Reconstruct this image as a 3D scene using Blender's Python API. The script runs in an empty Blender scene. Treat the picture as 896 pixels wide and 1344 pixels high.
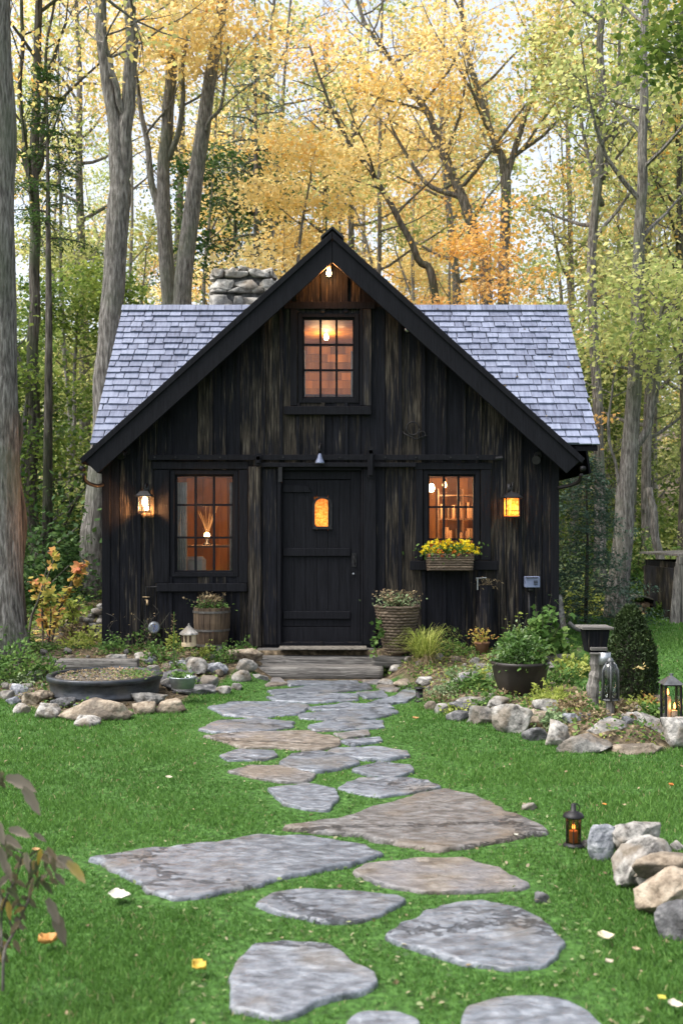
import bpy, bmesh, math, random
import numpy as np
from mathutils import Vector, noise
R = math.radians
rnd = random.Random(7)
SC = bpy.context.scene
COL = SC.collection
F = 1356.0          # focal length in photo pixels (896 x 1344), horizon at row 700
CZ = 1.6
def P(px, py, d):   # a photo measurement at a known distance -> metres
    return Vector(((px-448)/F*d, d, CZ-(py-700)/F*d))
def G(px, py, z=0.0):
    d = (CZ-z)*F/(py-700.0)
    return Vector(((px-448)/F*d, d, z))

# ------------------------------------------------------------------ materials
def nodes(name):
    m = bpy.data.materials.new(name); m.use_nodes = True
    nt = m.node_tree; nt.nodes.clear()
    return m, nt, nt.nodes, nt.links
def ramp(N, stops, interp='LINEAR'):
    r = N.new('ShaderNodeValToRGB'); e = r.color_ramp.elements
    r.color_ramp.interpolation = interp
    while len(e) > 1: e.remove(e[-1])
    e[0].position = stops[0][0]; e[0].color = (*stops[0][1], 1)
    for p, c in stops[1:]:
        k = e.new(p); k.color = (*c, 1)
    return r
def surf(name, stops, scale=4, rough=.7, bump=.3, stretch=(1,1,1), detail=6, metal=0, spec=.4, bdist=.01,
         scale2=None, blotch=None, blotch_amt=.5, blotch_scale=1.5, blotch_pos=(.5,.62), rnd_amt=0.0, coat=0, obj_amt=0, crack=0):
    m, nt, N, L = nodes(name)
    out = N.new('ShaderNodeOutputMaterial'); b = N.new('ShaderNodeBsdfPrincipled')
    L.new(b.outputs[0], out.inputs[0])
    tc = N.new('ShaderNodeTexCoord'); mp = N.new('ShaderNodeMapping')
    mp.inputs['Scale'].default_value = stretch
    oi = N.new('ShaderNodeObjectInfo'); of = N.new('ShaderNodeVectorMath'); of.operation = 'SCALE'; of.inputs[0].default_value = (37,23,11); L.new(oi.outputs['Random'], of.inputs['Scale'])
    oa = N.new('ShaderNodeVectorMath'); oa.operation = 'ADD'; L.new(tc.outputs['Object'], oa.inputs[0]); L.new(of.outputs[0], oa.inputs[1])
    L.new(oa.outputs[0], mp.inputs[0])
    n = N.new('ShaderNodeTexNoise'); n.inputs['Scale'].default_value = scale; n.inputs['Detail'].default_value = detail
    n.inputs['Roughness'].default_value = .62
    L.new(mp.outputs[0], n.inputs[0])
    r = ramp(N, stops); L.new(n.outputs[0], r.inputs[0]); col = r.outputs[0]
    if blotch:
        n2 = N.new('ShaderNodeTexNoise'); n2.inputs['Scale'].default_value = blotch_scale; n2.inputs['Detail'].default_value = 5
        L.new(oa.outputs[0], n2.inputs[0])
        r2 = ramp(N, [(blotch_pos[0], (0,0,0)), (blotch_pos[1], (blotch_amt,)*3)]); L.new(n2.outputs[0], r2.inputs[0])
        mx = N.new('ShaderNodeMix'); mx.data_type = 'RGBA'; L.new(r2.outputs[0], mx.inputs[0])
        L.new(col, mx.inputs[6]); mx.inputs[7].default_value = (*blotch, 1); col = mx.outputs[2]
    if obj_amt:
        mr = N.new('ShaderNodeMapRange'); mr.inputs[3].default_value = 1-obj_amt; mr.inputs[4].default_value = 1+obj_amt
        L.new(oi.outputs['Random'], mr.inputs[0])
        mm = N.new('ShaderNodeVectorMath'); mm.operation = 'SCALE'; L.new(col, mm.inputs[0]); L.new(mr.outputs[0], mm.inputs['Scale']); col = mm.outputs[0]
    if rnd_amt:
        at = N.new('ShaderNodeAttribute'); at.attribute_name = 'rnd'
        mr = N.new('ShaderNodeMapRange'); mr.inputs[3].default_value = 1-rnd_amt; mr.inputs[4].default_value = 1+rnd_amt
        L.new(at.outputs['Fac'], mr.inputs[0])
        mm = N.new('ShaderNodeVectorMath'); mm.operation = 'SCALE'; L.new(col, mm.inputs[0]); L.new(mr.outputs[0], mm.inputs['Scale'])
        col = mm.outputs[0]
    L.new(col, b.inputs['Base Color'])
    b.inputs['Roughness'].default_value = rough; b.inputs['Metallic'].default_value = metal
    b.inputs['Specular IOR Level'].default_value = spec
    b.inputs['Coat Weight'].default_value = coat
    if bump:
        bp = N.new('ShaderNodeBump'); bp.inputs['Strength'].default_value = bump; bp.inputs['Distance'].default_value = bdist
        h = n
        if scale2:
            h = N.new('ShaderNodeTexNoise'); h.inputs['Scale'].default_value = scale2; h.inputs['Detail'].default_value = 8
            L.new(mp.outputs[0], h.inputs[0])
        ho_ = h.outputs[0]
        if crack:
            vo = N.new('ShaderNodeTexVoronoi'); vo.feature = 'DISTANCE_TO_EDGE'; vo.inputs['Scale'].default_value = crack; wv = N.new('ShaderNodeVectorMath'); wv.operation = 'MULTIPLY_ADD'
            L.new(n.outputs['Color'], wv.inputs[0]); wv.inputs[1].default_value = (.45,.45,.45); L.new(mp.outputs[0], wv.inputs[2]); L.new(wv.outputs[0], vo.inputs['Vector'])
            cr = N.new('ShaderNodeMapRange'); cr.inputs[2].default_value = .016; cr.inputs[3].default_value = -.35; cr.inputs[4].default_value = 0; L.new(vo.outputs['Distance'], cr.inputs[0])
            ad = N.new('ShaderNodeMath'); ad.operation = 'ADD'; L.new(h.outputs[0], ad.inputs[0]); L.new(cr.outputs[0], ad.inputs[1]); ho_ = ad.outputs[0]
            cd = N.new('ShaderNodeMapRange'); cd.inputs[3].default_value = .62; cd.inputs[2].default_value = .012; L.new(vo.outputs['Distance'], cd.inputs[0])
            ms = N.new('ShaderNodeVectorMath'); ms.operation = 'SCALE'; L.new(col, ms.inputs[0]); L.new(cd.outputs[0], ms.inputs['Scale']); L.new(ms.outputs[0], b.inputs['Base Color'])
        L.new(ho_, bp.inputs['Height']); L.new(bp.outputs[0], b.inputs['Normal'])
    return m
def leafm(name, stops, trans=.45, cl_scale=.6, cl_amt=.55, rough=.6):
    """leaf: per-leaf random colour and a drift of colour from bough to bough"""
    m, nt, N, L = nodes(name)
    out = N.new('ShaderNodeOutputMaterial')
    at = N.new('ShaderNodeAttribute'); at.attribute_name = 'rnd'
    tc = N.new('ShaderNodeTexCoord'); n = N.new('ShaderNodeTexNoise'); n.inputs['Scale'].default_value = cl_scale
    n.inputs['Detail'].default_value = 2
    L.new(tc.outputs['Object'], n.inputs[0])
    mr = N.new('ShaderNodeMapRange'); mr.inputs[1].default_value = .3; mr.inputs[2].default_value = .7
    L.new(n.outputs[0], mr.inputs[0])
    mx = N.new('ShaderNodeMix'); mx.inputs[0].default_value = cl_amt
    L.new(at.outputs['Fac'], mx.inputs[2]); L.new(mr.outputs[0], mx.inputs[3])
    r = ramp(N, stops); L.new(mx.outputs[0], r.inputs[0])
    b = N.new('ShaderNodeBsdfPrincipled'); b.inputs['Roughness'].default_value = rough
    b.inputs['Specular IOR Level'].default_value = .25
    t = N.new('ShaderNodeBsdfTranslucent'); s = N.new('ShaderNodeMixShader'); s.inputs[0].default_value = trans
    L.new(r.outputs[0], b.inputs['Base Color']); L.new(r.outputs[0], t.inputs[0])
    L.new(b.outputs[0], s.inputs[1]); L.new(t.outputs[0], s.inputs[2]); L.new(s.outputs[0], out.inputs[0])
    return m
def emis(name, col, st):
    m, nt, N, L = nodes(name)
    out = N.new('ShaderNodeOutputMaterial'); e = N.new('ShaderNodeEmission')
    e.inputs[0].default_value = (*col, 1); e.inputs[1].default_value = st
    L.new(e.outputs[0], out.inputs[0]); return m
def glassm(name, tint=(.95,.97,1), refl=.9, rough=.02):
    m, nt, N, L = nodes(name)
    out = N.new('ShaderNodeOutputMaterial'); t = N.new('ShaderNodeBsdfTransparent'); t.inputs[0].default_value = (*tint, 1)
    g = N.new('ShaderNodeBsdfGlossy'); g.inputs['Roughness'].default_value = rough
    tc = N.new('ShaderNodeTexCoord'); n = N.new('ShaderNodeTexNoise'); n.inputs['Scale'].default_value = 6
    bp = N.new('ShaderNodeBump'); bp.inputs['Strength'].default_value = .08; bp.inputs['Distance'].default_value = .02
    L.new(tc.outputs['Object'], n.inputs[0]); L.new(n.outputs[0], bp.inputs['Height']); L.new(bp.outputs[0], g.inputs['Normal'])
    fr = N.new('ShaderNodeFresnel'); fr.inputs[0].default_value = 1.5
    ml = N.new('ShaderNodeMath'); ml.operation = 'MULTIPLY'; ml.inputs[1].default_value = refl
    L.new(fr.outputs[0], ml.inputs[0])
    s = N.new('ShaderNodeMixShader'); L.new(ml.outputs[0], s.inputs[0]); L.new(t.outputs[0], s.inputs[1]); L.new(g.outputs[0], s.inputs[2])
    L.new(s.outputs[0], out.inputs[0]); return m

# ------------------------------------------------------------------ objects
def tag(o, label=None, cat=None, group=None, kind=None):
    if label: o['label'] = label
    if cat: o['category'] = cat
    if group: o['group'] = group
    if kind: o['kind'] = kind
    return o
def thing(name, label, cat, loc, group=None):
    o = bpy.data.objects.new(name, None); COL.objects.link(o); o.location = loc
    o.empty_display_size = .1
    return tag(o, label, cat, group)
def wloc(o):
    v = Vector((0,0,0))
    while o is not None: v += o.location; o = o.parent
    return v
def link(name, me, mat, parent=None, loc=None):
    o = bpy.data.objects.new(name, me); COL.objects.link(o)
    if mat is not None: me.materials.append(mat)
    if parent is not None: o.parent = parent
    if loc is not None: o.location = loc
    return o
def bevel(o, w=.004, seg=1):
    b = o.modifiers.new('bevel', 'BEVEL'); b.width = w; b.segments = seg; b.limit_method = 'ANGLE'; b.angle_limit = R(40)
    return o
class MB:
    def __init__(s): s.v = []; s.f = []; s.r = []; s.cur = .5
    def add(s, vs, fs):
        k = len(s.v); s.v += [tuple(v) for v in vs]; s.f += [tuple(i+k for i in f) for f in fs]; s.r += [s.cur]*len(fs)
    def box(s, x0, x1, y0, y1, z0, z1):
        s.add([(x0,y0,z0),(x1,y0,z0),(x1,y1,z0),(x0,y1,z0),(x0,y0,z1),(x1,y0,z1),(x1,y1,z1),(x0,y1,z1)],
              [(0,3,2,1),(4,5,6,7),(0,1,5,4),(1,2,6,5),(2,3,7,6),(3,0,4,7)]); return s
    def obox(s, c, u, v, w, a, b, h):   # oriented box, half sizes a b h
        c = Vector(c); u = Vector(u).normalized()*a; v = Vector(v).normalized()*b; w = Vector(w).normalized()*h
        s.add([c-u-v-w, c+u-v-w, c+u+v-w, c-u+v-w, c-u-v+w, c+u-v+w, c+u+v+w, c-u+v+w],
              [(0,3,2,1),(4,5,6,7),(0,1,5,4),(1,2,6,5),(2,3,7,6),(3,0,4,7)]); return s
    def prism(s, pts, y0, y1):          # (x,z) outline extruded along y
        n = len(pts)
        s.add([(x,y0,z) for x,z in pts]+[(x,y1,z) for x,z in pts],
              [tuple(range(n)), tuple(range(2*n-1, n-1, -1))]+[(i,i+n,(i+1)%n+n,(i+1)%n) for i in range(n)]); return s
    def prism_z(s, pts, z0, z1):
        n = len(pts)
        s.add([(x,y,z0) for x,y in pts]+[(x,y,z1) for x,y in pts],
              [tuple(range(n-1,-1,-1)), tuple(range(n, 2*n))]+[(i,(i+1)%n,(i+1)%n+n,i+n) for i in range(n)]); return s
    def tube(s, pts, rad, n=8, cap=True):
        pts = [Vector(p) for p in pts]; m = len(pts)
        if not hasattr(rad, '__len__'): rad = [rad]*m
        vs = []; prev = None
        for i, p in enumerate(pts):
            t = (pts[min(i+1,m-1)]-pts[max(i-1,0)])
            if t.length < 1e-9: t = Vector((0,0,1))
            t.normalize()
            if prev is None:
                a = t.orthogonal().normalized()
            else:
                a = prev-t*prev.dot(t)
                a = a.normalized() if a.length > 1e-6 else t.orthogonal().normalized()
            prev = a; b = t.cross(a)
            for k in range(n):
                an = 2*math.pi*k/n; vs.append(p+(a*math.cos(an)+b*math.sin(an))*rad[i])
        fs = [(i*n+k, i*n+(k+1)%n, (i+1)*n+(k+1)%n, (i+1)*n+k) for i in range(m-1) for k in range(n)]
        if cap: fs += [tuple(range(n-1,-1,-1)), tuple((m-1)*n+k for k in range(n))]
        s.add(vs, fs); return s
    def lathe(s, prof, c, n=24):        # (r,z) profile
        cx, cy, cz = c; m = len(prof); vs = []
        for r, z in prof:
            for k in range(n):
                a = 2*math.pi*k/n; vs.append((cx+r*math.cos(a), cy+r*math.sin(a), cz+z))
        fs = [(i*n+k, i*n+(k+1)%n, (i+1)*n+(k+1)%n, (i+1)*n+k) for i in range(m-1) for k in range(n)]
        fs += [tuple(range(n-1,-1,-1)), tuple((m-1)*n+k for k in range(n))]
        s.add(vs, fs); return s
    def build(s, name, mat, parent=None, smooth=False, loc=None, bev=0):
        org = wloc(parent) if parent is not None else (Vector(loc) if loc is not None else Vector((0,0,0)))
        me = bpy.data.meshes.new(name)
        me.from_pydata([(v[0]-org[0], v[1]-org[1], v[2]-org[2]) for v in s.v], [], s.f)
        a = me.attributes.new('rnd', 'FLOAT', 'FACE'); a.data.foreach_set('value', s.r)
        bm = bmesh.new(); bm.from_mesh(me); bmesh.ops.recalc_face_normals(bm, faces=bm.faces); bm.to_mesh(me); bm.free()
        if smooth:
            me.polygons.foreach_set('use_smooth', [True]*len(me.polygons))
        o = link(name, me, mat, parent, loc if parent is None else None)
        if smooth == 'auto': 
            me.polygons.foreach_set('use_smooth', [len(p.vertices) == 4 for p in me.polygons])
        if bev: bevel(o, bev)
        return o

KITE = np.array([(0,0,0),(.42,.34,.05),(1,0,0),(.42,-.34,.05)])
OVAL = np.array([(0,0,0),(.25,.26,.05),(.62,.24,.05),(1,0,-.05),(.62,-.24,.05),(.25,-.26,.05)])
LONG = np.array([(0,0,0),(.25,.13,.03),(.65,.11,-.02),(1,0,-.18),(.65,-.11,-.02),(.25,-.13,.03)])
MAPLE = np.array([(0,0,0),(.12,.3,.02),(.5,.5,0),(.55,.2,.04),(1,0,0),(.55,-.2,.04),(.5,-.5,0),(.12,-.3,.02)])
def leaf_arrays(c, size, rng, tmpl=KITE, tilt=.7, outw=None):
    """c: (N,3); leaves lie roughly level, tilted at random; outw: growing direction (N,3)"""
    n = len(c); k = len(tmpl)
    nrm = rng.normal(0, tilt, (n,3)); nrm[:,2] += 1.0
    nrm /= np.linalg.norm(nrm, axis=1, keepdims=True)
    d = rng.normal(0, 1, (n,3)) if outw is None else outw+rng.normal(0, .5, (n,3))
    d -= nrm*np.sum(d*nrm, axis=1, keepdims=True); d /= np.linalg.norm(d, axis=1, keepdims=True)+1e-9
    e = np.cross(nrm, d)
    size = np.broadcast_to(size, (n,))[:,None,None]
    v = c[:,None,:]+size*(tmpl[None,:,0:1]*d[:,None,:]+tmpl[None,:,1:2]*e[:,None,:]+tmpl[None,:,2:3]*nrm[:,None,:])
    return v.reshape(-1,3), k
def poly_mesh(name, v, k, rv, smooth=False):
    """v: (N*k,3) vertices, every k of them a face"""
    n = len(v)//k
    me = bpy.data.meshes.new(name)
    me.vertices.add(len(v)); me.vertices.foreach_set('co', v.astype(np.float32).ravel())
    me.loops.add(n*k); me.loops.foreach_set('vertex_index', np.arange(n*k, dtype=np.int32))
    me.polygons.add(n); me.polygons.foreach_set('loop_start', np.arange(0, n*k, k, dtype=np.int32))
    try: me.polygons.foreach_set('loop_total', np.full(n, k, dtype=np.int32))
    except Exception: pass
    me.update(calc_edges=True)
    a = me.attributes.new('rnd', 'FLOAT', 'FACE'); a.data.foreach_set('value', rv.astype(np.float32))
    return me
def leaves(name, c, size, mat, parent=None, rng=None, tmpl=KITE, tilt=.7, outw=None, rv=None, loc=None):
    c = np.asarray(c, float); org = wloc(parent) if parent is not None else (Vector(loc) if loc is not None else Vector((0,0,0)))
    c = c-np.array(org)
    v, k = leaf_arrays(c, size, rng, tmpl, tilt, outw)
    if rv is None: rv = rng.random(len(c))
    return link(name, poly_mesh(name, v, k, rv), mat, parent, loc if parent is None else None)
def smoothpoly(pts, per=5):
    pts = [Vector(p) for p in pts]
    if len(pts) < 3: return [pts[0].lerp(pts[-1], i/per) for i in range(per+1)]
    out = []
    q = [pts[0]*2-pts[1]]+pts+[pts[-1]*2-pts[-2]]
    for i in range(1, len(q)-2):
        for j in range(per):
            t = j/per
            a,b,c,d = q[i-1],q[i],q[i+1],q[i+2]
            out.append(.5*((2*b)+(c-a)*t+(2*a-5*b+4*c-d)*t*t+(-a+3*b-3*c+d)*t**3))
    out.append(pts[-1]); return out
def sstep(a, b, x):
    t = np.clip((x-a)/(b-a), 0, 1); return t*t*(3-2*t)

# ------------------------------------------------------------------ palette
M = {}
M['bark'] = surf('bark', [(.36,(.07,.063,.057)),(.5,(.18,.165,.15)),(.62,(.32,.30,.28))], 34, .9, 1, (1,1,.16), 12, bdist=.07, blotch=(.12,.14,.09), blotch_amt=.45, blotch_scale=1.2)
M['bark_dark'] = surf('dark_bark', [(.36,(.025,.022,.019)),(.52,(.085,.073,.06)),(.68,(.17,.155,.135))], 28, .9, 1, (1,1,.13), bdist=.03, blotch=(.05,.07,.03), blotch_amt=.5)
M['bark_pale'] = surf('pale_bark', [(.3,(.13,.12,.11)),(.55,(.24,.225,.205)),(.7,(.36,.34,.32))], 24, .9, .7, (1,1,.2), bdist=.02)
Y = (.86,.64,.25); Y2 = (.90,.76,.40); O = (.85,.48,.18); O2 = (.76,.32,.10); YG = (.58,.60,.24); GR = (.22,.30,.10); DG = (.035,.085,.02)  # leaf tones paled and desaturated to stand in for distant haze
M['l_yellow'] = leafm('yellow_leaf', [(.1,YG),(.3,Y),(.55,Y2),(.8,(.88,.60,.16)),(.95,O)], .65)
M['l_orange'] = leafm('orange_leaf', [(.1,Y),(.35,(.86,.54,.13)),(.6,O),(.85,Y2),(.97,O2)], .6)
M['l_mixed'] = leafm('turning_leaf', [(.1,GR),(.3,YG),(.5,(.58,.55,.18)),(.7,Y),(.9,(.78,.40,.07))], .6)
M['l_ygreen'] = leafm('yellow_green_leaf', [(.1,(.15,.22,.07)),(.35,(.33,.40,.13)),(.6,YG),(.85,(.70,.67,.28)),(.97,Y)], .65)
M['l_green'] = leafm('green_leaf', [(.1,DG),(.4,(.12,.19,.04)),(.7,(.24,.31,.065)),(.95,(.46,.47,.10))], .5)
M['l_dark'] = leafm('deep_green_leaf', [(.1,(.018,.045,.014)),(.5,(.045,.10,.028)),(.9,(.12,.20,.05))], .35)
M['l_blue'] = leafm('hemlock_needle', [(.1,(.035,.07,.05)),(.5,(.07,.125,.09)),(.9,(.15,.21,.14))], .3)
M['l_bush'] = leafm('bush_leaf', [(.1,(.04,.09,.02)),(.5,(.10,.20,.045)),(.9,(.26,.36,.10))], .4, 3)
M['l_pale'] = leafm('pale_green_leaf', [(.1,(.10,.16,.08)),(.5,(.22,.32,.15)),(.9,(.45,.5,.32))], .4, 3)
M['l_lime'] = leafm('lime_leaf', [(.1,(.14,.2,.04)),(.5,(.36,.42,.09)),(.9,(.62,.6,.22))], .5, 3)
M['l_dry'] = leafm('dry_leaf', [(.1,(.10,.07,.04)),(.4,(.24,.18,.10)),(.7,(.38,.31,.19)),(.95,(.45,.28,.16))], .35, 3)
M['l_red'] = leafm('red_leaf', [(.1,(.12,.2,.04)),(.4,(.5,.45,.1)),(.7,(.62,.28,.12)),(.95,(.6,.14,.08))], .5, 3)
M['l_cypress'] = leafm('cypress_leaf', [(.1,(.016,.03,.011)),(.6,(.036,.06,.02)),(.9,(.08,.12,.04))], .15, 6)
M['slate'] = surf('slate_path', [(.34,(.072,.079,.092)),(.5,(.14,.153,.176)),(.66,(.225,.243,.272))], 15, .36, 1, (.9,1.6,1), 15, bdist=.028, scale2=13, blotch=(.15,.13,.105), blotch_amt=.5, blotch_scale=3, blotch_pos=(.54,.66), spec=.55, obj_amt=.16, crack=.62)
M['slate_b'] = surf('brown_slate_path', [(.34,(.08,.066,.052)),(.5,(.145,.122,.098)),(.66,(.225,.202,.175))], 15, .5, 1, (.9,1.6,1), 14, bdist=.035, scale2=13, blotch=(.17,.175,.2), blotch_amt=.6, blotch_scale=2, obj_amt=.12, crack=.6)
M['rock'] = surf('grey_rock', [(.33,(.07,.068,.065)),(.48,(.21,.203,.19)),(.66,(.42,.40,.37))], 12, .85, .8, bdist=.03, blotch=(.10,.075,.05), blotch_amt=.7, blotch_scale=6, scale2=22, detail=12, obj_amt=.15)
M['rock_p'] = surf('pale_rock', [(.36,(.07,.066,.06)),(.47,(.24,.228,.21)),(.64,(.42,.40,.37))], 16, .85, .7, bdist=.03, blotch=(.16,.125,.085), blotch_amt=.65, blotch_scale=6, scale2=22, detail=12, obj_amt=.15)
M['rock_t'] = surf('tan_rock', [(.33,(.09,.066,.045)),(.48,(.23,.185,.135)),(.66,(.36,.31,.24))], 14, .85, .8, bdist=.03, blotch=(.075,.062,.05), blotch_amt=.8, blotch_scale=5, scale2=22, detail=12, obj_amt=.15)
M['rock_d'] = surf('dark_rock', [(.33,(.03,.03,.03)),(.5,(.09,.09,.094)),(.68,(.24,.235,.23))], 12, .85, .9, bdist=.03, scale2=22, detail=12, obj_amt=.15)
M['rock_b'] = surf('blue_grey_rock', [(.33,(.06,.063,.075)),(.5,(.19,.2,.225)),(.66,(.42,.43,.45))], 13, .8, .9, bdist=.03, scale2=22, detail=12, obj_amt=.15)
M['metal'] = surf('black_iron', [(.3,(.012,.012,.014)),(.7,(.035,.034,.036))], 12, .5, .2, metal=.6, bdist=.003)
M['steel'] = surf('grey_steel', [(.3,(.25,.26,.28)),(.7,(.5,.52,.55))], 9, .38, .15, metal=.9, bdist=.003)
M['galv'] = surf('galvanised_metal', [(.3,(.22,.24,.26)),(.7,(.42,.45,.48))], 14, .45, .15, metal=.7, bdist=.003)
M['tubm'] = surf('dark_tub_metal', [(.3,(.022,.025,.03)),(.7,(.075,.082,.095))], 9, .45, .35, (1,1,3), metal=.55, bdist=.01, blotch=(.12,.11,.10), blotch_amt=.4, blotch_scale=5)
M['blueg'] = surf('blue_grey_enamel', [(.3,(.10,.125,.21)),(.7,(.17,.2,.30))], 9, .4, .05)
M['soil'] = surf('garden_soil', [(.3,(.03,.022,.014)),(.55,(.09,.066,.042)),(.8,(.2,.16,.11))], 14, .95, 1, bdist=.03)
M['mulch'] = surf('mulch', [(.3,(.03,.025,.02)),(.5,(.10,.085,.07)),(.75,(.36,.33,.29))], 28, .95, 1, bdist=.03)
M['greywood'] = surf('grey_weathered_wood', [(.33,(.035,.032,.03)),(.5,(.13,.122,.112)),(.66,(.24,.228,.21))], 22, .85, 1, (.10,3,3), bdist=.015)
M['greywood_v'] = surf('grey_upright_wood', [(.33,(.04,.036,.033)),(.5,(.14,.13,.118)),(.68,(.29,.27,.245))], 12, .85, 1, (3,3,.12), bdist=.015)
M['barrel'] = surf('barrel_wood', [(.3,(.022,.014,.009)),(.5,(.065,.042,.026)),(.7,(.13,.09,.055))], 7, .8, .7, (3,3,.3), bdist=.01)
M['wicker'] = surf('wicker', [(.3,(.035,.025,.016)),(.5,(.10,.073,.05)),(.7,(.2,.16,.12))], 22, .85, .8, (.5,.5,2.5), bdist=.01, rnd_amt=.35)
M['bulb'] = emis('lit_bulb', (1,.62,.28), 22)
M['bulb_soft'] = emis('soft_lit_bulb', (1,.55,.2), 9)
M['flame'] = emis('candle_flame', (1,.32,.06), 5)
M['glass'] = glassm('window_glass', (.95,.97,1), .8)
M['pewter'] = surf('dark_pewter', [(.3,(.06,.062,.066)),(.7,(.16,.165,.17))], 14, .5, .3, metal=.7, bdist=.004)
M['amber'] = glassm('amber_glass', (1,.62,.32), .6, .1)
M['smoke'] = glassm('smoky_glass', (.62,.50,.40), .9, .05)
# ------------------------------------------------------------------ terrain
def dist_poly(x, y, poly):
    """signed distance, inside positive"""
    x = np.asarray(x, float); y = np.asarray(y, float)
    ins = np.zeros(x.shape, bool); dm = np.full(x.shape, 1e9); n = len(poly)
    for i in range(n):
        ax, ay = poly[i]; bx, by = poly[(i+1)%n]
        c = ((ay > y) != (by > y)) & (x < (bx-ax)*(y-ay)/((by-ay) if by != ay else 1e-9)+ax); ins ^= c
        dx, dy = bx-ax, by-ay; t = np.clip(((x-ax)*dx+(y-ay)*dy)/(dx*dx+dy*dy+1e-12), 0, 1)
        dm = np.minimum(dm, np.hypot(x-ax-t*dx, y-ay-t*dy))
    return np.where(ins, dm, -dm)
def gp(*pts): return [tuple(G(px, py))[:2] for px, py in pts]
LB = gp((-160,895),(-40,905),(20,925),(60,935),(130,938),(235,926),(262,908),(300,900),(338,888),(344,880))+[(-.92,11.6),(-.95,12.3),(-7,12.4),(-7,10.5)]
RB = gp((520,893),(548,916),(575,928),(620,944),(690,960),(740,982),(800,988),(870,987),(925,972))+[(3.6,8.4),(3.1,9.2),(2.35,9.9),(2.45,11.0),(2.9,12.3),(.55,12.4),(.5,11.5)]
def nz(x, y, s, o=0): return np.array([noise.noise((a*s+o, b*s-o, o)) for a, b in zip(np.ravel(x), np.ravel(y))]).reshape(np.shape(x))
def height(x, y, fine=True):
    x = np.asarray(x, float); y = np.asarray(y, float)
    cor = sstep(.55, .95, np.abs(x+.12))
    cor = np.where(y > 11.75, 1, cor)
    h = sstep(10.3, 11.9, y)*.27*cor
    h = h+sstep(-2.4, -3.6, x)*sstep(12, 19, y)*.75
    h = h+np.maximum(y-17, 0)*.07+np.maximum(y-40,0)*.05
    h = h+sstep(0, .35, dist_poly(x, y, RB))*.14*(1-sstep(10.2, 11.8, y))
    h = h+sstep(0, .4, dist_poly(x, y, LB))*.05*(1-sstep(10.2, 11.8, y))
    if fine: h = h+nz(x, y, .9)*.012+nz(x, y, .25, 5)*.03*sstep(13, 20, y)*4
    return h
def hz(x, y): return float(height(np.array([x]), np.array([y]))[0])
xs = np.concatenate([np.linspace(-90,-9,22)[:-1], np.linspace(-9,-4.5,20)[:-1], np.linspace(-4.5,4.5,150), np.linspace(4.5,9,20)[1:], np.linspace(9,90,22)[1:]])
ys = np.concatenate([np.linspace(-20,1.5,8)[:-1], np.linspace(1.5,13,190), np.linspace(13,30,60)[1:], np.linspace(30,220,30)[1:]])
X, Yg = np.meshgrid(xs, ys); Zg = height(X, Yg)
nx, ny = len(xs), len(ys)
vg = np.stack([X, Yg, Zg], -1).reshape(-1,3)
fg = [(j*nx+i, j*nx+i+1, (j+1)*nx+i+1, (j+1)*nx+i) for j in range(ny-1) for i in range(nx-1)]
me = bpy.data.meshes.new('ground'); me.from_pydata(vg.tolist(), [], fg)
bedv = np.clip(np.maximum(dist_poly(X, Yg, RB), dist_poly(X, Yg, LB))*9+.3, 0, 1).ravel()
woods = np.clip((Yg+X*.0-17.2+nz(X, Yg, .5, 3)*1.5)*.8, 0, 1)
woods = np.maximum(woods, np.clip((Yg-11.9)*2, 0, 1)*sstep(2.6, 2.2, X))
bedv = np.maximum(bedv, woods.ravel()); bedv = np.maximum(bedv, ((Yg > 11.15) & (np.abs(X+.1) < 1.3)).astype(float).ravel())
a = me.attributes.new('bed', 'FLOAT', 'POINT'); a.data.foreach_set('value', bedv.astype(np.float32))
me.polygons.foreach_set('use_smooth', [True]*len(me.polygons))
def ground_mat():
    m, nt, N, L = nodes('ground'); out = N.new('ShaderNodeOutputMaterial'); b = N.new('ShaderNodeBsdfPrincipled'); L.new(b.outputs[0], out.inputs[0])
    tc = N.new('ShaderNodeTexCoord'); n1 = N.new('ShaderNodeTexNoise'); n1.inputs['Scale'].default_value = 30; n1.inputs['Detail'].default_value = 6
    n2 = N.new('ShaderNodeTexNoise'); n2.inputs['Scale'].default_value = 18; n2.inputs['Detail'].default_value = 8
    L.new(tc.outputs['Object'], n1.inputs[0]); L.new(tc.outputs['Object'], n2.inputs[0])
    lawn = ramp(N, [(.3,(.022,.045,.012)),(.55,(.05,.12,.025)),(.75,(.10,.20,.05))]); L.new(n1.outputs[0], lawn.inputs[0])
    soil = ramp(N, [(.3,(.03,.024,.016)),(.5,(.09,.07,.045)),(.62,(.17,.13,.085)),(.75,(.30,.24,.16))]); L.new(n2.outputs[0], soil.inputs[0])
    at = N.new('ShaderNodeAttribute'); at.attribute_name = 'bed'
    mx = N.new('ShaderNodeMix'); mx.data_type = 'RGBA'; L.new(at.outputs['Fac'], mx.inputs[0]); L.new(lawn.outputs[0], mx.inputs[6]); L.new(soil.outputs[0], mx.inputs[7])
    L.new(mx.outputs[2], b.inputs['Base Color']); b.inputs['Roughness'].default_value = .95; b.inputs['Specular IOR Level'].default_value = .15
    bp = N.new('ShaderNodeBump'); bp.inputs['Distance'].default_value = .03; bp.inputs['Strength'].default_value = .9; L.new(n2.outputs[0], bp.inputs['Height']); L.new(bp.outputs[0], b.inputs['Normal'])
    return m
tag(link('ground', me, ground_mat()), 'lawn, garden soil and forest floor', None, None, 'structure')
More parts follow.
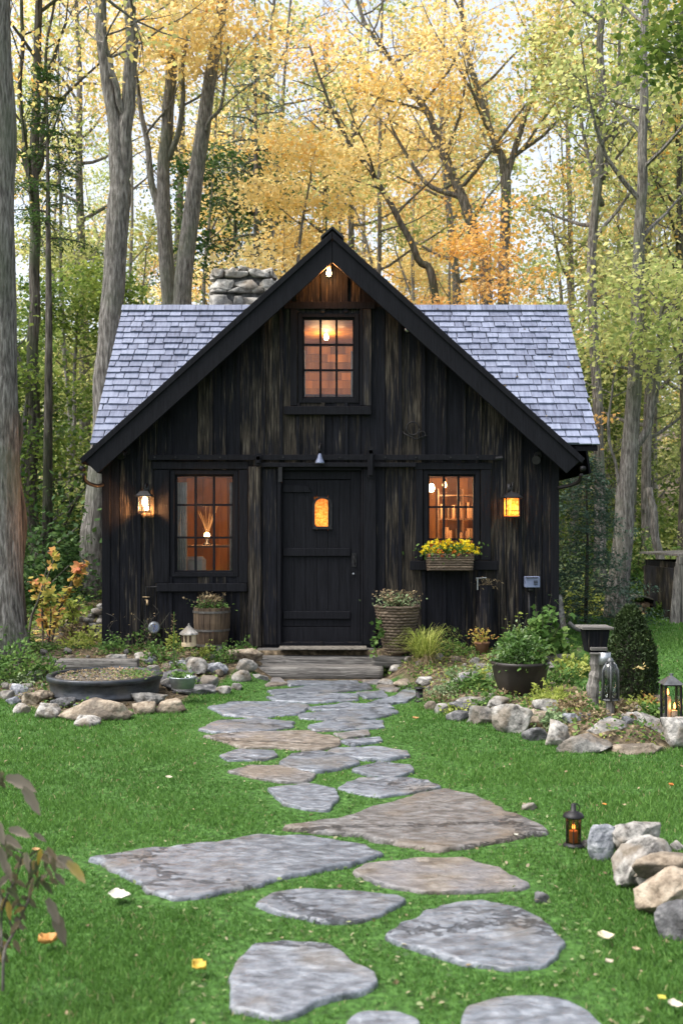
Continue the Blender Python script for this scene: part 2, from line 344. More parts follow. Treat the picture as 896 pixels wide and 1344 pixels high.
# ------------------------------------------------------------------ stepping stones
STONES = [
 ('large grey slate stone cut off by the bottom edge right of centre', 's', [(600,1344),(615,1318),(650,1305),(700,1303),(745,1310),(775,1325),(792,1344),(795,1368),(700,1388),(610,1372)]),
 ('small grey slate stone at the bottom edge in the middle', 's', [(455,1335),(475,1324),(520,1322),(548,1332),(552,1350),(500,1364),(455,1357)]),
 ('smooth blue grey slate stone with dark chipped lower edge, nearest on the left', 's', [(307,1277),(316,1252),(334,1234),(370,1229),(427,1233),(445,1241),(463,1259),(491,1270),(496,1283),(470,1295),(434,1302),(388,1323),(366,1329),(306,1316)]),
 ('large rounded blue grey slate stone with a crack on its right side', 's', [(505,1223),(548,1198),(577,1186),(634,1177),(684,1191),(720,1209),(741,1234),(727,1248),(713,1259),(663,1265),(613,1259),(577,1248),(548,1241)]),
 ('slim leaf shaped blue grey stone between the two nearest big slates and the widest slate', 's', [(332,1181),(363,1168),(406,1163),(477,1168),(520,1170),(531,1176),(506,1191),(470,1204),(420,1204),(370,1195)]),
 ('brown sandstone slab just above the rounded blue grey slate', 'b', [(461,1138),(491,1128),(548,1122),(606,1121),(648,1134),(691,1156),(684,1161),(620,1163),(577,1165),(548,1163),(506,1156)]),
 ('widest slate slab, reaching furthest left into the lawn', 's', [(126,1122),(163,1114),(227,1107),(291,1102),(334,1093),(406,1095),(477,1106),(498,1116),(449,1131),(406,1138),(334,1156),(277,1170),(227,1174),(191,1159),(156,1138)]),
 ('big triangular grey and brown slab reaching furthest right into the lawn', 'm', [(381,1081),(456,1070),(506,1052),(548,1040),(584,1034),(620,1041),(663,1063),(713,1081),(706,1090),(663,1098),(620,1106),(577,1111),(520,1102),(470,1091),(406,1086)]),
 ('pale grey wedge stone tapering towards the viewer above the big triangular slab', 's', [(354,1033),(401,1026),(438,1033),(445,1043),(429,1059),(401,1057),(373,1051)]),
 ('long pale grey stone right beside the pale wedge stone', 's', [(446,1031),(473,1019),(521,1018),(561,1023),(573,1029),(537,1037),(501,1042),(465,1037)]),
 ('brownish grey stone left above the pale wedge stone', 'm', [(302,1009),(328,1003),(370,1003),(412,1013),(402,1022),(373,1023),(336,1017)]),
 ('grey diamond shaped stone in the middle of the path', 's', [(370,999),(385,987),(417,983),(460,992),(469,998),(433,1007),(414,1009),(382,1004)]),
 ('small grey stone at the right rim beside the diamond shaped stone', 's', [(463,1007),(497,998),(537,1001),(541,1009),(517,1016),(489,1014)]),
 ('grey oval stone on the right, level with the tan slab end', 's', [(433,983),(449,979),(497,978),(529,983),(533,988),(505,993),(465,991)]),
 ('narrow dark stone on the left below the tan slab', 's', [(290,989),(312,982),(356,983),(362,988),(344,993),(300,994)]),
 ('long tan sandstone slab crossing the left of the path', 'b', [(278,964),(320,959),(401,958),(433,966),(437,975),(401,980),(365,977),(324,978),(308,972)]),
 ('flat grey stone left above the long tan slab', 's', [(268,954),(292,945),(332,942),(378,946),(378,952),(340,957),(288,958)]),
 ('flat grey stone right of the bare turf gap, one row above the tan slab', 's', [(409,950),(441,943),(497,944),(498,952),(449,955),(417,956)]),
 ('small tan grey stone touching the right end of the tan slab', 'm', [(440,960),(481,957),(484,962),(455,966)]),
 ('small grey stone right beyond the tan slab end', 's', [(449,970),(497,965),(501,970),(465,975)]),
 ('broad grey stone on the left, two rows above the tan slab', 's', [(282,926),(308,921),(361,920),(398,925),(386,934),(340,939),(300,935)]),
 ('broad grey stone on the right, two rows above the tan slab', 's', [(399,935),(441,931),(497,927),(515,932),(489,939),(433,941),(401,940)]),
 ('thin grey strip stone between the broad grey stones', 's', [(408,926),(457,921),(505,923),(510,926),(465,929),(417,929)]),
 ('grey stone in the middle of the third row below the steps', 's', [(357,912),(401,909),(463,909),(463,916),(409,919),(369,917)]),
 ('grey stone in the middle of the second row below the steps', 's', [(361,904),(421,898),(477,896),(481,902),(433,906),(369,908)]),
 ('narrow grey stone right at the foot of the steps', 's', [(381,892.5),(465,891.5),(465,894.5),(385,897)]),
 ('small tan stone at the right foot of the steps', 'b', [(477,890.5),(521,891),(521,895),(481,895)]),
 ('small grey stone right of the middle rows near the steps', 's', [(469,907),(501,905),(507,912),(481,914)]),
 ('curved grey stone at the right rim beside the small black path light', 's', [(487,920),(521,910),(535,898),(547,908),(533,917),(497,922)]),
 ('tan flat stone right of the steps beside the grass tuft', 'b', [(495,899),(505,893),(527,896),(520,904),(503,903)]),
 ('small tan stone left of the foot of the steps', 'b', [(340,889),(366,888),(376,895),(350,898)]),
]
M['slate_m'] = surf('mixed_slate_path', [(.34,(.072,.067,.064)),(.5,(.135,.127,.122)),(.66,(.21,.205,.205))], 15, .45, 1, (.9,1.6,1), 14, bdist=.035, scale2=13, blotch=(.17,.135,.10), blotch_amt=.6, blotch_scale=2.2, blotch_pos=(.5,.62), obj_amt=.14, crack=.6)
SPOLY = []
def stepping(label, kind, px, seed):
    rg = random.Random(seed)
    pts = [G(x, y, .03).xy for x, y in px]
    c = sum(pts, Vector((0,0)))/len(pts)
    g_ = 1+.12*min(1, max(0, (c.y-5.5)/3)); pts = [c+(p-c)*g_ for p in pts]
    # resample with a rough broken edge
    ed = []
    n = len(pts)
    for i in range(n):
        a, b = pts[i], pts[(i+1)%n]; k = max(2, int((b-a).length/.02))
        for j in range(k):
            p = a.lerp(b, j/k); u = (p-c)
            s = 1.03+.07*noise.noise((p.x*8, p.y*8, seed))+.05*noise.noise((p.x*24, p.y*24, seed))+.02*noise.noise((p.x*60, p.y*60, seed))
            ed.append(c+u*s)
    # round off corners
    for it in range(1): ed = [(ed[i-1]+ed[i]*2+ed[(i+1)%len(ed)])/4 for i in range(len(ed))]
    SPOLY.append([tuple(p) for p in ed])
    m = len(ed); vs = []; rings = [(1.0,-.05),(1.004,.010),(.994,.022),(.985,.028),(.96,.031),(.92,.031),(.86,.031),(.79,.03),(.72,.03),(.64,.03),(.56,.03),(.48,.03),(.4,.03),(.32,.03),(.24,.03),(.16,.03),(.08,.03)]
    for s, z in rings:
        for p in ed:
            q = c+(p-c)*s
            zz = z
            if s < .98:
                st = (q.x*1.5+q.y*5+noise.noise((q.x*3, q.y*3, seed))*1.2)*2.2; st = math.floor(st)+min(1,(st-math.floor(st))*5)
                w = noise.noise((q.x*2.2, q.y*5, seed))*.008+noise.noise((q.x*9, q.y*22, seed))*.006+.004*noise.noise((st*1.7, seed, 0))
                zz += w
            elif z > 0: zz += noise.noise((q.x*12, q.y*12, seed))*.006
            vs.append((q.x-c.x, q.y-c.y, zz))
    fs = [(r*m+i, r*m+(i+1)%m, (r+1)*m+(i+1)%m, (r+1)*m+i) for r in range(len(rings)-1) for i in range(m)]
    vs.append((0,0,.03)); t = len(vs)-1; r = (len(rings)-1)*m
    fs += [(r+i, r+(i+1)%m, t) for i in range(m)]
    me = bpy.data.meshes.new('stepping_stone'); me.from_pydata(vs, [], fs)
    me.polygons.foreach_set('use_smooth', [True]*len(me.polygons))
    o = link('stepping_stone', me, M[{'s':'slate','b':'slate_b','m':'slate_m'}[kind]], None, (c.x, c.y, (max(0, hz(c.x, c.y)) if c.y < 11 else 0)-.011))
    tag(o, label, 'paving stone', 'stepping stones of the garden path')
for i, (lb, k, px) in enumerate(STONES): stepping(lb, k, px, i*3.7+1)

# ------------------------------------------------------------------ rocks
def rock_mesh(sx, sy, sz, seed, sub=3, cuts=13, rough=.13, boxy=0):
    rg = random.Random(seed)
    bm = bmesh.new(); bmesh.ops.create_icosphere(bm, subdivisions=sub+1 if max(sx,sz) > .12 else sub, radius=1)
    pl = []
    for _ in range(cuts):
        n = Vector((rg.gauss(0,1), rg.gauss(0,1), rg.gauss(0,1))).normalized(); pl.append((n, rg.uniform(.50,.82)))
    pl.append((Vector((0,0,-1)), .55)); pl.append((Vector((rg.uniform(-.25,.25),rg.uniform(-.2,.2),1)).normalized(), rg.uniform(.62,.8)))
    for v in bm.verts:
        p = v.co.copy()
        if boxy: p = Vector([math.copysign(abs(a)**(1-boxy), a) for a in p])
        for n, c in pl:
            d = p.dot(n)
            if d > c: p -= n*(d-c)*.95
        p *= 1+rough*noise.noise(p*1.6+Vector((seed,0,0)))+rough*.6*noise.noise(p*4+Vector((0,seed,0)))+rough*.4*noise.noise(p*9)+rough*.2*noise.noise(p*20)
        v.co = (p.x*sx, p.y*sy, p.z*sz)
    # normalise to the asked size
    xs_ = [v.co.x for v in bm.verts]; zs_ = [v.co.z for v in bm.verts]
    kx = 2*sx/(max(xs_)-min(xs_)); kz = 2*sz/(max(zs_)-min(zs_)); mx = (max(xs_)+min(xs_))/2; mz = min(zs_)
    for v in bm.verts: v.co = ((v.co.x-mx)*kx, v.co.y, (v.co.z-mz)*kz)
    me = bpy.data.meshes.new('rock'); bm.to_mesh(me); bm.free()
    me.polygons.foreach_set('use_smooth', [True]*len(me.polygons)); return me
gA, gB, gC, gD = 'boulders edging the right garden bed', 'rocks around the round metal tub', 'rocks piled at the right edge in front', 'loose rocks in the left garden bed'
def rock(x0, x1, y0, y1, z, kind, label, group, seed, deep=.75, name='rock', sink=.02, cat='rock'):
    """x0..x1, y0..y1: its outline in the photo; z: height of the ground at its foot"""
    d = (CZ-z)*F/(y1-700.0)
    w = (x1-x0)/F*d/2; h = (y1-y0)/F*d/2
    if group in (gA, gC): w *= 1.10; h *= 1.12
    dy = w*deep
    h2 = max(h-dy*.5*(y1-700)/F*1.0, h*.72)
    p = Vector((((x0+x1)/2-448)/F*(d+dy*.6), d+dy*.8, z-sink))
    o = link(name, rock_mesh(w*1.04, dy, h2+sink/2, seed), M[kind], None, p)
    o.rotation_euler = (0, rnd.uniform(-.06,.06), 0)
    return tag(o, label, cat, group)
RK = [
 (649,696,926,964,0,'rock_p','pale rounded boulder, first big one in the right bed edge from the path',gA),
 (690,726,932,957,.02,'rock_t','brownish boulder squeezed between the pale rounded boulder and the blue grey one',gA),
 (717,746,948,980,0,'rock_p','upright pale rock beside the dark brick shaped stone',gA),
 (742,793,935,964,.03,'rock_b','blue grey boulder in the upper row below the glass cloche',gA),
 (772,824,946,980,0,'rock','smooth grey slanting boulder in the middle of the bed edge',gA),
 (733,802,965,991,-.01,'rock','long low grey boulder at the front of the bed edge, its left one',gA),
 (807,871,976,992,-.01,'rock_t','long flat tan rock at the front of the bed edge, its right one',gA),
 (817,881,937,970,.03,'rock','big dented grey boulder left of the tall lantern foot',gA),
 (874,918,943,983,.0,'rock','grey boulder below the tall lantern, cut by the right edge of the picture',gA),
 (686,719,955,973,0,'rock_d','dark brick shaped stone poking out of the right bed edge',gA),
 (615,652,927,952,0,'rock','grey rock left of the pale rounded boulder',gA),
 (587,616,934,947,0,'rock_d','dark flat slate at the foot of the right bed edge',gA),
 (557,574,920,932,0,'rock_t','small tan stone at the start of the right bed edge',gA),
 (590,640,922,934,.05,'rock_d','thin dark slate lying on top of the flat slate',gA),
 (600,655,915,926,.09,'rock','thin grey slate, topmost of the slate stack in the right bed',gA),
 (571,592,924,937,0,'rock','small grey rock just left of the dark flat slate',gA),
 (640,668,914,927,.12,'rock_p','pale stone behind the first pale boulder',gA),
 (700,735,918,934,.13,'rock','grey stone behind the brownish boulder',gA),
 (78,175,913,946,0,'rock_t','biggest long tan boulder in front of the round metal tub',gB),
 (173,204,920,938,0,'rock_t','small tan rock right of the biggest long tan boulder',gB),
 (171,219,908,923,.03,'rock','flat grey rock leaning on the right front of the tub',gB),
 (201,246,916,936,0,'rock_t','two toned tan rock ending the tub edging on the right',gB),
 (98,132,938,953,0,'rock_p','small white stone lying out on the grass before the tub',gB),
 (44,79,921,944,0,'rock_p','pale rock left of the biggest long tan boulder',gB),
 (18,40,922,937,0,'rock_p','small pale rock on the grass edge left of the tub',gB),
 (27,69,905,924,.02,'rock_t','flat cream and tan slab left of the tub',gB),
 (14,39,896,912,.02,'rock_b','blue grey rock above the flat cream slab',gB),
 (-4,18,905,916,.02,'rock','grey rock touching the left edge of the picture',gB),
 (6,29,913,925,0,'rock_b','small blue grey rock below the left edge rock',gB),
 (65,99,914,929,.02,'rock_d','dark rock under the left front of the tub rim',gB),
 (36,60,879,893,.06,'rock_b','blue grey rock behind the left rim of the tub',gB),
 (19,36,858,872,.14,'rock_p','pale rock beside the leafy shrub at the left edge',gD),
 (49,77,860,876,.12,'rock_p','white streaked rock behind the metal tub on the left',gD),
 (78,104,862,874,.14,'rock','grey rock behind the tub beside the timber edging',gD),
 (243,273,862,883,.14,'rock_p','pale rounded rock between the basin and the barrel planter',gD),
 (304,330,878,899,.02,'rock_p','pale rock left of the lower timber step',gD),
 (309,338,864,882,.12,'rock','grey rock left of the upper timber step',gD),
 (283,303,900,912,0,'rock_p','small white stone at the path end of the left bed',gD),
 (303,318,896,907,0,'rock','small grey stone beside the white stone near the path',gD),
 (296,345,850,868,.2,'rock_t','flat tan slab by the wall left of the steps',gD),
 (268,300,868,886,.1,'rock_b','blue grey rock in the plants right of the basin',gD),
 (322,352,884,898,0,'rock','flat grey rock touching the lower step on its left',gD),
 (262,286,886,902,.04,'rock','grey rock right of the small basin foot',gD),
 (176,204,855,868,.2,'rock_p','pale rock behind the tub below the round wall vent',gD),
 (140,168,857,869,.2,'rock','grey rock behind the tub below the yellow seedling',gD),
 (771,807,1085,1131,0,'rock_b','blue grey pitted rock, leftmost of the front right pile',gC),
 (801,863,1079,1123,.03,'rock_p','pale rounded rock at the back top of the front right pile',gC),
 (810,878,1104,1170,0,'rock_p','large cream rock in the middle of the front right pile',gC),
 (831,915,1120,1156,.09,'rock_t','flat brown slab balanced on top of the front right pile',gC),
 (834,872,1144,1172,0,'rock','small grey rock wedged under the flat brown slab',gC),
 (836,915,1143,1206,0,'rock_t','brown rock with dark underside in the front right pile',gC),
 (865,925,1184,1237,0,'rock_d','dark rough rock, lowest and nearest of the front right pile',gC),
 (763,780,1102,1114,0,'rock_p','small white stone between the black candle lantern and the rock pile',gC),
 (684,706,1052,1064,0,'rock_p','single white stone on the lawn beside the big triangular slab','small stones lying on the lawn'),
 (701,721,1170,1186,0,'rock_d','small dark chip of stone right of the brown sandstone slab','small stones lying on the lawn'),
 (878,898,1103,1117,0,'rock_p','small pale stone behind the front right pile at the picture edge','small stones lying on the lawn'),
]
for i, (x0,x1,y0,y1,z,k,lb,g) in enumerate(RK):
    flat = (y1-y0)/(x1-x0) < .4
    rock(x0,x1,y0,y1,z,k,lb,g,{18:1231,45:1412,24:1500}.get(i,i*5+3), deep=.6 if flat else .8)
# stones at the foot of the black wall, right side, and along the rear edge
EX = [(505,872,.22,.07,'rock_p','pale stone right of the steps by the wicker planter'),(528,878,.2,.08,'rock_t','tan stone beside the pale stone under the wicker planter'),
      (556,884,.17,.07,'rock','grey stone at the foot of the yellow grass tuft'),(519,886,.03,.06,'rock_p','pale stone where the steps meet the right bed'),
      (612,884,.2,.08,'rock','grey stone before the long timber edging'),(598,896,.15,.06,'rock_p','pale stone in the low herbs of the right bed'),
      (668,925,.14,.06,'rock_p','pale stone at the foot of the dark round pot'),(838,905,.15,.09,'rock_p','flat pale stone on the grass right of the dark cypress'),
      (856,915,.1,.08,'rock','flat grey stone on the grass behind the tall lantern')]
for i, (px, py, z, w, k, lb) in enumerate(EX):
    g = G(px, py, z); o = link('rock', rock_mesh(w*1.3, w, w*.65, 300+i*3), M[k], None, (g.x, g.y, hz(g.x, g.y)-.015)); tag(o, lb, 'rock', 'loose rocks in the right garden bed')
# ------------------------------------------------------------------ cottage
FY = 12.0
def hx(px, d=FY): return (px-448)/F*d
def hzz(py, d=FY): return CZ-(py-700)/F*d
def black_wood(name, streak, base=(.0025,.0026,.0038), hi=(.013,.0137,.019)):
    m, nt, N, L = nodes(name); out = N.new('ShaderNodeOutputMaterial'); b = N.new('ShaderNodeBsdfPrincipled'); L.new(b.outputs[0], out.inputs[0])
    tc = N.new('ShaderNodeTexCoord'); at = N.new('ShaderNodeAttribute'); at.attribute_name = 'rnd'
    cx = N.new('ShaderNodeCombineXYZ'); ml = N.new('ShaderNodeMath'); ml.operation = 'MULTIPLY'; ml.inputs[1].default_value = 40
    L.new(at.outputs['Fac'], ml.inputs[0]); L.new(ml.outputs[0], cx.inputs[1])
    ad = N.new('ShaderNodeVectorMath'); ad.operation = 'ADD'; L.new(tc.outputs['Object'], ad.inputs[0]); L.new(cx.outputs[0], ad.inputs[1])
    def nse(st, sc, de=6):
        mp = N.new('ShaderNodeMapping'); mp.inputs['Scale'].default_value = st; L.new(ad.outputs[0], mp.inputs[0])
        n = N.new('ShaderNodeTexNoise'); n.inputs['Scale'].default_value = sc; n.inputs['Detail'].default_value = de; n.inputs['Roughness'].default_value = .65
        L.new(mp.outputs[0], n.inputs[0]); return n
    grain = nse((7,1,.35), 9, 7); r = ramp(N, [(.3, base), (.7, hi)]); L.new(grain.outputs[0], r.inputs[0])
    st1 = nse((11,1,.55), 4.2, 9); st2 = nse((1,1,.6), 1.3, 3)
    sm = N.new('ShaderNodeMath'); sm.operation = 'MULTIPLY_ADD'; L.new(st2.outputs[0], sm.inputs[0]); sm.inputs[1].default_value = .7; L.new(st1.outputs[0], sm.inputs[2])
    ra = N.new('ShaderNodeMath'); ra.operation = 'MULTIPLY_ADD'; L.new(at.outputs['Fac'], ra.inputs[0]); ra.inputs[1].default_value = .22; L.new(sm.outputs[0], ra.inputs[2])
    th = ramp(N, [(.0, (0,0,0)), (1, (1,1,1))]); th.color_ramp.elements[0].position = .5; 
    mr = N.new('ShaderNodeMapRange'); mr.inputs[1].default_value = streak; mr.inputs[2].default_value = streak+.12; mr.inputs[4].default_value = .8
    L.new(ra.outputs[0], mr.inputs[0])
    sc = ramp(N, [(.40,(.010,.009,.008)),(.54,(.05,.041,.030)),(.7,(.16,.14,.11))]); L.new(grain.outputs[0], sc.inputs[0])
    mx = N.new('ShaderNodeMix'); mx.data_type = 'RGBA'; L.new(mr.outputs[0], mx.inputs[0]); L.new(r.outputs[0], mx.inputs[6]); L.new(sc.outputs[0], mx.inputs[7])
    L.new(mx.outputs[2], b.inputs['Base Color']); b.inputs['Roughness'].default_value = .65; b.inputs['Specular IOR Level'].default_value = .1
    bp = N.new('ShaderNodeBump'); bp.inputs['Strength'].default_value = .6; bp.inputs['Distance'].default_value = .006
    L.new(grain.outputs[0], bp.inputs['Height']); L.new(bp.outputs[0], b.inputs['Normal'])
    N.remove(th); return m
M['board'] = black_wood('black_boards', .99)
M['board_w'] = black_wood('worn_black_boards', .90)
M['trim'] = black_wood('black_trim', 1.3, (.004,.0041,.0055), (.013,.0135,.0175))
M['door'] = black_wood('black_door', 1.4, (.004,.0041,.0055), (.0135,.014,.018))
M['post'] = black_wood('worn_post', .95, (.006,.006,.008), (.03,.03,.036))
def shingle_mat():
    m, nt, N, L = nodes('shingle'); out = N.new('ShaderNodeOutputMaterial'); b = N.new('ShaderNodeBsdfPrincipled'); L.new(b.outputs[0], out.inputs[0])
    at = N.new('ShaderNodeAttribute'); at.attribute_name = 'rnd'; tc = N.new('ShaderNodeTexCoord')
    mp = N.new('ShaderNodeMapping'); mp.inputs['Scale'].default_value = (6,.8,.8); L.new(tc.outputs['Object'], mp.inputs[0])
    n = N.new('ShaderNodeTexNoise'); n.inputs['Scale'].default_value = 6; n.inputs['Detail'].default_value = 8; L.new(mp.outputs[0], n.inputs[0])
    n2 = N.new('ShaderNodeTexNoise'); n2.inputs['Scale'].default_value = 1.6; L.new(tc.outputs['Object'], n2.inputs[0])
    ad = N.new('ShaderNodeMath'); ad.operation = 'MULTIPLY_ADD'; L.new(at.outputs['Fac'], ad.inputs[0]); ad.inputs[1].default_value = .42; L.new(n.outputs[0], ad.inputs[2])
    a2 = N.new('ShaderNodeMath'); a2.operation = 'MULTIPLY_ADD'; L.new(n2.outputs[0], a2.inputs[0]); a2.inputs[1].default_value = .5; L.new(ad.outputs[0], a2.inputs[2])
    r = ramp(N, [(.62,(.10,.105,.135)),(.9,(.21,.225,.29)),(1.0,(.33,.35,.43))]); 
    mr = N.new('ShaderNodeMapRange'); mr.inputs[1].default_value = .4; mr.inputs[2].default_value = 1.35; L.new(a2.outputs[0], mr.inputs[0])
    r = ramp(N, [(.1,(.075,.085,.13)),(.45,(.145,.165,.245)),(.9,(.25,.28,.385))]); L.new(mr.outputs[0], r.inputs[0])
    L.new(r.outputs[0], b.inputs['Base Color']); b.inputs['Roughness'].default_value = .6
    bp = N.new('ShaderNodeBump'); bp.inputs['Strength'].default_value = .6; bp.inputs['Distance'].default_value = .006; L.new(n.outputs[0], bp.inputs['Height']); L.new(bp.outputs[0], b.inputs['Normal'])
    return m
M['shingle'] = shingle_mat()
M['shingle_d'] = surf('dark_roof_shingle', [(.3,(.012,.012,.014)),(.7,(.035,.036,.042))], 8, .8, .4, bdist=.01, rnd_amt=.4)
M['inwall'] = surf('warm_plank_lining', [(.3,(.30,.125,.022)),(.7,(.62,.30,.07))], 9, .6, .3, (1,1,.1), rnd_amt=.5)
M['infloor'] = surf('room_floor', [(.3,(.12,.07,.035)),(.7,(.2,.12,.07))], 5, .5, .1, (.2,1,1))

house = thing('cottage', 'small black board cottage with steep front gable and grey shingled side roofs', 'cottage', (-.106, FY, .3))
WL, WR, ZB = hx(137), hx(730), .30
AX, AZ = hx(436, 11.7), hzz(303, 11.7)          # apex of the gable roof surface
SL = (hzz(303,11.7)-hzz(600,11.7))/((hx(768,11.7)-hx(110,11.7))/2)
def roofz(x): return AZ-abs(x-AX)*SL
BY = 15.0
# openings in the front wall (x0,x1,z0,z1)
OL = (hx(224), hx(313), hzz(757), hzz(617))
OR_ = (hx(555), hx(629), hzz(735), hzz(617))
OU = (hx(391), hx(471), hzz(529), hzz(411))
OD = (hx(369), hx(474), .34, hzz(617))
HOLES = [OL, OR_, OU, OD]
def clip_board(mb, x0, x1, y0, y1, cut=.05):
    """a board running from the foot to the roof, split round the openings"""
    segs = [(ZB-.06, min(roofz(x0), roofz(x1))-cut)]
    if x0 < AX < x1: segs = [(ZB-.06, min(roofz(x0), roofz(x1))-cut)]
    for a, b, c, d in HOLES:
        if x1 > a+1e-4 and x0 < b-1e-4:
            ns = []
            for s, e in segs:
                if s < c < e: ns.append((s, c))
                elif c >= e: ns.append((s, e)); continue
                elif s >= d: ns.append((s, e)); continue
                if d < e: ns.append((max(s, d), e))
            segs = ns
    for s, e in segs:
        if e-s < .02: continue
        top0, top1 = roofz(x0)-cut, roofz(x1)-cut
        if abs(e-(min(roofz(x0), roofz(x1))-cut)) < 1e-6: mb.prism([(x0,s),(x1,s),(x1,top1),(x0,top0)], y0, y1)
        else: mb.prism([(x0,s),(x1,s),(x1,e),(x0,e)], y0, y1)
    return segs
edges = [WL]
rg = random.Random(3)
stops = sorted([a for h in HOLES for a in h[:2]]+[WL, WR, AX])
while edges[-1] < WR-.12: edges.append(edges[-1]+rg.uniform(.15,.29))
edges[-1] = WR
for sx in [a for h in HOLES for a in h[:2]]:     # let board joints fall on the openings
    i = min(range(1, len(edges)-1), key=lambda k: abs(edges[k]-sx)); edges[i] = sx
edges = sorted(set(edges+[AX]))
ed2 = [edges[0]]
for e in edges[1:]:
    if e-ed2[-1] < .05 and e not in stops: continue
    ed2.append(e)
edges = ed2
mb = MB(); mw = MB()
for a, b in zip(edges[:-1], edges[1:]):
    q = mw if (hx(330) < (a+b)/2 < hx(505) and rg.random() < .7) or rg.random() < .22 else mb
    q.cur = rg.random(); dy = rg.uniform(0, .012)
    clip_board(q, a+.0035, b-.0035, FY-dy, FY+.05)
mb.build('front_wall', M['board'], house); mw.build('worn_wall_board', M['board_w'], house)
bt = MB()
for e in edges[1:-1]:
    if rg.random() < .62:
        bt.cur = rg.random(); clip_board(bt, e-.02, e+.02, FY-.034, FY-.0125, .06)
bt.build('batten', M['board'], house)
bk = MB(); bk.cur = .3
clipx = [WL, AX, WR]
for a, b in zip(clipx[:-1], clipx[1:]): clip_board(bk, a, b, FY+.055, FY+.10) if False else None
# backing of the front wall, cut round the openings
xsb = sorted(set([WL, WR, AX]+[v for h in HOLES for v in h[:2]]))
for a, b in zip(xsb[:-1], xsb[1:]): clip_board(bk, a, b, FY+.052, FY+.12)
bk.build('wall_frame', M['trim'], house)
sw = MB()
for x, s in ((WL, 1), (WR, -1)):
    y = FY+.125
    while y < BY:
        w = rg.uniform(.16,.28); sw.cur = rg.random(); y2 = min(y+w, BY)
        sw.box(min(x, x+s*.1)+rg.uniform(-.006,.006), max(x, x+s*.1), y+.003, y2-.003, ZB-.06, roofz(x)+.05); y = y2
sw.build('side_wall', M['board'], house)
bw = MB(); bw.prism([(WL,ZB-.05),(WR,ZB-.05),(WR,roofz(WR)-.04),(AX,AZ-.1),(WL,roofz(WL)-.04)], BY+.005, BY+.1); bw.build('back_wall', M['board'], house)
cb = MB(); cb.cur = .7
cb.box(WL-.022, WL+.075, FY-.030, FY-.0125, ZB-.05, roofz(WL+.08)-.1); cb.box(WR-.075, WR+.022, FY-.030, FY-.0125, ZB-.05, roofz(WR-.08)-.1)
cb.build('corner_board', M['trim'], house, bev=.004)
# rooms
rm = MB(); x0, x1, y0, y1 = WL+.14, WR-.14, FY+.125, BY-.03
rm.box(x0, x1, y1, y1+.02, .345, 2.40); rm.box(x0-.02, x0, y0, y1, .345, 2.40); rm.box(x1, x1+.02, y0, y1, .345, 2.40)
rm.box(x0, x1, y0, y1, 2.405, 2.43)
rm.box(AX-1.15, AX-1.13, y0, y1, 2.43, 3.7); rm.box(AX+1.13, AX+1.15, y0, y1, 2.43, 3.7); rm.box(AX-1.13, AX+1.13, y0+1.6, y0+1.62, 2.435, 4.1)
rm.box(AX-1.13, AX+1.13, y0, y0+1.59, 4.1, 4.12)
rgi = random.Random(17)
def lining(xa, xb, yy, za, zb, vert=True):       # planks in front of the rear walls
    a_ = xa if vert else za
    while a_ < (xb if vert else zb):
        w_ = rgi.uniform(.09,.16); rm.cur = rgi.random(); e_ = min(a_+w_-.006, xb if vert else zb)
        if vert: rm.box(a_, e_, yy-.02-rgi.uniform(0,.006), yy-.002, za, zb)
        else:
            s_ = xa
            while s_ < xb: rm.cur = rgi.random(); t_ = min(s_+rgi.uniform(.2,.34), xb); rm.box(s_, t_-.006, yy-.02-rgi.uniform(0,.006), yy-.002, a_, e_); s_ = t_
        a_ += w_
lining(x0+.002, x1-.002, y1, .35, 2.4); lining(AX-1.12, AX+1.12, y0+1.6, 2.48, 4.09, False)
rm.cur = .2
rm.box(AX-1.12, AX+1.12, y0+1.40, y0+1.52, 3.42, 3.50); rm.box(AX-.5, AX-.42, y0+1.3, y0+1.38, 2.475, 3.41)
rm.build('room_lining', M['inwall'], house)
fl = MB(); fl.box(x0, x1, y0, y1, .30, .34); fl.box(AX-1.13, AX+1.13, y0, y0+1.6, 2.44, 2.47); fl.build('room_floor', M['infloor'], house)

# --- roofs
def shingle_plane(mb, org, u, v, n, wid, length, expo=.115, wr=(.09,.25), th=.016, seed=1, clip=False, jit=.012):
    rg = random.Random(seed); org, u, v, n = [Vector(a) for a in (org, u, v, n)]
    rows = int(length/expo)
    for r in range(rows+1):
        s = r*expo; x = rg.uniform(-.05, 0)
        while x < wid:
            w = rg.uniform(*wr); xa, xb = max(0, x), min(wid, x+w-rg.uniform(.005,.014)); x += w
            if xb-xa < .02: continue
            mid = org+u*((xa+xb)/2)+v*(s+expo*.5)
            if clip and mid.z < roofz(mid.x)-.10: continue
            s0 = s-rg.uniform(0, jit); s1 = min(s+expo*1.25, length+.01); lift = th*rg.uniform(.8,1.9)
            a = org+u*xa+v*s0; b = org+u*xb+v*(s0+rg.uniform(-.004,.004)); c = org+u*xb+v*s1; d = org+u*xa+v*s1
            mb.cur = rg.random()
            mb.add([a+n*.002, b+n*.002, c, d, a+n*(lift+.004), b+n*(lift+.004), c+n*.003, d+n*.003],
                   [(0,3,2,1),(4,5,6,7),(0,1,5,4),(1,2,6,5),(2,3,7,6),(3,0,4,7)])
MX0, MX1 = -2.85, 2.93; EY, EZ = 11.75, hzz(583, 11.75); RY = 13.49; RZ = hzz(405, RY)
vv = Vector((0, RY-EY, RZ-EZ)); ML = vv.length; vv.normalize(); nn = Vector((0, -vv.z, vv.y))
mb = MB(); shingle_plane(mb, (MX0, EY, EZ), (1,0,0), vv, nn, MX1-MX0, ML, seed=5, clip=True)
vb = Vector((0, -vv.y, vv.z)); nb = Vector((0, vb.z*1, vv.y))
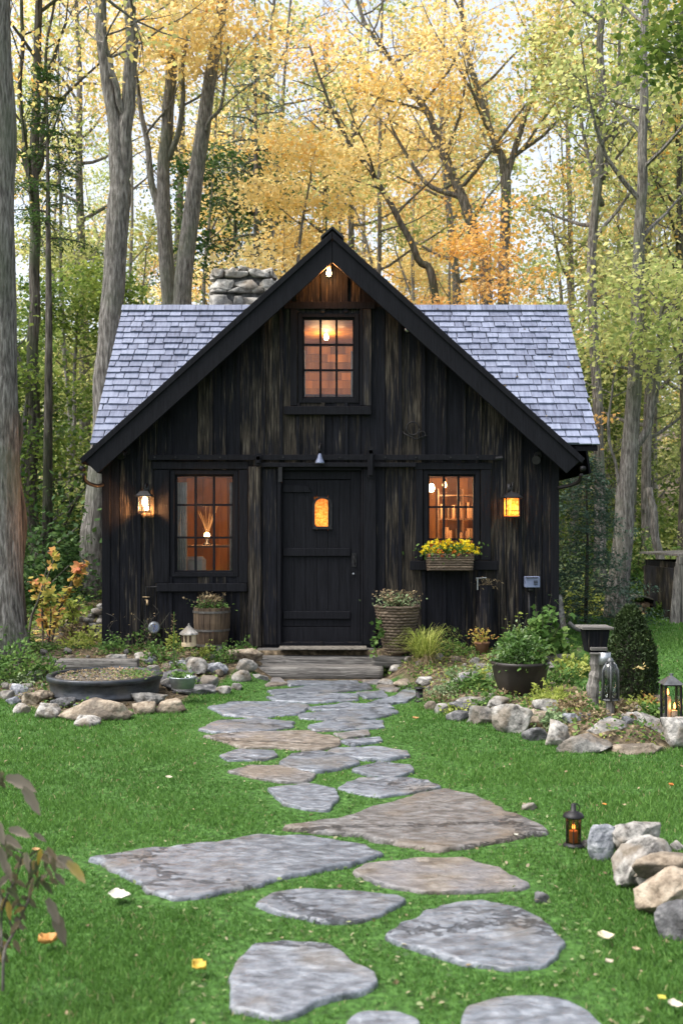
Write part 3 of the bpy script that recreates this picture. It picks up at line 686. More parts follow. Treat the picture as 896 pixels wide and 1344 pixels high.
shingle_plane(mb, (MX0, 2*RY-EY, EZ), (1,0,0), vb, nb, MX1-MX0, ML, seed=6, clip=True)
rg = random.Random(9); x = MX0-.01
while x < MX1:                                  # ridge caps
    w = rg.uniform(.16,.24); mb.cur = rg.random(); xe = min(x+w, MX1+.01)
    if RZ < roofz((x+xe)/2)-.05: x += w; continue
    for vdir, nrm in ((vv, nn), (vb, nb)):
        c = Vector(((x+xe)/2, RY, RZ+.03))-vdir*.045; mb.obox(c+nrm*.012, (1,0,0), vdir, nrm, (xe-x)/2-.003, .055, .006)
    x += w
mb.build('side_roof_shingles', M['shingle'], house)
dk = MB()
def zx(z): return (AZ-z+.06)/SL                  # half width of the gable roof at height z
for s_, xo in ((-1, MX0+.015), (1, MX1-.015)):
  dk = MB()
  for ysg in (1, -1):
    ye, ze, yr = (EY+.02 if ysg > 0 else 2*RY-EY-.02), EZ-.03, RY+(0 if ysg > 0 else .002)
    if 1:
        xe, xr = AX+s_*zx(ze), AX+s_*zx(RZ)
        if s_*xe > s_*xo: xe = xo-s_*.02
        q = [(xo,ye,ze),(xe,ye,ze),(xr,yr,RZ),(xo,yr,RZ)]
        dk.add(q+[(a_,b_,c_-.045) for a_,b_,c_ in q], [(0,1,2,3),(4,7,6,5),(0,4,5,1),(1,5,6,2),(2,6,7,3),(3,7,4,0)])
  for x in ((MX0+.02,) if s_ < 0 else (MX1-.045,)):   # side gable infill below the slopes
    dk.add([(x,EY+.3,2.3),(x,2*RY-EY-.3,2.3),(x,RY,RZ-.08),(x+.025,EY+.3,2.3),(x+.025,2*RY-EY-.3,2.3),(x+.025,RY,RZ-.08)],[(0,1,2),(3,5,4),(0,3,4,1),(1,4,5,2),(2,5,3,0)])
  dk.build('roof_deck', M['trim'], house)
# gable roof
gr = MB(); gs = MB(); XF = (hx(768,11.7)-hx(110,11.7))/2; GY0, GY1 = 11.69, 15.3
for s in (-1, 1):
    u = Vector((s, 0, -SL)).normalized(); ln = XF/u.x*s
    n = Vector((s*SL, 0, 1)).normalized()
    a = Vector((AX, 0, AZ)); e = a+u*ln
    # deck
    gr.add([(a.x,GY0+.01,a.z-.035),(e.x,GY0+.01,e.z-.035),(e.x,GY1,e.z-.035),(a.x,GY1,a.z-.035),(a.x,GY0+.01,a.z-.075),(e.x,GY0+.01,e.z-.075),(e.x,GY1,e.z-.075),(a.x,GY1,a.z-.075)],
           [(0,1,2,3),(4,7,6,5),(0,4,5,1),(1,5,6,2),(2,6,7,3),(3,7,4,0)])
    shingle_plane(gs, Vector((e.x, GY0-.02, e.z))-n*.03, (0,1,0), -u, n, GY1-GY0, ln-.01, expo=.125, th=.014, seed=20+s, jit=.03)
for s in (-1, 1):                               # ridge cap boards at the apex
    u = Vector((s, 0, -SL)).normalized(); n = Vector((s*SL, 0, 1)).normalized()
    c = Vector((AX, (GY0+GY1)/2-.02, AZ+.012))+u*.075; gs.obox(c+n*.012, u, (0,1,0), n, .085, (GY1-GY0)/2+.03, .01)
gr.build('gable_roof', M['trim'], house); gs.build('gable_roof_shingles', M['shingle_d'], house)
for s in (-1, 1):
    rb = MB(); u = Vector((s, 0, -SL)).normalized(); n = Vector((s*SL, 0, 1)).normalized(); ln = XF/abs(u.x)
    a = Vector((AX, 0, AZ))
    # outer barge board, vertical cut at the apex
    t0, t1 = .03, .27
    def pt(l, t):
        p = a+u*l-n*t; return (p.x, p.z)
    foot = pt(ln, t0); foot2 = pt(ln-.02, t1)
    apex0 = (AX+s*.002, AZ-t0/abs(n.z)); apex1 = (AX+s*.002, AZ-t1/abs(n.z))
    rb.prism([apex0, foot, foot2, apex1], 11.665, 11.70)
    rb.prism([(AX+s*.002, AZ-.02), pt(ln+.02, .012), pt(ln+.02, .075), (AX+s*.002, AZ-.02-.085)], 11.64, 11.664)  # narrow crown strip
    rb.build('barge_board', M['trim'], house, bev=.004)
    sf = MB()                                   # soffit boards under the overhang
    sf.prism([(AX+s*.01, AZ-.10), pt(ln-.02,.078), pt(ln-.02,.098), (AX+s*.01, AZ-.125)], 11.701, FY-.035)
    sf.build('soffit', M['trim'], house)
    gt = MB(); q = Vector(pt(ln-.03, .12)).to_3d(); ex = a+u*ln
    xw = WL if s < 0 else WR
    gt.tube(smoothpoly([(ex.x-s*.02, 11.72, ex.z-.19), (ex.x-s*.03, 11.78, ex.z-.27), (ex.x-s*.12, 11.88, ex.z-.315), (xw+s*.01, 11.97, ex.z-.30 if s<0 else ex.z-.335)], 5), .022, 8)
    gt.tube([(ex.x-s*.01, 11.66, ex.z-.13), (ex.x-s*.01, 11.745, ex.z-.13)], .032, 10)
    gt.build('gutter_outlet', M['metal'], house, smooth=True)
# chimney
M['rock_c'] = surf('chimney_stone', [(.33,(.14,.13,.115)),(.48,(.36,.34,.31)),(.66,(.60,.57,.52))], 10, .85, 1, bdist=.03, blotch=(.22,.16,.10), blotch_amt=.5, blotch_scale=3)
ch = MB(); rg = random.Random(11); cxx, cyy = (318-448)/F*14.3, 14.3
chx0, chx1 = hx(280,14.1), hx(358,14.1)
core = MB(); core.box(chx0+.04, chx1-.04, cyy-.26, cyy+.26, 3.3, hzz(362,14.1)); core.build('chimney_core', M['rock_d'], house)
cm = []
z = 3.9; row = 0
while z < hzz(360,14.1):
    hgt = rg.uniform(.06,.15)
    for yy in (cyy-.28, cyy+.28):
        x = chx0-.02+rg.uniform(-.02,.02)
        while x < chx1-.03:
            w = rg.uniform(.14,.40); w = min(w, chx1-x+.02)
            cm.append((x+w/2, yy+rg.uniform(-.02,.02), z+rg.uniform(-.012,.012), w/2*1.02, .10, hgt/2*rg.uniform(.95,1.15))); x += w
    for xx in (chx0+.03, chx1-.03):
        for yq in (-.12,.12): cm.append((xx, cyy+yq, z, .09, .15, hgt/2))
    z += hgt
for k in range(5): cm.append((chx0+.1+k*.15+rg.uniform(-.03,.03), cyy-.2, hzz(358,14.1)+rg.uniform(-.02,.03), .14, .16, .045))
bm = bmesh.new()
for i, (x,y,z,sx,sy,sz) in enumerate(cm):
    m_ = rock_mesh(sx, sy, sz, 500+i, sub=3, cuts=6, boxy=.5); m_.transform(__import__('mathutils').Matrix.Translation((0,0,-sz)) @ __import__('mathutils').Matrix.Rotation(rg.uniform(-.12,.12), 4, 'Y')); m_.transform(__import__('mathutils').Matrix.Translation(Vector((x,y,z))-wloc(house))); bm.from_mesh(m_); bpy.data.meshes.remove(m_)
me = bpy.data.meshes.new('chimney'); bm.to_mesh(me); bm.free(); me.polygons.foreach_set('use_smooth', [True]*len(me.polygons))
link('chimney', me, M['rock_c'], house)

# --- lights in and on the cottage
def plight(name, loc, power, col, rad, parent):
    l = bpy.data.lights.new(name, 'POINT'); l.energy = power; l.color = col; l.shadow_soft_size = rad
    o = bpy.data.objects.new(name, l); COL.objects.link(o); o.parent = parent; o.location = Vector(loc)-wloc(parent); return o
def frostm():
    m, nt, N, L = nodes('frosted_amber_glass'); out = N.new('ShaderNodeOutputMaterial'); t = N.new('ShaderNodeBsdfTranslucent'); g = N.new('ShaderNodeBsdfGlossy'); g.inputs['Roughness'].default_value = .25
    tc = N.new('ShaderNodeTexCoord'); n = N.new('ShaderNodeTexNoise'); n.inputs['Scale'].default_value = 45; L.new(tc.outputs['Object'], n.inputs[0])
    r = ramp(N, [(.38,(.80,.42,.14)),(.62,(1,.80,.48))]); L.new(n.outputs[0], r.inputs[0]); L.new(r.outputs[0], t.inputs[0])
    s = N.new('ShaderNodeMixShader'); s.inputs[0].default_value = .05; L.new(t.outputs[0], s.inputs[1]); L.new(g.outputs[0], s.inputs[2]); L.new(s.outputs[0], out.inputs[0]); return m
# --- windows
def window(op, cols, rows, trim, name='window', y=FY, sillx=None, sillz=None, headpx=None):
    x0, x1, z0, z1 = op; t = .052
    root = MB(); root.cur = .4                  # the frame itself
    for a in ((x0, x0+t, z0, z1), (x1-t, x1, z0, z1), (x0+t, x1-t, z1-t, z1), (x0+t, x1-t, z0, z0+t)):
        root.box(a[0], a[1], y-.02, y+.10, a[2], a[3])
    w = root.build('window', M['trim'], house, bev=.003)
    g0, g1, h0, h1 = x0+t, x1-t, z0+t, z1-t
    sa = MB(); s = .022
    for a in ((g0, g0+s, h0, h1), (g1-s, g1, h0, h1), (g0+s, g1-s, h1-s, h1), (g0+s, g1-s, h0, h0+s)): sa.box(a[0], a[1], y+.015, y+.055, a[2], a[3])
    sa.build('sash', M['trim'], w, bev=.002)
    mu = MB()
    for k in range(1, cols): xx = g0+s+(g1-g0-2*s)*k/cols; mu.box(xx-.013, xx+.013, y+.02, y+.05, h0+s, h1-s)
    for k, r_ in enumerate(rows): zz = h0+(h1-h0)*r_; mu.box(g0+s, g1-s, y+.023, y+.047, zz-.012, zz+.012)
    mu.build('glazing_bar', M['trim'], w)
    gl = MB(); gl.box(g0+s, g1-s, y+.033, y+.037, h0+s, h1-s); gl.build('glass', M['glass'], w)
    tr = MB(); tr.cur = .2
    for a in trim: tr.cur = rnd.random(); tr.box(hx(a[0]), hx(a[1]), y-.045-a[4], y-.0355+.0, hzz(a[3]), hzz(a[2]))
    tr.build('casing', M['trim'], w, bev=.004)
    return w
def W(x0, x1, y0, y1, o=0): return (x0, x1, y0, y1, o)
wl = window(OL, 3, (.355,.69), [W(203,223,617,765), W(314,326,617,765), W(201,327,606,616), W(207,325,765.5,776,.03)])
wr = window(OR_, 3, (.20,.60), [W(545,554,617,735), W(630,643,617,735), W(543,645,607.5,616.5), W(537,653,736,748,.03)])
wu = window(OU, 3, (.355,.67), [W(381,390,407,533), W(472,475.5,407,533), W(373,492,397,406.5), W(373,487,534,545,.03)])
aw = MB(); aw.cur = .95; aw.box(hx(476), hx(487), FY-.05, FY-.037, hzz(533), hzz(407)); aw.build('worn_casing', M['post'], wu, bev=.003)
# --- door
M['frost'] = frostm()
dr = MB(); dx0, dx1 = OD[0]+.012, OD[1]-.012; dz0, dz1 = .337, OD[3]+.012
xs_ = np.linspace(hx(371), hx(460), 7)
for a, b in zip(xs_[:-1], xs_[1:]): dr.cur = rnd.random(); dr.box(a+.002, b-.002, FY+.035, FY+.07, hzz(822), hzz(630)) if not (a < hx(423) < b or a < hx(413) < b-.02) else dr.box(a+.002, b-.002, FY+.035, FY+.07, hzz(822), hzz(692))
# planks above and around the little window
for a, b in zip(xs_[:-1], xs_[1:]):
    if (a < hx(423) < b or a < hx(413) < b-.02): dr.box(a+.002, b-.002, FY+.035, FY+.07, hzz(652), hzz(630))
door = dr.build('door', M['door'], house)
sti = MB()
sti.box(dx0, hx(371)-.001, FY+.02, FY+.07, dz0, dz1); sti.box(hx(460)+.001, dx1, FY+.02, FY+.07, dz0, dz1)
sti.box(hx(371), hx(460), FY+.021, FY+.07, hzz(629), dz1); sti.box(hx(371), hx(460), FY+.021, FY+.07, dz0, hzz(823))
sti.build('door_frame', M['door'], door, bev=.004)
for a, b in ((719.5, 730), (802.5, 812.5)):
    m_ = MB(); m_.box(hx(371)+.003, hx(460)-.003, FY+.004, FY+.034, hzz(b), hzz(a)); m_.build('cross_batten', M['door'], door, bev=.005)
m_ = MB(); m_.prism([(hx(371), hzz(646)), (hx(409), hzz(646)), (hx(405), hzz(638)), (hx(400), hzz(636.5)), (hx(371), hzz(636))], FY+.012, FY+.033); m_.build('strap_hinge', M['door'], door, bev=.003)
for yy in (641, 727, 808):
    m_ = MB(); m_.tube([(hx(366.5), FY-.03, hzz(yy-5)), (hx(366.5), FY-.03, hzz(yy+5))], .008, 8); m_.tube([(hx(366.5), FY-.03, hzz(yy-6.5)), (hx(366.5), FY-.03, hzz(yy-5))], .011, 8); m_.build('hinge_pin', M['metal'], door, smooth='auto')
m_ = MB()
for a in ((dx0, hx(409), dz0, dz1), (hx(437), dx1, dz0, dz1), (hx(409), hx(437), dz0, hzz(696)), (hx(409), hx(437), hzz(650), dz1)): m_.box(a[0], a[1], FY+.072, FY+.085, a[2], a[3])
m_.build('back_light_stop', M['door'], door)  # unseen board added behind the planks to stop room light leaking
# rounded little window
cx_, cz0, cz1 = hx(423), hzz(688), hzz(663); r_ = hx(433)-hx(423)
oval = [(cx_+r_*math.cos(t), cz1+r_*.35*0+ r_*math.sin(t)*.9) for t in np.linspace(0, math.pi, 13)]+[(cx_-r_, cz0), (cx_-r_*.8, hzz(691)), (cx_+r_*.8, hzz(691)), (cx_+r_, cz0)]
outer = [(cx_+hx(448+14)*1, hzz(694)), (cx_+hx(448+14), hzz(650)), (cx_-hx(448+14), hzz(650)), (cx_-hx(448+14), hzz(694))]
m_ = MB(); n_ = len(oval)
sc_ = 1.28
ov2 = [(cx_+(x-cx_)*sc_, (cz0+cz1)/2+(z-(cz0+cz1)/2)*1.12) for x, z in oval]
vs = [(x,FY+.018,z) for x,z in oval]+[(x,FY+.018,z) for x,z in ov2]+[(x,FY+.06,z) for x,z in oval]+[(x,FY+.04,z) for x,z in ov2]
m_.add(vs, [f for i in range(n_) for j in [(i+1)%n_] for f in ((i,j,j+n_,i+n_),(i,i+2*n_,j+2*n_,j),(i+n_,j+n_,j+3*n_,i+3*n_))])
m_.box(cx_-hx(461), cx_+hx(461), FY+.0, FY+.034, hzz(694.5), hzz(692)); 
ow = m_.build('door_window', M['metal'], door)
m_ = MB(); m_.prism(oval, FY+.045, FY+.049); m_.build('glass', M['frost'], ow); plight('pane_backlight', (cx_, FY+.28, (cz0+cz1)/2-.04), 2.2, (1,.60,.25), .03, ow)  # unseen lamp added behind the pane to make it glow
m_ = MB()                                        # planks filling between the round frame and the door boards
for s in (-1, 1):
    xo = [x for x in (xs_[2], xs_[4])][0 if s < 0 else 1]
    m_.box(min(xo, cx_+s*r_*1.1), max(xo, cx_+s*r_*1.1), FY+.036, FY+.068, hzz(692), hzz(652))
m_.build('door_infill', M['door'], door)
m_ = MB(); m_.tube(smoothpoly([(hx(464), FY+.02, hzz(728)), (hx(464), FY-.03, hzz(730)), (hx(465), FY-.035, hzz(736)), (hx(465.5), FY+.018, hzz(742))], 4), .006, 8)
m_.box(hx(461.5), hx(467.5), FY+.012, FY+.0195, hzz(744), hzz(726)); m_.build('handle', M['metal'], door)
m_ = MB(); m_.lathe([(.001,0),(.012,.0),(.012,.012),(.001,.014)], (0,0,0), 12); m_.v = [(hx(463.5)+a, FY+.015-c, hzz(753)+b) for a,b,c in m_.v]; m_.build('lock', M['steel'], door)
# casing of the door and the worn post beside it
m_ = MB()
m_.box(hx(345), hx(363.5), FY-.050, FY-.036, .31, hzz(616)); m_.build('door_casing', M['board'], house, bev=.004)
m_ = MB(); m_.cur = .6; m_.box(hx(476.5), hx(493), FY-.050, FY-.036, .31, hzz(616)); m_.box(hx(363.8), hx(369), FY-.045, FY+.02, .31, hzz(616.5)); m_.box(hx(474), hx(476.2), FY-.045, FY+.02, .31, hzz(616.5)); m_.box(hx(369), hx(474), FY-.04, FY+.02, hzz(617.5), hzz(612.5)); m_.build('door_casing', M['trim'], house, bev=.004)
m_ = MB(); m_.cur = .9; m_.box(hx(326.5), hx(343), FY-.075, FY-.036, .29, hzz(613)); m_.build('worn_post', M['post'], house, bev=.006)
m_ = MB()
for a_ in ((OD[0]+.001, OD[0]+.011), (OD[1]-.011, OD[1]-.001)): m_.box(a_[0], a_[1], FY+.021, FY+.12, .337, OD[3]-.002)
m_.build('jamb_light_stop', M['trim'], house)  # strips added to close the door gaps against room light
m_ = MB(); m_.box(hx(343), hx(494), FY-.03, FY+.06, .26, .335); m_.build('door_sill', M['trim'], house, bev=.004)
# door rail with its hardware
m_ = MB(); m_.box(hx(196), hx(656), FY-.088, FY-.052, hzz(604.5), hzz(597.5)); rail = m_.build('sliding_rail', M['trim'], house, bev=.003)
m_ = MB(); m_.box(hx(344), hx(545), FY-.10, FY-.055, hzz(613.5), hzz(608)); m_.build('lower_rail', M['trim'], rail, bev=.003)
for px in (205, 232, 262, 290, 340, 372, 446, 505, 545, 590, 625):
    m_ = MB(); m_.tube([(hx(px), FY-.088, hzz(601)), (hx(px), FY-.10, hzz(601))], .011, 6); m_.build('bolt', M['metal'], rail)
for px, a, b in ((486, 588, 628), (340, 596, 612)):
    m_ = MB(); m_.box(hx(px-4), hx(px+4), FY-.125, FY-.105, hzz(b), hzz(a)); m_.tube([(hx(px), FY-.15, hzz(a+6)), (hx(px), FY-.08, hzz(a+6))], .028, 12)
    m_.box(hx(px-2.5), hx(px+2.5), FY-.15, FY-.125, hzz(b-3), hzz(a+4)); m_.build('rail_hanger', M['trim'], rail, bev=.002)
m_ = MB(); m_.box(hx(366), hx(371), FY-.12, FY-.10, hzz(633), hzz(614)); m_.build('rail_hanger', M['metal'], rail)
m_ = MB(); m_.tube([(hx(648), FY-.10, hzz(603)), (hx(657), FY-.10, hzz(602))], .03, 8); m_.build('rail_end', M['metal'], rail)
# round iron pieces fixed to the boards
def ring(mb, c, r, tr, n=20):
    mb.tube([(c[0]+r*math.cos(a), c[1], c[2]+r*math.sin(a)) for a in np.linspace(0, 2*math.pi, n+1)], tr, 6)
t = thing('iron_wall_hook', 'black wrought iron ring hook on the boards right of the upper window', 'hook', (hx(543), FY-.04, hzz(566)))
m_ = MB(); ring(m_, (hx(541), FY-.05, hzz(563)), .075, .008); ring(m_, (hx(553), FY-.05, hzz(571)), .04, .006); m_.build('ring', M['metal'], t, smooth=True)
m_ = MB(); m_.tube([(hx(528), FY-.012, hzz(566)), (hx(530), FY-.06, hzz(570)), (hx(545), FY-.07, hzz(577)), (hx(560), FY-.05, hzz(572))], .007, 6); m_.build('hook', M['metal'], t, smooth=True)
for px, py, lb in ((167, 592, 'small dark flood lamp high on the boards left of the left wall lantern'), (705, 598, 'small dark flood lamp high on the boards right of the right wall lantern')):
    t = thing('flood_lamp', lb, 'lamp', (hx(px), FY-.03, hzz(py)), 'small flood lamps under the eaves')
    m_ = MB(); m_.tube([(hx(px), FY-.012, hzz(py)), (hx(px), FY-.03, hzz(py))], .045, 14); m_.tube([(hx(px), FY-.03, hzz(py)), (hx(px-2), FY-.09, hzz(py+6))], .012, 8); m_.build('bracket', M['metal'], t)
    m_ = MB(); a = Vector((hx(px-2), FY-.08, hzz(py+5))); b = a+Vector((-.03, -.09, -.02)); m_.tube([a, a.lerp(b,.4), b], [.018, .045, .05], 14); m_.build('lamp_head', M['metal'], t, smooth='auto')
t = thing('wall_spotlight', 'tiny white dot light on the boards under the right barge board', 'lamp', (hx(534), FY-.03, hzz(433)))
m_ = MB(); m_.tube([(hx(534), FY-.012, hzz(433)), (hx(534), FY-.05, hzz(433)), (hx(534), FY-.055, hzz(433))], [.035,.03,.012], 14); m_.build('lamp_head', M['steel'], t, smooth=True)
# gooseneck lamp above the door
t = thing('gooseneck_lamp', 'blue grey bell shaded gooseneck lamp above the door', 'lamp', (hx(420), FY-.05, hzz(590)))
m_ = MB(); m_.tube(smoothpoly([(hx(421), FY-.012, hzz(590)), (hx(421), FY-.10, hzz(583)), (hx(420), FY-.16, hzz(588)), (hx(420), FY-.16, hzz(594))], 5), .009, 8); m_.obox((hx(421), FY-.02, hzz(589)), (1,0,0), (0,1,0), (0,0,1), .03, .008, .03); m_.build('arm', M['metal'], t, smooth='auto')
m_ = MB(); m_.lathe([(.012,.10),(.02,.085),(.028,.05),(.052,.0),(.056,-.012),(.05,-.012),(.02,.05),(.008,.07)], (hx(420), FY-.16, hzz(608)), 18); m_.build('lamp_shade', M['blueg'], t, smooth=True)

WARM = (1,.55,.24)
t = thing('hanging_bulb', 'bare glowing bulb in a steel holder under the gable peak', 'lamp', (hx(432,11.85), 11.85, hzz(345,11.85)))
bx_, bz_ = hx(431.5,11.85), hzz(357,11.85)
m_ = MB(); m_.tube([(bx_,11.85,bz_+.04),(bx_,11.85,bz_+.06),(bx_+.005,11.85,bz_+.10),(bx_+.008,11.85,bz_+.13)], [.024,.03,.03,.015], 14); m_.tube([(bx_+.008,11.85,bz_+.13),(bx_+.01,11.85,AZ-.2)], .006, 6); m_.build('socket', M['steel'], t, smooth=True)
m_ = MB(); m_.lathe([(.002,-.05),(.018,-.045),(.028,-.025),(.026,0),(.017,.025),(.014,.04)], (bx_,11.85,bz_), 14); m_.build('bulb', M['bulb'], t, smooth=True)
plight('gable_bulb_light', (bx_, 11.80, bz_-.03), 7, (1,.36,.10), .03, t)
def wall_lantern(px, py, label, lit, sc=1.0):
    """px,py: middle of the glass body"""
    x, z = hx(px, 11.85), hzz(py, 11.85); y = 11.85
    t = thing('wall_lantern', label, 'lantern', (x, FY-.03, z), 'iron lanterns on the cottage front')
    m_ = MB(); m_.obox((x, FY-.022, z+.20*sc), (1,0,0), (0,1,0), (0,0,1), .03, .012, .06)
    m_.tube(smoothpoly([(x, FY-.03, z+.22*sc), (x+.02, FY-.08, z+.27*sc), (x+.01, y, z+.25*sc), (x, y, z+.16*sc)], 5), .008, 8); m_.build('bracket', M['metal'], t, smooth='auto')
    m_ = MB()
    w0, w1, zt, zb = .075*sc, .105*sc, z+.10*sc, z-.12*sc
    vs = [(x-w1,y-w1,zt),(x+w1,y-w1,zt),(x+w1,y+w1,zt),(x-w1,y+w1,zt),(x-.045,y-.045,zt+.055),(x+.045,y-.045,zt+.055),(x+.045,y+.045,zt+.055),(x-.045,y+.045,zt+.055)]
    m_.add(vs, [(0,3,2,1),(4,5,6,7),(0,1,5,4),(1,2,6,5),(2,3,7,6),(3,0,4,7)])
    m_.tube([(x,y,zt+.05),(x,y,zt+.075)], [.03,.008], 10); m_.box(x-w1-.006, x+w1+.006, y-w1-.006, y+w1+.006, zt-.012, zt-.001); m_.build('cap', M['metal'], t, bev=.002)
    m_ = MB()
    for sx in (-1, 1):
        for sy in (-1, 1): m_.obox((x+sx*w0*1.02, y+sy*w0*1.02, (zt+zb)/2), (1,0,0), (0,1,0), (0,0,1), .006, .006, (zt-zb)/2-.013)
    for sx in (-1, 1): m_.box(x-w0, x+w0, y+sx*w0-.004, y+sx*w0+.004, zb+.06, zb+.066); m_.box(x+sx*w0-.004, x+sx*w0+.004, y-w0, y+w0, zb+.06, zb+.066)
    m_.box(x-w0-.012, x+w0+.012, y-w0-.012, y+w0+.012, zb-.012, zb); m_.build('frame', M['metal'], t)
    m_ = MB()
    for a in ((x-w0+.006,x+w0-.006,y-w0-.001,y-w0+.001),(x-w0+.006,x+w0-.006,y+w0-.001,y+w0+.001),(x-w0-.001,x-w0+.001,y-w0+.006,y+w0-.006),(x+w0-.001,x+w0+.001,y-w0+.006,y+w0-.006)): m_.box(*a, zb+.001, zt-.013)
    m_.build('glass', M['glass'] if lit else M['frost'], t)
    m_ = MB(); m_.lathe([(.003,-.05),(.02,-.04),(.03,-.01),(.025,.03),(.012,.06)], (x, y, z+.01), 14); m_.build('bulb', M['bulb'] if lit else M['bulb_soft'], t, smooth=True)
    plight('lantern_light', (x, y+.0, z-.06), 24 if lit else .8, (1,.40,.12), .03, t)
wall_lantern(190, 660, 'brightly lit iron lantern on the boards left of the left window', True, .82)
wall_lantern(671, 664, 'dim amber glass iron lantern on the boards right of the flower basket window', False, 1.0)

# furniture seen through the panes
def pend(x, y, z, zt, nm, lb, pw, mat='bulb', r=.03):
    t = thing(nm, lb, 'lamp', (x, y, z)); m_ = MB(); m_.tube([(x,y,z+.05),(x,y,zt)], .004, 6); m_.tube([(x,y,z+.03),(x,y,z+.07)], .014, 8); m_.build('cord', M['metal'], t)
    m_ = MB(); m_.lathe([(.003,-r*1.4),(r*.7,-r*1.2),(r,-.2*r),(r*.8,r*.6),(r*.4,r*1.3)], (x,y,z), 14); m_.build('bulb', M[mat], t, smooth=True)
    plight('room_light', (x, y, z-.09), pw, WARM, .08, t)
pend(hx(428,12.9), 12.9, hzz(442,12.9), 4.1, 'pendant_lamp', 'glowing pendant bulb in the middle of the upper window', 6)
pend(hx(412,12.6), 12.6, hzz(419,12.6), 4.1, 'ceiling_spot', 'small glowing ceiling bulb at the top left of the upper window', 1.5, 'bulb_soft', .022)
pend(hx(447,12.6), 12.6, hzz(419,12.6), 4.1, 'ceiling_spot', 'small glowing ceiling bulb at the top right of the upper window', 1.5, 'bulb_soft', .022)
pend(hx(566,13.2), 13.2, hzz(640,13.2), 2.4, 'pendant_lamp', 'round glowing bulb in the top left panes of the flower basket window', 17, 'bulb', .04)
pend(hx(583,13.6), 13.6, hzz(636,13.6), 2.4, 'pendant_lamp', 'second glowing bulb, right of the round one in the flower basket window', 9, 'bulb_soft', .03)
t = thing('table_lamp', 'glowing branch shaped table lamp in the middle of the left window', 'lamp', (hx(272,13.2), 13.2, 1.0))
m_ = MB(); xl, yl, zl = hx(272,13.2), 13.2, hzz(703,13.2)
m_.lathe([(.06,-.02),(.05,0),(.02,.02),(.03,.06),(.02,.10)], (xl, yl, zl-.1), 14); m_.build('base', M['metal'], t, smooth=True)
m_ = MB(); rg = random.Random(4)
for k in range(16):
    a = rg.uniform(-.5,.5); b = rg.uniform(-.4,.4); m_.tube([(xl,yl,zl), (xl+a*.12,yl+b*.12,zl+.15), (xl+a*.3,yl+b*.3,zl+rg.uniform(.25,.42))], [.004,.0025,.0015], 5)
m_.build('glowing_twigs', emis('glowing_twig', (1,.38,.10), .38), t)
m_ = MB(); m_.lathe([(.005,-.03),(.03,-.02),(.04,.0),(.03,.03),(.005,.045)], (xl, yl-.02, zl), 12); m_.build('bulb', M['bulb_soft'], t, smooth=True)
plight('lamp_light', (xl, yl-.12, zl+.05), 8, WARM, .06, t)
tb = thing('side_table', 'dark side table under the branch lamp inside the left window', 'table', (xl, 13.2, .34))
m_ = MB(); m_.box(xl-.5, xl+.45, 12.95, 13.5, zl-.15, zl-.12); m_.build('table_top', M['infloor'], tb)
for sx in (-.46, .41):
    for yy in (12.99, 13.46): m_ = MB(); m_.box(xl+sx, xl+sx+.04, yy-.02, yy+.02, .345, zl-.151); m_.build('leg', M['infloor'], tb)
M['linen'] = surf('linen_cloth', [(.3,(.25,.24,.2)),(.7,(.42,.40,.35))], 12, .9, .2)
M['seat'] = surf('chair_cloth', [(.3,(.14,.09,.06)),(.7,(.26,.18,.12))], 12, .9, .2)
def curtain(xa, xb, y, z0, z1, lb, mat):
    n = 40; vs = []; 
    for i in range(n+1):
        t_ = i/n; x = xa+(xb-xa)*t_; yy = y+.018*math.sin(t_*26)
        vs += [(x, yy, z0), (x, yy, z1)]
    me = bpy.data.meshes.new('curtain'); me.from_pydata(vs, [], [(2*i, 2*i+2, 2*i+3, 2*i+1) for i in range(n)]); me.polygons.foreach_set('use_smooth', [True]*n)
    o = link('curtain', me, mat); s = o.modifiers.new('thick', 'SOLIDIFY'); s.thickness = .004; return tag(o, lb, 'curtain', None)
curtain(hx(228), hx(243), FY+.16, .9, 2.2, 'pale linen curtain hanging at the left side of the left window', M['linen'])
curtain(hx(300), hx(309), FY+.16, .9, 2.2, 'narrow pale curtain at the right side of the left window', M['linen'])
curtain(hx(392), hx(400), FY+.16, 3.0, 3.75, 'pale curtain at the left side of the upper window', M['linen'])
curtain(hx(461), hx(471), FY+.16, 3.0, 3.75, 'pale curtain at the right side of the upper window', M['linen'])
ac = thing('armchair', 'brown cloth armchair seen low in the left window', 'chair', (hx(258,12.7), 12.7, .34))
x_ = hx(252,12.7)
m_ = MB(); m_.box(x_-.25, x_+.25, 12.55, 13.0, .5, .75); m_.build('seat', M['seat'], ac, bev=.03)
m_ = MB(); m_.box(x_-.25, x_+.2, 12.42, 12.545, .5, 1.32); m_.build('backrest', M['linen'], ac, bev=.04)
for s in (-1, 1): m_ = MB(); m_.box(x_+s*.31-.055, x_+s*.31+.055, 12.45, 13.0, .345, .95); m_.build('armrest', M['seat'], ac, bev=.03)
cu = thing('bookcase', 'dark open shelves inside the flower basket window', 'shelf', (hx(600,14), 14.0, .34))
m_ = MB(); 
for k in range(6): m_.box(hx(575,14), hx(640,14), 13.9, 14.2, .5+k*.32, .52+k*.32)
m_.build('shelf', M['infloor'], cu)
for px in (575, 607, 640): m_ = MB(); m_.box(hx(px,14)-.02, hx(px,14)-.002, 13.89, 14.21, .345, 2.2); m_.build('upright', M['infloor'], cu)
rgk = random.Random(8)
m_ = MB()
for k in range(5):
    x = hx(577,14)
    while x < hx(636,14): 
        w = rgk.uniform(.02,.05); h = rgk.uniform(.12,.22)
        if rgk.random() < .7: m_.cur = rgk.random(); m_.box(x, x+w*.9, 13.93, 14.1, .521+k*.32, .521+k*.32+h)
        x += w
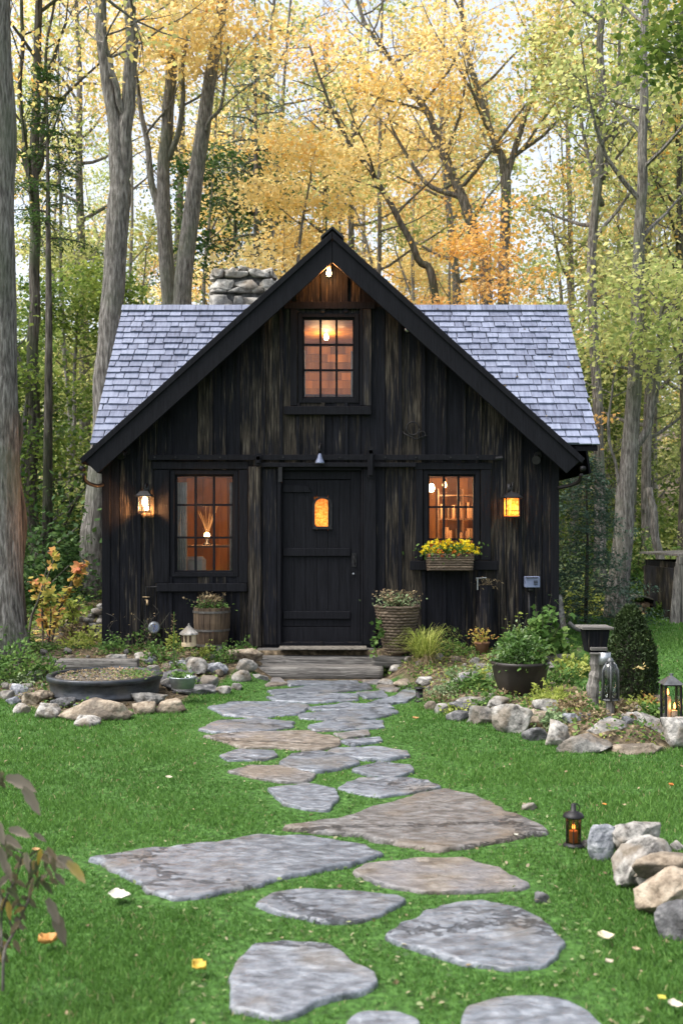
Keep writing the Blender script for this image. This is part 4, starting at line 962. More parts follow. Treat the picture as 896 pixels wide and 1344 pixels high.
m_.build('books', surf('book_spines', [(.3,(.2,.08,.04)),(.7,(.4,.3,.18))], 3, .7, 0, rnd_amt=.8), cu)
# ------------------------------------------------------------------ steps and mat
def log_slab(name, label, px0, px1, pyt, pyb, d, depth, cat='step', group=None, mat='greywood', zb=None):
    """a split timber: px/py of its front face at distance d"""
    x0, x1, z1, z0 = hx(px0,d), hx(px1,d), hzz(pyt,d), hzz(pyb,d)
    if zb is not None: z0 = zb
    n = 26; m = 10; vs = []; sd = px0*.13+pyt
    prof = [(0,.1),(0,.55),(.02,.88),(.06,1),(.3,1.0),(.7,1.0),(1,1),(1,.5),(1,0),(.3,0)]
    for i in range(n+1):
        x = x0+(x1-x0)*i/n
        e = .012*noise.noise((i*.7, sd, 3))
        for k,(u,v) in enumerate(prof):
            dx = 0
            if i in (0, n): dx = .02*noise.noise((k*1.3, sd, i))
            w = .016*noise.noise((x*2.5, k*.8, sd))
            vs.append((x+dx, d+u*depth+(e+w*1.2 if u < .3 else 0), z0+(z1-z0)*v+(w*.5 if v > .5 else 0)))
    fs = [(i*m+k, i*m+(k+1)%m, (i+1)*m+(k+1)%m, (i+1)*m+k) for i in range(n) for k in range(m)]+[tuple(range(m)), tuple(n*m+k for k in range(m-1,-1,-1))]
    c = Vector(((x0+x1)/2, d+depth/2, z0)); me = bpy.data.meshes.new(name); me.from_pydata([Vector(v)-c for v in vs], [], fs)
    bm = bmesh.new(); bm.from_mesh(me); bmesh.ops.recalc_face_normals(bm, faces=bm.faces); bm.to_mesh(me); bm.free()
    me.polygons.foreach_set('use_smooth', [len(p.vertices) == 4 for p in me.polygons])
    return tag(link(name, me, M[mat], None, c), label, cat, group)
gS = 'split timbers of the door steps'
log_slab('timber_step', 'lowest grey split timber step above the stone path', 337, 502, 876, 889, 11.33, .34, group=gS, zb=-.03)
log_slab('timber_step', 'middle grey split timber step below the door mat', 333, 507, 862, 873, 11.62, .30, group=gS, zb=.0)
log_slab('timber_step', 'grey plank landing right under the door mat, longest at the right', 337, 492, 852, 860, 11.80, .17, group=gS, zb=.05)
t = tag(MB().build('x', None) if False else (lambda m: (m.box(hx(366,11.7), hx(481,11.7), 11.61, 11.9, .292, .305), m)[1])(MB()).build('doormat', surf('coir_mat', [(.3,(.06,.055,.045)),(.6,(.22,.2,.17)),(.8,(.4,.37,.3))], 25, 1, .8, bdist=.01), loc=(hx(423), 11.75, .29)), 'flat speckled door mat on the top step before the black door', 'doormat')
gT = 'old timbers edging the beds'
log_slab('timber_edging', 'long dark weathered timber in front of the wall right of the steps', 488, 640, 862, 876, 11.5, .12, 'timber', gT, 'greywood', .1)
log_slab('timber_edging', 'short grey timber end right of the dark round pot', 706, 748, 859, 878, 11.2, .14, 'timber', gT, 'greywood', .1)
log_slab('timber_edging', 'thin weathered plank behind the metal tub on the left', 75, 180, 866, 875, 11.0, .14, 'timber', gT, 'greywood', .1)
rock(212,302,897,913,0,'rock_d','dark flat slab under the small basin right of the tub','dark slabs by the small basin',801,.5)
rock(203,264,877,899,.05,'rock_d','dark upright slab behind the small basin touching the tub','dark slabs by the small basin',807,.5)
rock(194,270,866,880,.12,'rock_b','grey slanting slab behind the small basin','dark slabs by the small basin',811,.5)

# ------------------------------------------------------------------ plant helpers
def nrg(seed): return np.random.default_rng(seed)
def bush(name, label, cat, x, y, z, rx, ry, rz, n, size, mat, seed, tmpl=OVAL, tilt=.8, stem='bark_dark', group=None, parent=None, lump=.35, hollow=.5, stems=9):
    rng = nrg(seed)
    t = parent if parent is not None else thing(name, label, cat, (x, y, z), group)
    u = rng.normal(0, 1, (n,3)); u /= np.linalg.norm(u, axis=1, keepdims=True); u[:,2] = np.abs(u[:,2])*1.0-.12*(rng.random(n) < .3)
    r = hollow+(1-hollow)*rng.random(n)**.6
    s = np.array([1+lump*noise.noise(Vector(a)*2.2+Vector((seed,0,0)))*1.6 for a in u])
    c = u*(r*s)[:,None]*np.array([rx, ry, rz])+np.array([x, y, z])
    leaves('foliage', c, size*(.6+.8*rng.random(n)), M[mat], t, rng, tmpl, tilt, outw=u*.9)
    if stems:
        m_ = MB()
        for k in range(stems):
            i = rng.integers(n); p = Vector(c[i]); b = Vector((x+rng.normal(0,.08)*rx, y+rng.normal(0,.08)*ry, z-.02))
            m_.tube(smoothpoly([b, b.lerp(p,.5)+Vector((0,0,.12*rz)), p], 3), [max(rx,rz)*.018]*4+[max(rx,rz)*.008]*3, 5)
        m_.build('stem', M[stem], t)
    return t
def blades(name, x, y, z, h, spread, n, w, mat, seed, parent, droop=.6, org=None):
    """arching blades as tapered strips"""
    rng = nrg(seed); v = []; rv = []
    K = 5
    for i in range(n):
        a = rng.random()*2*math.pi; L_ = h*(.55+.6*rng.random()); out = spread*(.25+.9*rng.random()); base = np.array([x+rng.normal(0,.03)*spread*2, y+rng.normal(0,.03)*spread*2, z-.01])
        d = np.array([math.cos(a), math.sin(a), 0]); e = np.array([-d[1], d[0], 0])
        ps = []
        for k in range(K+1):
            t = k/K; ps.append(base+d*out*t**1.5+np.array([0,0,L_*(t-droop*t**2.6*rng.uniform(.8,1.1))]))
        r = rng.random()
        for k in range(K):
            w0, w1 = w*(1-k/K)*(.6+.4*(k > 0)), w*(1-(k+1)/K)+w*.05
            v += [ps[k]-e*w0, ps[k]+e*w0, ps[k+1]+e*w1, ps[k+1]-e*w1]; rv.append(r)
    v = np.array(v)-np.array(wloc(parent)); return link(name, poly_mesh(name, v, 4, np.array(rv)), M[mat], parent)
def stalks(x, y, z, h, n, seed, spread, leafn, leafs, mat, parent, stemmat='bark_dark', tmpl=OVAL, thick=.004, lean=.25):
    rng = nrg(seed); m_ = MB(); c = []; ow = []
    for i in range(n):
        b = Vector((x+rng.normal(0,spread*.25), y+rng.normal(0,spread*.25), z-.02)); tip = Vector((x+rng.normal(0,spread), y+rng.normal(0,spread), z+h*rng.uniform(.6,1.05)))
        mid = b.lerp(tip,.5)+Vector((rng.normal(0,lean*.1), rng.normal(0,lean*.1), .05*h)); q = smoothpoly([b, mid, tip], 4)
        m_.tube(q, [thick*(1.2-.9*j/len(q)) for j in range(len(q))], 5)
        for k in range(leafn):
            t = rng.uniform(.2,1); p = q[min(int(t*len(q)), len(q)-1)]; c.append(p+Vector(rng.normal(0,leafs*.35,3))); a = rng.random()*6.28; ow.append((math.cos(a), math.sin(a), .2))
    m_.build('stem', M[stemmat], parent)
    leaves('foliage', c, leafs*(.6+.7*rng.random(len(c))), M[mat], parent, rng, tmpl, .55, outw=np.array(ow))
def flowers(name, pts, r, mat, parent, seed, petals=6):
    rng = nrg(seed); c = []; ow = []; 
    for p in pts:
        a0 = rng.random()*6.28
        for k in range(petals): a = a0+k*2*math.pi/petals; ow.append((math.cos(a)*2.5, -.8+math.sin(a)*.9, math.sin(a)*2.5)); c.append(p)
    return leaves(name, c, r, M[mat] if isinstance(mat, str) else mat, parent, rng, OVAL, .9, outw=np.array(ow))

# ------------------------------------------------------------------ planters at the wall
M['rim'] = surf('barrel_hoop', [(.3,(.06,.055,.05)),(.7,(.16,.15,.14))], 15, .6, .3, metal=.6)
def barrel(name, label, cat, px, pyt, pyb, wpx, d, mat='barrel', taper=.8):
    x = hx(px,d); zt, zb = hzz(pyt,d), hzz(pyb,d); r = wpx/F*d/2
    t = thing(name, label, cat, (x, d, zb)); m_ = MB(); n = 20; h = zt-zb
    for k in range(n):
        a0, a1 = 2*math.pi*k/n+.012, 2*math.pi*(k+1)/n-.012; m_.cur = rnd.random(); prof = [(taper,0),(taper+.12,.3),(1,.62),(1,1)]; vs = []
        for f, zz in prof:
            for a in (a0, a1):
                for q in (1, .9): vs.append((x+r*f*q*math.cos(a), d+r*f*q*math.sin(a), zb+h*zz))
        fs = []
        for j in range(3): o = j*4; fs += [(o,o+2,o+6,o+4),(o+1,o+5,o+7,o+3),(o,o+4,o+5,o+1),(o+2,o+3,o+7,o+6)]
        fs += [(0,1,3,2),(12,14,15,13)]; m_.add(vs, fs)
    m_.build('staves', M[mat], t)
    for zz, f in ((.08,taper+.04),(.45,.96),(.9,1.005)):
        m_ = MB(); m_.lathe([(r*f+.001,h*zz-.012),(r*f+.006,h*zz-.012),(r*f+.006,h*zz+.012),(r*f+.001,h*zz+.012)], (x,d,zb), 28); 
        m_.f = [f_ for f_ in m_.f if len(f_) == 4]+[((3*28+k),(3*28+(k+1)%28),((k+1)%28),k) for k in range(28)]; m_.r = [.5]*len(m_.f)
        m_.build('hoop', M['rim'], t)
    m_ = MB(); m_.lathe([(.01,h*.86),(r*.88,h*.86),(r*.88,h*.9),(.01,h*.92)], (x,d,zb), 20); m_.build('soil', M['soil'], t)
    return t, x, zt, r
t, x, zt, r = barrel('barrel_planter', 'brown half barrel planter with dried grey flowers under the left window', 'planter', 278, 797, 850, 48, 11.75)
stalks(x, 11.75, zt-.02, .17, 30, 3, .11, 12, .035, 'l_dry', t, thick=.003)
tq = leaves('green_leaves', nrg(5).normal(0,1,(220,3))*np.array([.09,.08,.03])+np.array([x,11.73,zt+.02]), .04, M['l_bush'], t, nrg(6), OVAL)
# wicker planter
def wicker_pot(name, label, px, pyt, pyb, wt, wb, d, cat='planter'):
    x = hx(px,d); zt, zb = hzz(pyt,d), hzz(pyb,d); rt, rb_ = wt/F*d/2, wb/F*d/2; t = thing(name, label, cat, (x, d, zb)); rows = 15; n = 40; m_ = MB()
    for k in range(rows):
        z = zb+(zt-zb)*(k+.5)/rows; r = rb_+(rt-rb_)*(k/rows)**.8; m_.cur = rnd.random()
        pts = [(x+(r+.006*(1 if (i+k)%2 else -1))*math.cos(2*math.pi*i/n), d+(r+.006*(1 if (i+k)%2 else -1))*math.sin(2*math.pi*i/n), z+.002*math.sin(i)) for i in range(n+1)]
        m_.tube(pts, (zt-zb)/rows*.52, 5)
    m_.build('woven_side', M['wicker'], t, smooth=True)
    m_ = MB(); m_.tube([(x+(rt+.008)*math.cos(2*math.pi*i/n), d+(rt+.008)*math.sin(2*math.pi*i/n), zt+.01+.004*math.sin(i*2)) for i in range(n+1)], .016, 6); m_.build('rim', M['wicker'], t, smooth=True)
    m_ = MB(); m_.lathe([(.01,0),(rb_*.95,0),(rt*.93,(zt-zb)*.88),(.01,(zt-zb)*.9)], (x,d,zb), 20); m_.build('soil', M['soil'], t)
    return t, x, zt, rt
t, x, zt, r = wicker_pot('wicker_planter', 'round wicker planter with grey heather right of the black door', 521, 797, 856, 56, 30, 11.62)
stalks(x, 11.62, zt-.02, .2, 60, 13, .12, 14, .032, 'l_dry', t, thick=.003)
leaves('green_leaves', nrg(15).normal(0,1,(420,3))*np.array([.12,.1,.05])+np.array([x,11.60,zt+.05]), .034, M['l_pale'], t, nrg(16), OVAL)
t = thing('trailing_vine', 'green heart leaved vine climbing beside the wicker planter', 'vine', (hx(495,11.55), 11.55, .27))
m_ = MB(); q = smoothpoly([(hx(494,11.5),11.5,.25),(hx(491,11.5),11.5,.38),(hx(498,11.5),11.5,.5),(hx(496,11.5),11.5,.62)], 5); m_.tube(q, .005, 5); m_.build('stem', M['l_bush'], t)
c = [p+Vector((rnd.uniform(-.05,.05), rnd.uniform(-.05,.02), rnd.uniform(-.03,.03))) for p in q for _ in range(3)]
leaves('foliage', c, .055, M['l_bush'], t, nrg(3), MAPLE, .9)
# ornamental grass
t = thing('ornamental_grass', 'yellow green fountain grass tuft right of the steps', 'grass tuft', (hx(557,11.2), 11.2, .2))
blades('green_blades', hx(557,11.2), 11.2, .15, .82, .50, 320, .0065, 'l_lime', 21, t, .62)
blades('dry_blades', hx(557,11.2), 11.15, .14, .42, .26, 260, .006, 'l_dry', 22, t, .98)
# window basket
t = thing('flower_basket', 'rectangular wicker basket full of yellow pansies under the right window', 'flower basket', (hx(590,11.8), 11.8, hzz(748,11.8)))
bx0, bx1, z1, z0 = hx(560,11.75), hx(621,11.75), hzz(727,11.75), hzz(749,11.75); m_ = MB(); rows = 7
for k in range(rows):
    z = z0+(z1-z0)*(k+.5)/rows; e = .022*(k/rows-1); m_.cur = rnd.random()
    path = []
    for (xa, ya), (xb, yb) in (((bx0-e,11.72+e*.5),(bx1+e,11.72+e*.5)),((bx1+e,11.72+e*.5),(bx1+e,11.92)),((bx1+e,11.92),(bx0-e,11.92)),((bx0-e,11.92),(bx0-e,11.72+e*.5))):
        nn_ = 22 if abs(xa-xb) > .1 else 8
        for i in range(nn_): f = i/nn_; path.append((xa+(xb-xa)*f, ya+(yb-ya)*f+.004*(1 if (i+k)%2 else -1), z))
    path.append(path[0]); m_.tube(path, (z1-z0)/rows*.55, 5)
m_.build('woven_side', M['wicker'], t, smooth=True)
m_ = MB()
for i in range(9): xx = bx0+(bx1-bx0)*(i+.5)/9; m_.tube([(xx,11.727,z0),(xx,11.703,z1+.01)], .008, 5)
m_.box(bx0+.01, bx1-.01, 11.74, 11.91, z0, z1-.03); m_.build('upright_rib', M['wicker'], t)
rng = nrg(31); n = 420
c = rng.normal(0,1,(n,3))*np.array([.15,.05,.045])+np.array([hx(590,11.8),11.78,z1+.03]); leaves('foliage', c, .05, M['l_bush'], t, rng, OVAL, .8)
M['f_yellow'] = leafm('yellow_petal', [(.1,(.72,.55,.02)),(.6,(.85,.72,.03)),(.95,(.9,.82,.12))], .35, 4)
M['f_orange'] = leafm('orange_petal', [(.1,(.5,.1,.02)),(.6,(.72,.22,.04)),(.95,(.8,.4,.1))], .35, 4)
M['f_white'] = leafm('white_petal', [(.1,(.5,.5,.45)),(.9,(.8,.8,.75))], .35, 4)
pts = [(hx(590,11.75)+rng.uniform(-.325,.325), 11.72+rng.uniform(-.04,.12), z1+.01+rng.uniform(0,.16)) for _ in range(170)]
pts = [p for p in pts if ((p[0]-hx(590,11.75))/.35)**2+((p[2]-z1-.01)/.17)**2 < 1.0]
flowers('yellow_flowers', pts, .027, 'f_yellow', t, 33)
pts = [(hx(590,11.7)+rng.uniform(-.25,.25), 11.67+rng.uniform(0,.03), z1+rng.uniform(-.03,.05)) for _ in range(14)]
flowers('orange_flowers', pts, .022, 'f_orange', t, 34)
# small pot with red leaves
t = thing('flower_pot', 'small pot with orange red leaves against the wall below the flower basket', 'flower pot', (hx(632,11.6), 11.6, .25))
m_ = MB(); m_.lathe([(.06,0),(.085,.11),(.09,.115),(.09,.13),(.078,.13),(.07,.11)], (hx(632,11.6),11.6,.25), 18); m_.build('pot', surf('terracotta', [(.3,(.12,.06,.035)),(.7,(.25,.13,.08))], 9, .85, .2), t, smooth='auto')
leaves('foliage', nrg(8).normal(0,1,(160,3))*np.array([.07,.05,.05])+np.array([hx(632,11.55),11.58,.43]), .04, M['l_red'], t, nrg(9), OVAL)
# tall black stump post against the wall
t = thing('wooden_pillar', 'tall black charred wooden pillar leaning on the wall right of the flower basket', 'pillar', (hx(637,11.85), 11.85, .27))
m_ = MB(); xx = hx(637,11.85); zt = hzz(768,11.85)
m_.tube([(xx,11.86,.25),(xx-.01,11.86,.5),(xx+.005,11.87,.8),(xx,11.87,zt)], [.115,.112,.10,.105], 18); m_.build('trunk', M['board'], t)
m_ = MB(); m_.tube([(xx-.12,11.8,zt+.08),(xx+.0,11.8,zt+.085)], .008, 6); m_.tube([(xx-.10,11.8,zt+.08),(xx-.10,11.8,zt-.05)], .008, 6); m_.build('wire_hook', M['steel'], t)
leaves('dry_tuft', nrg(10).normal(0,1,(90,3))*np.array([.06,.05,.03])+np.array([xx+.02,11.85,zt+.03]), .035, M['l_dry'], t, nrg(11), LONG)
# electric box on the wall
t = thing('junction_box', 'blue grey metal box on a short bracket near the right wall corner', 'wall box', (hx(697), FY-.05, hzz(764)))
m_ = MB(); m_.box(hx(688,11.87), hx(707,11.87), 11.81, 11.93, hzz(771,11.87), hzz(756.5,11.87)); m_.build('box', M['blueg'], t, bev=.006)
m_ = MB(); m_.tube([(hx(695,11.9),11.88,hzz(771,11.87)),(hx(695,11.9),11.88,hzz(777,11.87))], .035, 12); m_.tube([(hx(694,11.93),11.93,hzz(777,11.9)),(hx(694,11.93),11.93,.35)], .014, 8); m_.box(hx(689,11.8), hx(706,11.8), 11.795, 11.806, hzz(758.5,11.8), hzz(757.5,11.8)); m_.build('conduit', M['metal'], t, smooth='auto')
for k in range(3): m_ = MB(); m_.box(hx(700,11.8), hx(705,11.8), 11.802, 11.808, hzz(763+k*2,11.8), hzz(762.2+k*2,11.8)); m_.build('louvre', M['metal'], t)
# left wall: tap, round vent, wire plant
t = thing('garden_tap', 'old garden tap on an upright pipe left of the left window sill', 'tap', (hx(198), FY-.06, .3))
m_ = MB(); px_ = hx(193); m_.tube([(px_,11.94,.28),(px_,11.94,hzz(770)),(hx(208),11.94,hzz(770))], .010, 8); m_.build('pipe', M['metal'], t, smooth=False)
m_ = MB(); m_.tube([(px_,11.94,hzz(787)),(px_+.03,11.88,hzz(788)),(px_+.03,11.85,hzz(793))], .014, 8); m_.tube([(px_-.03,11.90,hzz(783)),(px_+.05,11.90,hzz(783))], .008, 6); m_.build('spout', surf('brass', [(.3,(.25,.16,.08)),(.7,(.5,.4,.25))], 8, .45, .1, metal=.8), t, smooth='auto')
t = thing('wall_gauge', 'round pale blue disc gauge low on the wall left of the barrel', 'gauge', (hx(205), FY-.06, hzz(823)))
m_ = MB(); m_.tube([(hx(203),11.975,hzz(823)),(hx(204.5),11.90,hzz(823)),(hx(205),11.885,hzz(823))], [.07,.068,.055], 24); m_.build('case', M['galv'], t, smooth='auto')
m_ = MB(); m_.tube([(hx(205),11.884,hzz(823)),(hx(205),11.880,hzz(823))], .048, 24); m_.build('dial', M['blueg'], t)
m_ = MB(); m_.obox((hx(205),11.877,hzz(822)), (.3,0,1), (0,1,0), (1,0,-.3), .03, .001, .002); m_.build('needle', M['metal'], t)
# little stone house ornament
t = thing('pagoda_lantern', 'small pale stone garden house with pointed grey roof beside the barrel', 'garden ornament', (hx(248,11.3), 11.3, hzz(846,11.3)))
x = hx(248,11.3); zb = hzz(848,11.3)
m_ = MB(); m_.lathe([(.08,0),(.082,.03),(.078,.035),(.078,.135),(.001,.135)], (x,11.3,zb), 10); m_.build('body', surf('cream_plaster', [(.3,(.35,.26,.15)),(.7,(.62,.52,.36))], 9, .8, .3), t)  # mottled cream and tan plaster body
m_ = MB(); m_.lathe([(.001,.13),(.105,.13),(.10,.145),(.05,.19),(.012,.225),(.006,.25),(.001,.25)], (x,11.3,zb), 10); m_.build('roof', M['rock'], t)
for a in (-.9,-.3,.35): m_ = MB(); m_.obox((x+.079*math.sin(a),11.3-.079*math.cos(a),zb+.085), (math.cos(a),math.sin(a),0), (0,0,1), (math.sin(a),-math.cos(a),0), .012, .035, .004); m_.build('window', M['barrel'], t)

# ------------------------------------------------------------------ tub and basin
t = thing('metal_tub', 'large round dark metal tub filled with mulch in the left bed', 'tub', (hx(138.5,10), 10.0, .05))
x = hx(138.5,10); m_ = MB(); m_.lathe([(.505,0),(.515,.03),(.508,.035),(.53,.14),(.54,.15),(.548,.155),(.552,.19),(.545,.2),(.505,.2),(.497,.19),(.49,.14),(.49,.12),(.001,.12)], (x,10,.045), 72); m_.build('tub', M['tubm'], t, smooth='auto')
m_ = MB(); vs = []; n = 48
rings = 9
for j in range(rings+1):
    for k in range(n):
        r = .488*j/rings; a = 2*math.pi*k/n; vs.append((x+r*math.cos(a), 10+r*math.sin(a), .205+.022*noise.noise((r*math.cos(a)*9, r*math.sin(a)*9, 2))+.03*(1-(j/rings)**2)))
m_.add(vs, [(j*n+k, j*n+(k+1)%n, (j+1)*n+(k+1)%n, (j+1)*n+k) for j in range(rings) for k in range(n)]); m_.build('mulch', M['mulch'], t, smooth=True)
rng = nrg(41); a = rng.random(500)*6.28; r = .46*rng.random(500)**.5
leaves('wood_chips', np.stack([x+r*np.cos(a), 10+r*np.sin(a), .23+.03*(1-(r/.48)**2)+0*r], 1), .03, M['l_dry'], t, rng, KITE, .5)
c = rng.normal(0,1,(260,3))*np.array([.10,.12,.022])+np.array([x+.33,9.95,.25]); leaves('creeping_plant', c, .03, M['l_bush'], t, rng, OVAL)
c = rng.normal(0,1,(60,3))*np.array([.2,.2,.015])+np.array([x-.1,9.95,.25]); leaves('scattered_green', c, .03, M['l_bush'], t, rng, OVAL)['kind'] = 'stuff'
t = thing('metal_basin', 'small round galvanised basin of green leaves right of the tub', 'basin', (hx(240,9.75), 9.75, .06))
x = hx(240,9.75); zb = hzz(906,9.6)
m_ = MB(); m_.lathe([(.105,0),(.125,.095),(.13,.10),(.13,.108),(.118,.108),(.112,.08),(.001,.075)], (x,9.75,zb), 32); m_.build('basin', M['galv'], t, smooth='auto')
c = nrg(42).normal(0,1,(150,3))*np.array([.055,.05,.02])+np.array([x-.02,9.75,zb+.12]); leaves('foliage', c, .035, M['l_bush'], t, nrg(43), OVAL)

# ------------------------------------------------------------------ right bed things
px_, d = 682, 9.4
t = thing('round_pot', 'big dark brown round pot with a bushy white flecked green plant', 'planter', (hx(px_,d), d, .12))
x = hx(px_,d); m_ = MB(); m_.lathe([(.15,0),(.19,.04),(.235,.16),(.255,.27),(.265,.285),(.265,.31),(.245,.31),(.235,.27),(.001,.26)], (x,d,.13), 40); m_.build('pot', surf('dark_glazed_clay', [(.3,(.010,.008,.007)),(.7,(.028,.022,.019))], 4, .5, .2, blotch=(.05,.042,.036), blotch_scale=6), t, smooth='auto')
bush(None, None, None, x, d, .40, .255, .24, .30, 1500, .042, 'l_bush', 51, parent=t, stems=12)
bush(None, None, None, x, d, .40, .265, .25, .31, 500, .034, 'l_pale', 52, parent=t, stems=0)
# bird feeder on a post
t = thing('bird_feeder', 'grey wooden bird feeder box with flat roof on a rough post', 'bird feeder', (hx(780,8.5), 8.5, .14))
x = hx(780,8.5); z0 = .14
m_ = MB(); q = smoothpoly([(x-.01,8.5,z0-.05),(x-.015,8.5,z0+.2),(x+.012,8.5,z0+.33),(x+.005,8.5,hzz(856,8.5))], 5); m_.tube(q, [.05+.006*math.sin(k*1.7) for k in range(len(q))], 9); m_.build('post', M['greywood_v'], t)
za, zb_ = hzz(855,8.5), hzz(825,8.5)
m_ = MB(); m_.add([(x-.075,8.43,za),(x+.075,8.43,za),(x+.075,8.57,za),(x-.075,8.57,za),(x-.10,8.40,zb_),(x+.10,8.40,zb_),(x+.10,8.60,zb_),(x-.10,8.60,zb_)], [(0,3,2,1),(4,5,6,7),(0,1,5,4),(1,2,6,5),(2,3,7,6),(3,0,4,7)]); m_.build('feeder_box', M['board'], t, bev=.004)
m_ = MB(); m_.box(x-.135, x+.125, 8.37, 8.63, zb_+.002, zb_+.022); m_.build('roof', M['greywood'], t, bev=.004)
m_ = MB(); m_.box(x-.06, x+.075, 8.38, 8.425, za+.02, za+.045); m_.box(x-.06, x+.07, 8.37, 8.425, za-.01, za+.003); m_.build('ledge', M['greywood'], t, bev=.003)
m_ = MB(); m_.lathe([(.045,-.01),(.05,.09),(.047,.09),(.03,.02)], (x+.055,8.40,za-.085), 16); m_.build('tin_cup', M['galv'], t, smooth='auto')
# glass cloche on a stake
t = thing('glass_cloche', 'tall glass bottle shaped cloche on a stake before the bird feeder', 'cloche', (hx(799,8.15), 8.15, .14))
x = hx(800,8.15); zt = hzz(869,8.15); zl = hzz(918,8.15)
m_ = MB(); m_.lathe([(.066,0),(.065,.12),(.062,.24),(.05,.285),(.02,.30),(.001,.30)], (x,8.15,zt-.30), 24); m_.build('bell', glassm('cloche_glass', (.82,.88,.88), 1.6, .05), t, smooth=True)
m_ = MB(); m_.lathe([(.07,0),(.07,.012),(.062,.012),(.062,.0)], (x,8.15,zt-.30), 24); m_.lathe([(.03,.29),(.028,.315),(.014,.335),(.001,.336)], (x,8.15,zt-.30), 16)
for a in (math.pi*1.1, math.pi*1.45, math.pi*1.8, .3, 1.5): m_.tube([(x+.069*math.cos(a),8.15+.069*math.sin(a),zt-.3),(x+.065*math.cos(a),8.15+.065*math.sin(a),zt-.06),(x+.03*math.cos(a),8.15+.03*math.sin(a),zt-.0)], .009, 6)
m_.build('frame', M['pewter'], t, smooth='auto')
m_ = MB(); m_.tube([(x,8.15,.1),(x,8.15,zt-.3)], .035, 8); m_.build('stake', M['greywood_v'], t)
# tall lantern, right edge
def house_lantern(x, y, z, h, w, lb, group):
    t = thing('candle_lantern', lb, 'lantern', (x, y, z), group); m_ = MB(); hb = h*.77
    m_.box(x-w, x+w, y-w, y+w, z, z+.02)
    for sx in (-1,1):
        for sy in (-1,1): m_.box(x+sx*w*.9-.008, x+sx*w*.9+.008, y+sy*w*.9-.008, y+sy*w*.9+.008, z+.021, z+hb)
    m_.box(x-w*.98, x+w*.98, y-w*.98, y+w*.98, z+hb+.001, z+hb+.012); m_.build('frame', M['metal'], t, bev=.002)
    m_ = MB(); m_.add([(x-w*1.25,y-w*1.25,z+hb+.013),(x+w*1.25,y-w*1.25,z+hb+.013),(x+w*1.25,y+w*1.25,z+hb+.013),(x-w*1.25,y+w*1.25,z+hb+.013),(x-.012,y-.012,z+h*.95),(x+.012,y-.012,z+h*.95),(x+.012,y+.012,z+h*.95),(x-.012,y+.012,z+h*.95)], [(0,3,2,1),(4,5,6,7),(0,1,5,4),(1,2,6,5),(2,3,7,6),(3,0,4,7)])
    m_.tube([(x,y,z+h*.94),(x,y,z+h)], [.014,.006], 8); m_.tube([(x-.02,y,z+h*.985),(x+.02,y,z+h*.985)], .004, 6); m_.build('roof', M['pewter'], t)
    for a in ((x-w*.82,x+w*.82,y-w*.91,y-w*.89),(x-w*.82,x+w*.82,y+w*.89,y+w*.91),(x-w*.91,x-w*.89,y-w*.82,y+w*.82),(x+w*.89,x+w*.91,y-w*.82,y+w*.82)):
        m_ = MB(); m_.box(*a, z+.022, z+hb-.002); m_.build('pane', M['glass'], t)
    for k, (ox, hh) in enumerate(((.02,.10),(-.02,.20))):
        m_ = MB(); m_.tube([(x+ox,y+.02*(k*2-1),z+.021),(x+ox,y+.02*(k*2-1),z+.02+hh)], .022, 12); c = m_.build('candle', surf('wax%d' % k if False else 'candle_wax', [(.3,(.5,.35,.2)),(.7,(.6,.45,.3))], 5, .5, 0), t)
        m_ = MB(); m_.lathe([(.001,0),(.010,.012),(.008,.03),(.001,.05)], (x+ox,y+.02*(k*2-1),z+.03+hh), 8); m_.build('flame', M['flame'], c, smooth=True)
    plight('candle_light', (x, y, z+.15), .35, (1,.5,.18), .03, t)
house_lantern(hx(880,7.9), 7.9, .13, .40, .064, 'tall square glass candle lantern with pointed metal roof at the right edge', None)
# round black lantern, right foreground
g = G(752, 1112); t = thing('candle_lantern', 'black round candle lantern standing on the lawn in the right foreground', 'lantern', (g.x, g.y, 0))
x, y = g.x, g.y
m_ = MB(); m_.lathe([(.001,0),(.052,0),(.054,.008),(.045,.014),(.04,.02),(.001,.02)], (x,y,.005), 32); m_.build('base', M['metal'], t, smooth='auto')
m_ = MB(); m_.lathe([(.038,.021),(.038,.148)], (x,y,.005), 32); m_.f = m_.f[:-2]; m_.r = m_.r[:-2]; m_.build('glass', M['smoke'], t, smooth=True)
m_ = MB(); 
for k in range(6): a = k*math.pi/3+.3; m_.tube([(x+.041*math.cos(a),y+.041*math.sin(a),.026),(x+.041*math.cos(a),y+.041*math.sin(a),.153)], .003, 6)
m_.build('bar', M['metal'], t)
m_ = MB(); m_.lathe([(.001,.15),(.053,.15),(.053,.156),(.045,.168),(.018,.180),(.013,.182),(.013,.215),(.008,.219),(.001,.219)], (x,y,.005), 32); m_.build('cap', M['metal'], t, smooth='auto')
m_ = MB(); m_.tube([(x+.01+.022*math.cos(a),y,.20+.022*math.sin(a)) for a in np.linspace(-1.2,2.4,12)], .0028, 6); m_.build('handle', M['metal'], t, smooth=True)
m_ = MB(); m_.tube([(x,y,.026),(x,y,.085)], .022, 16); c = m_.build('candle', surf('amber_wax', [(.3,(.35,.17,.08)),(.7,(.5,.25,.12))], 5, .5, 0), t)
m_ = MB(); m_.lathe([(.001,0),(.007,.010),(.006,.022),(.001,.04)], (x,y,.088), 8); m_.build('flame', M['flame'], c, smooth=True)
plight('candle_light', (x, y, .135), .06, (1,.5,.18), .01, t)
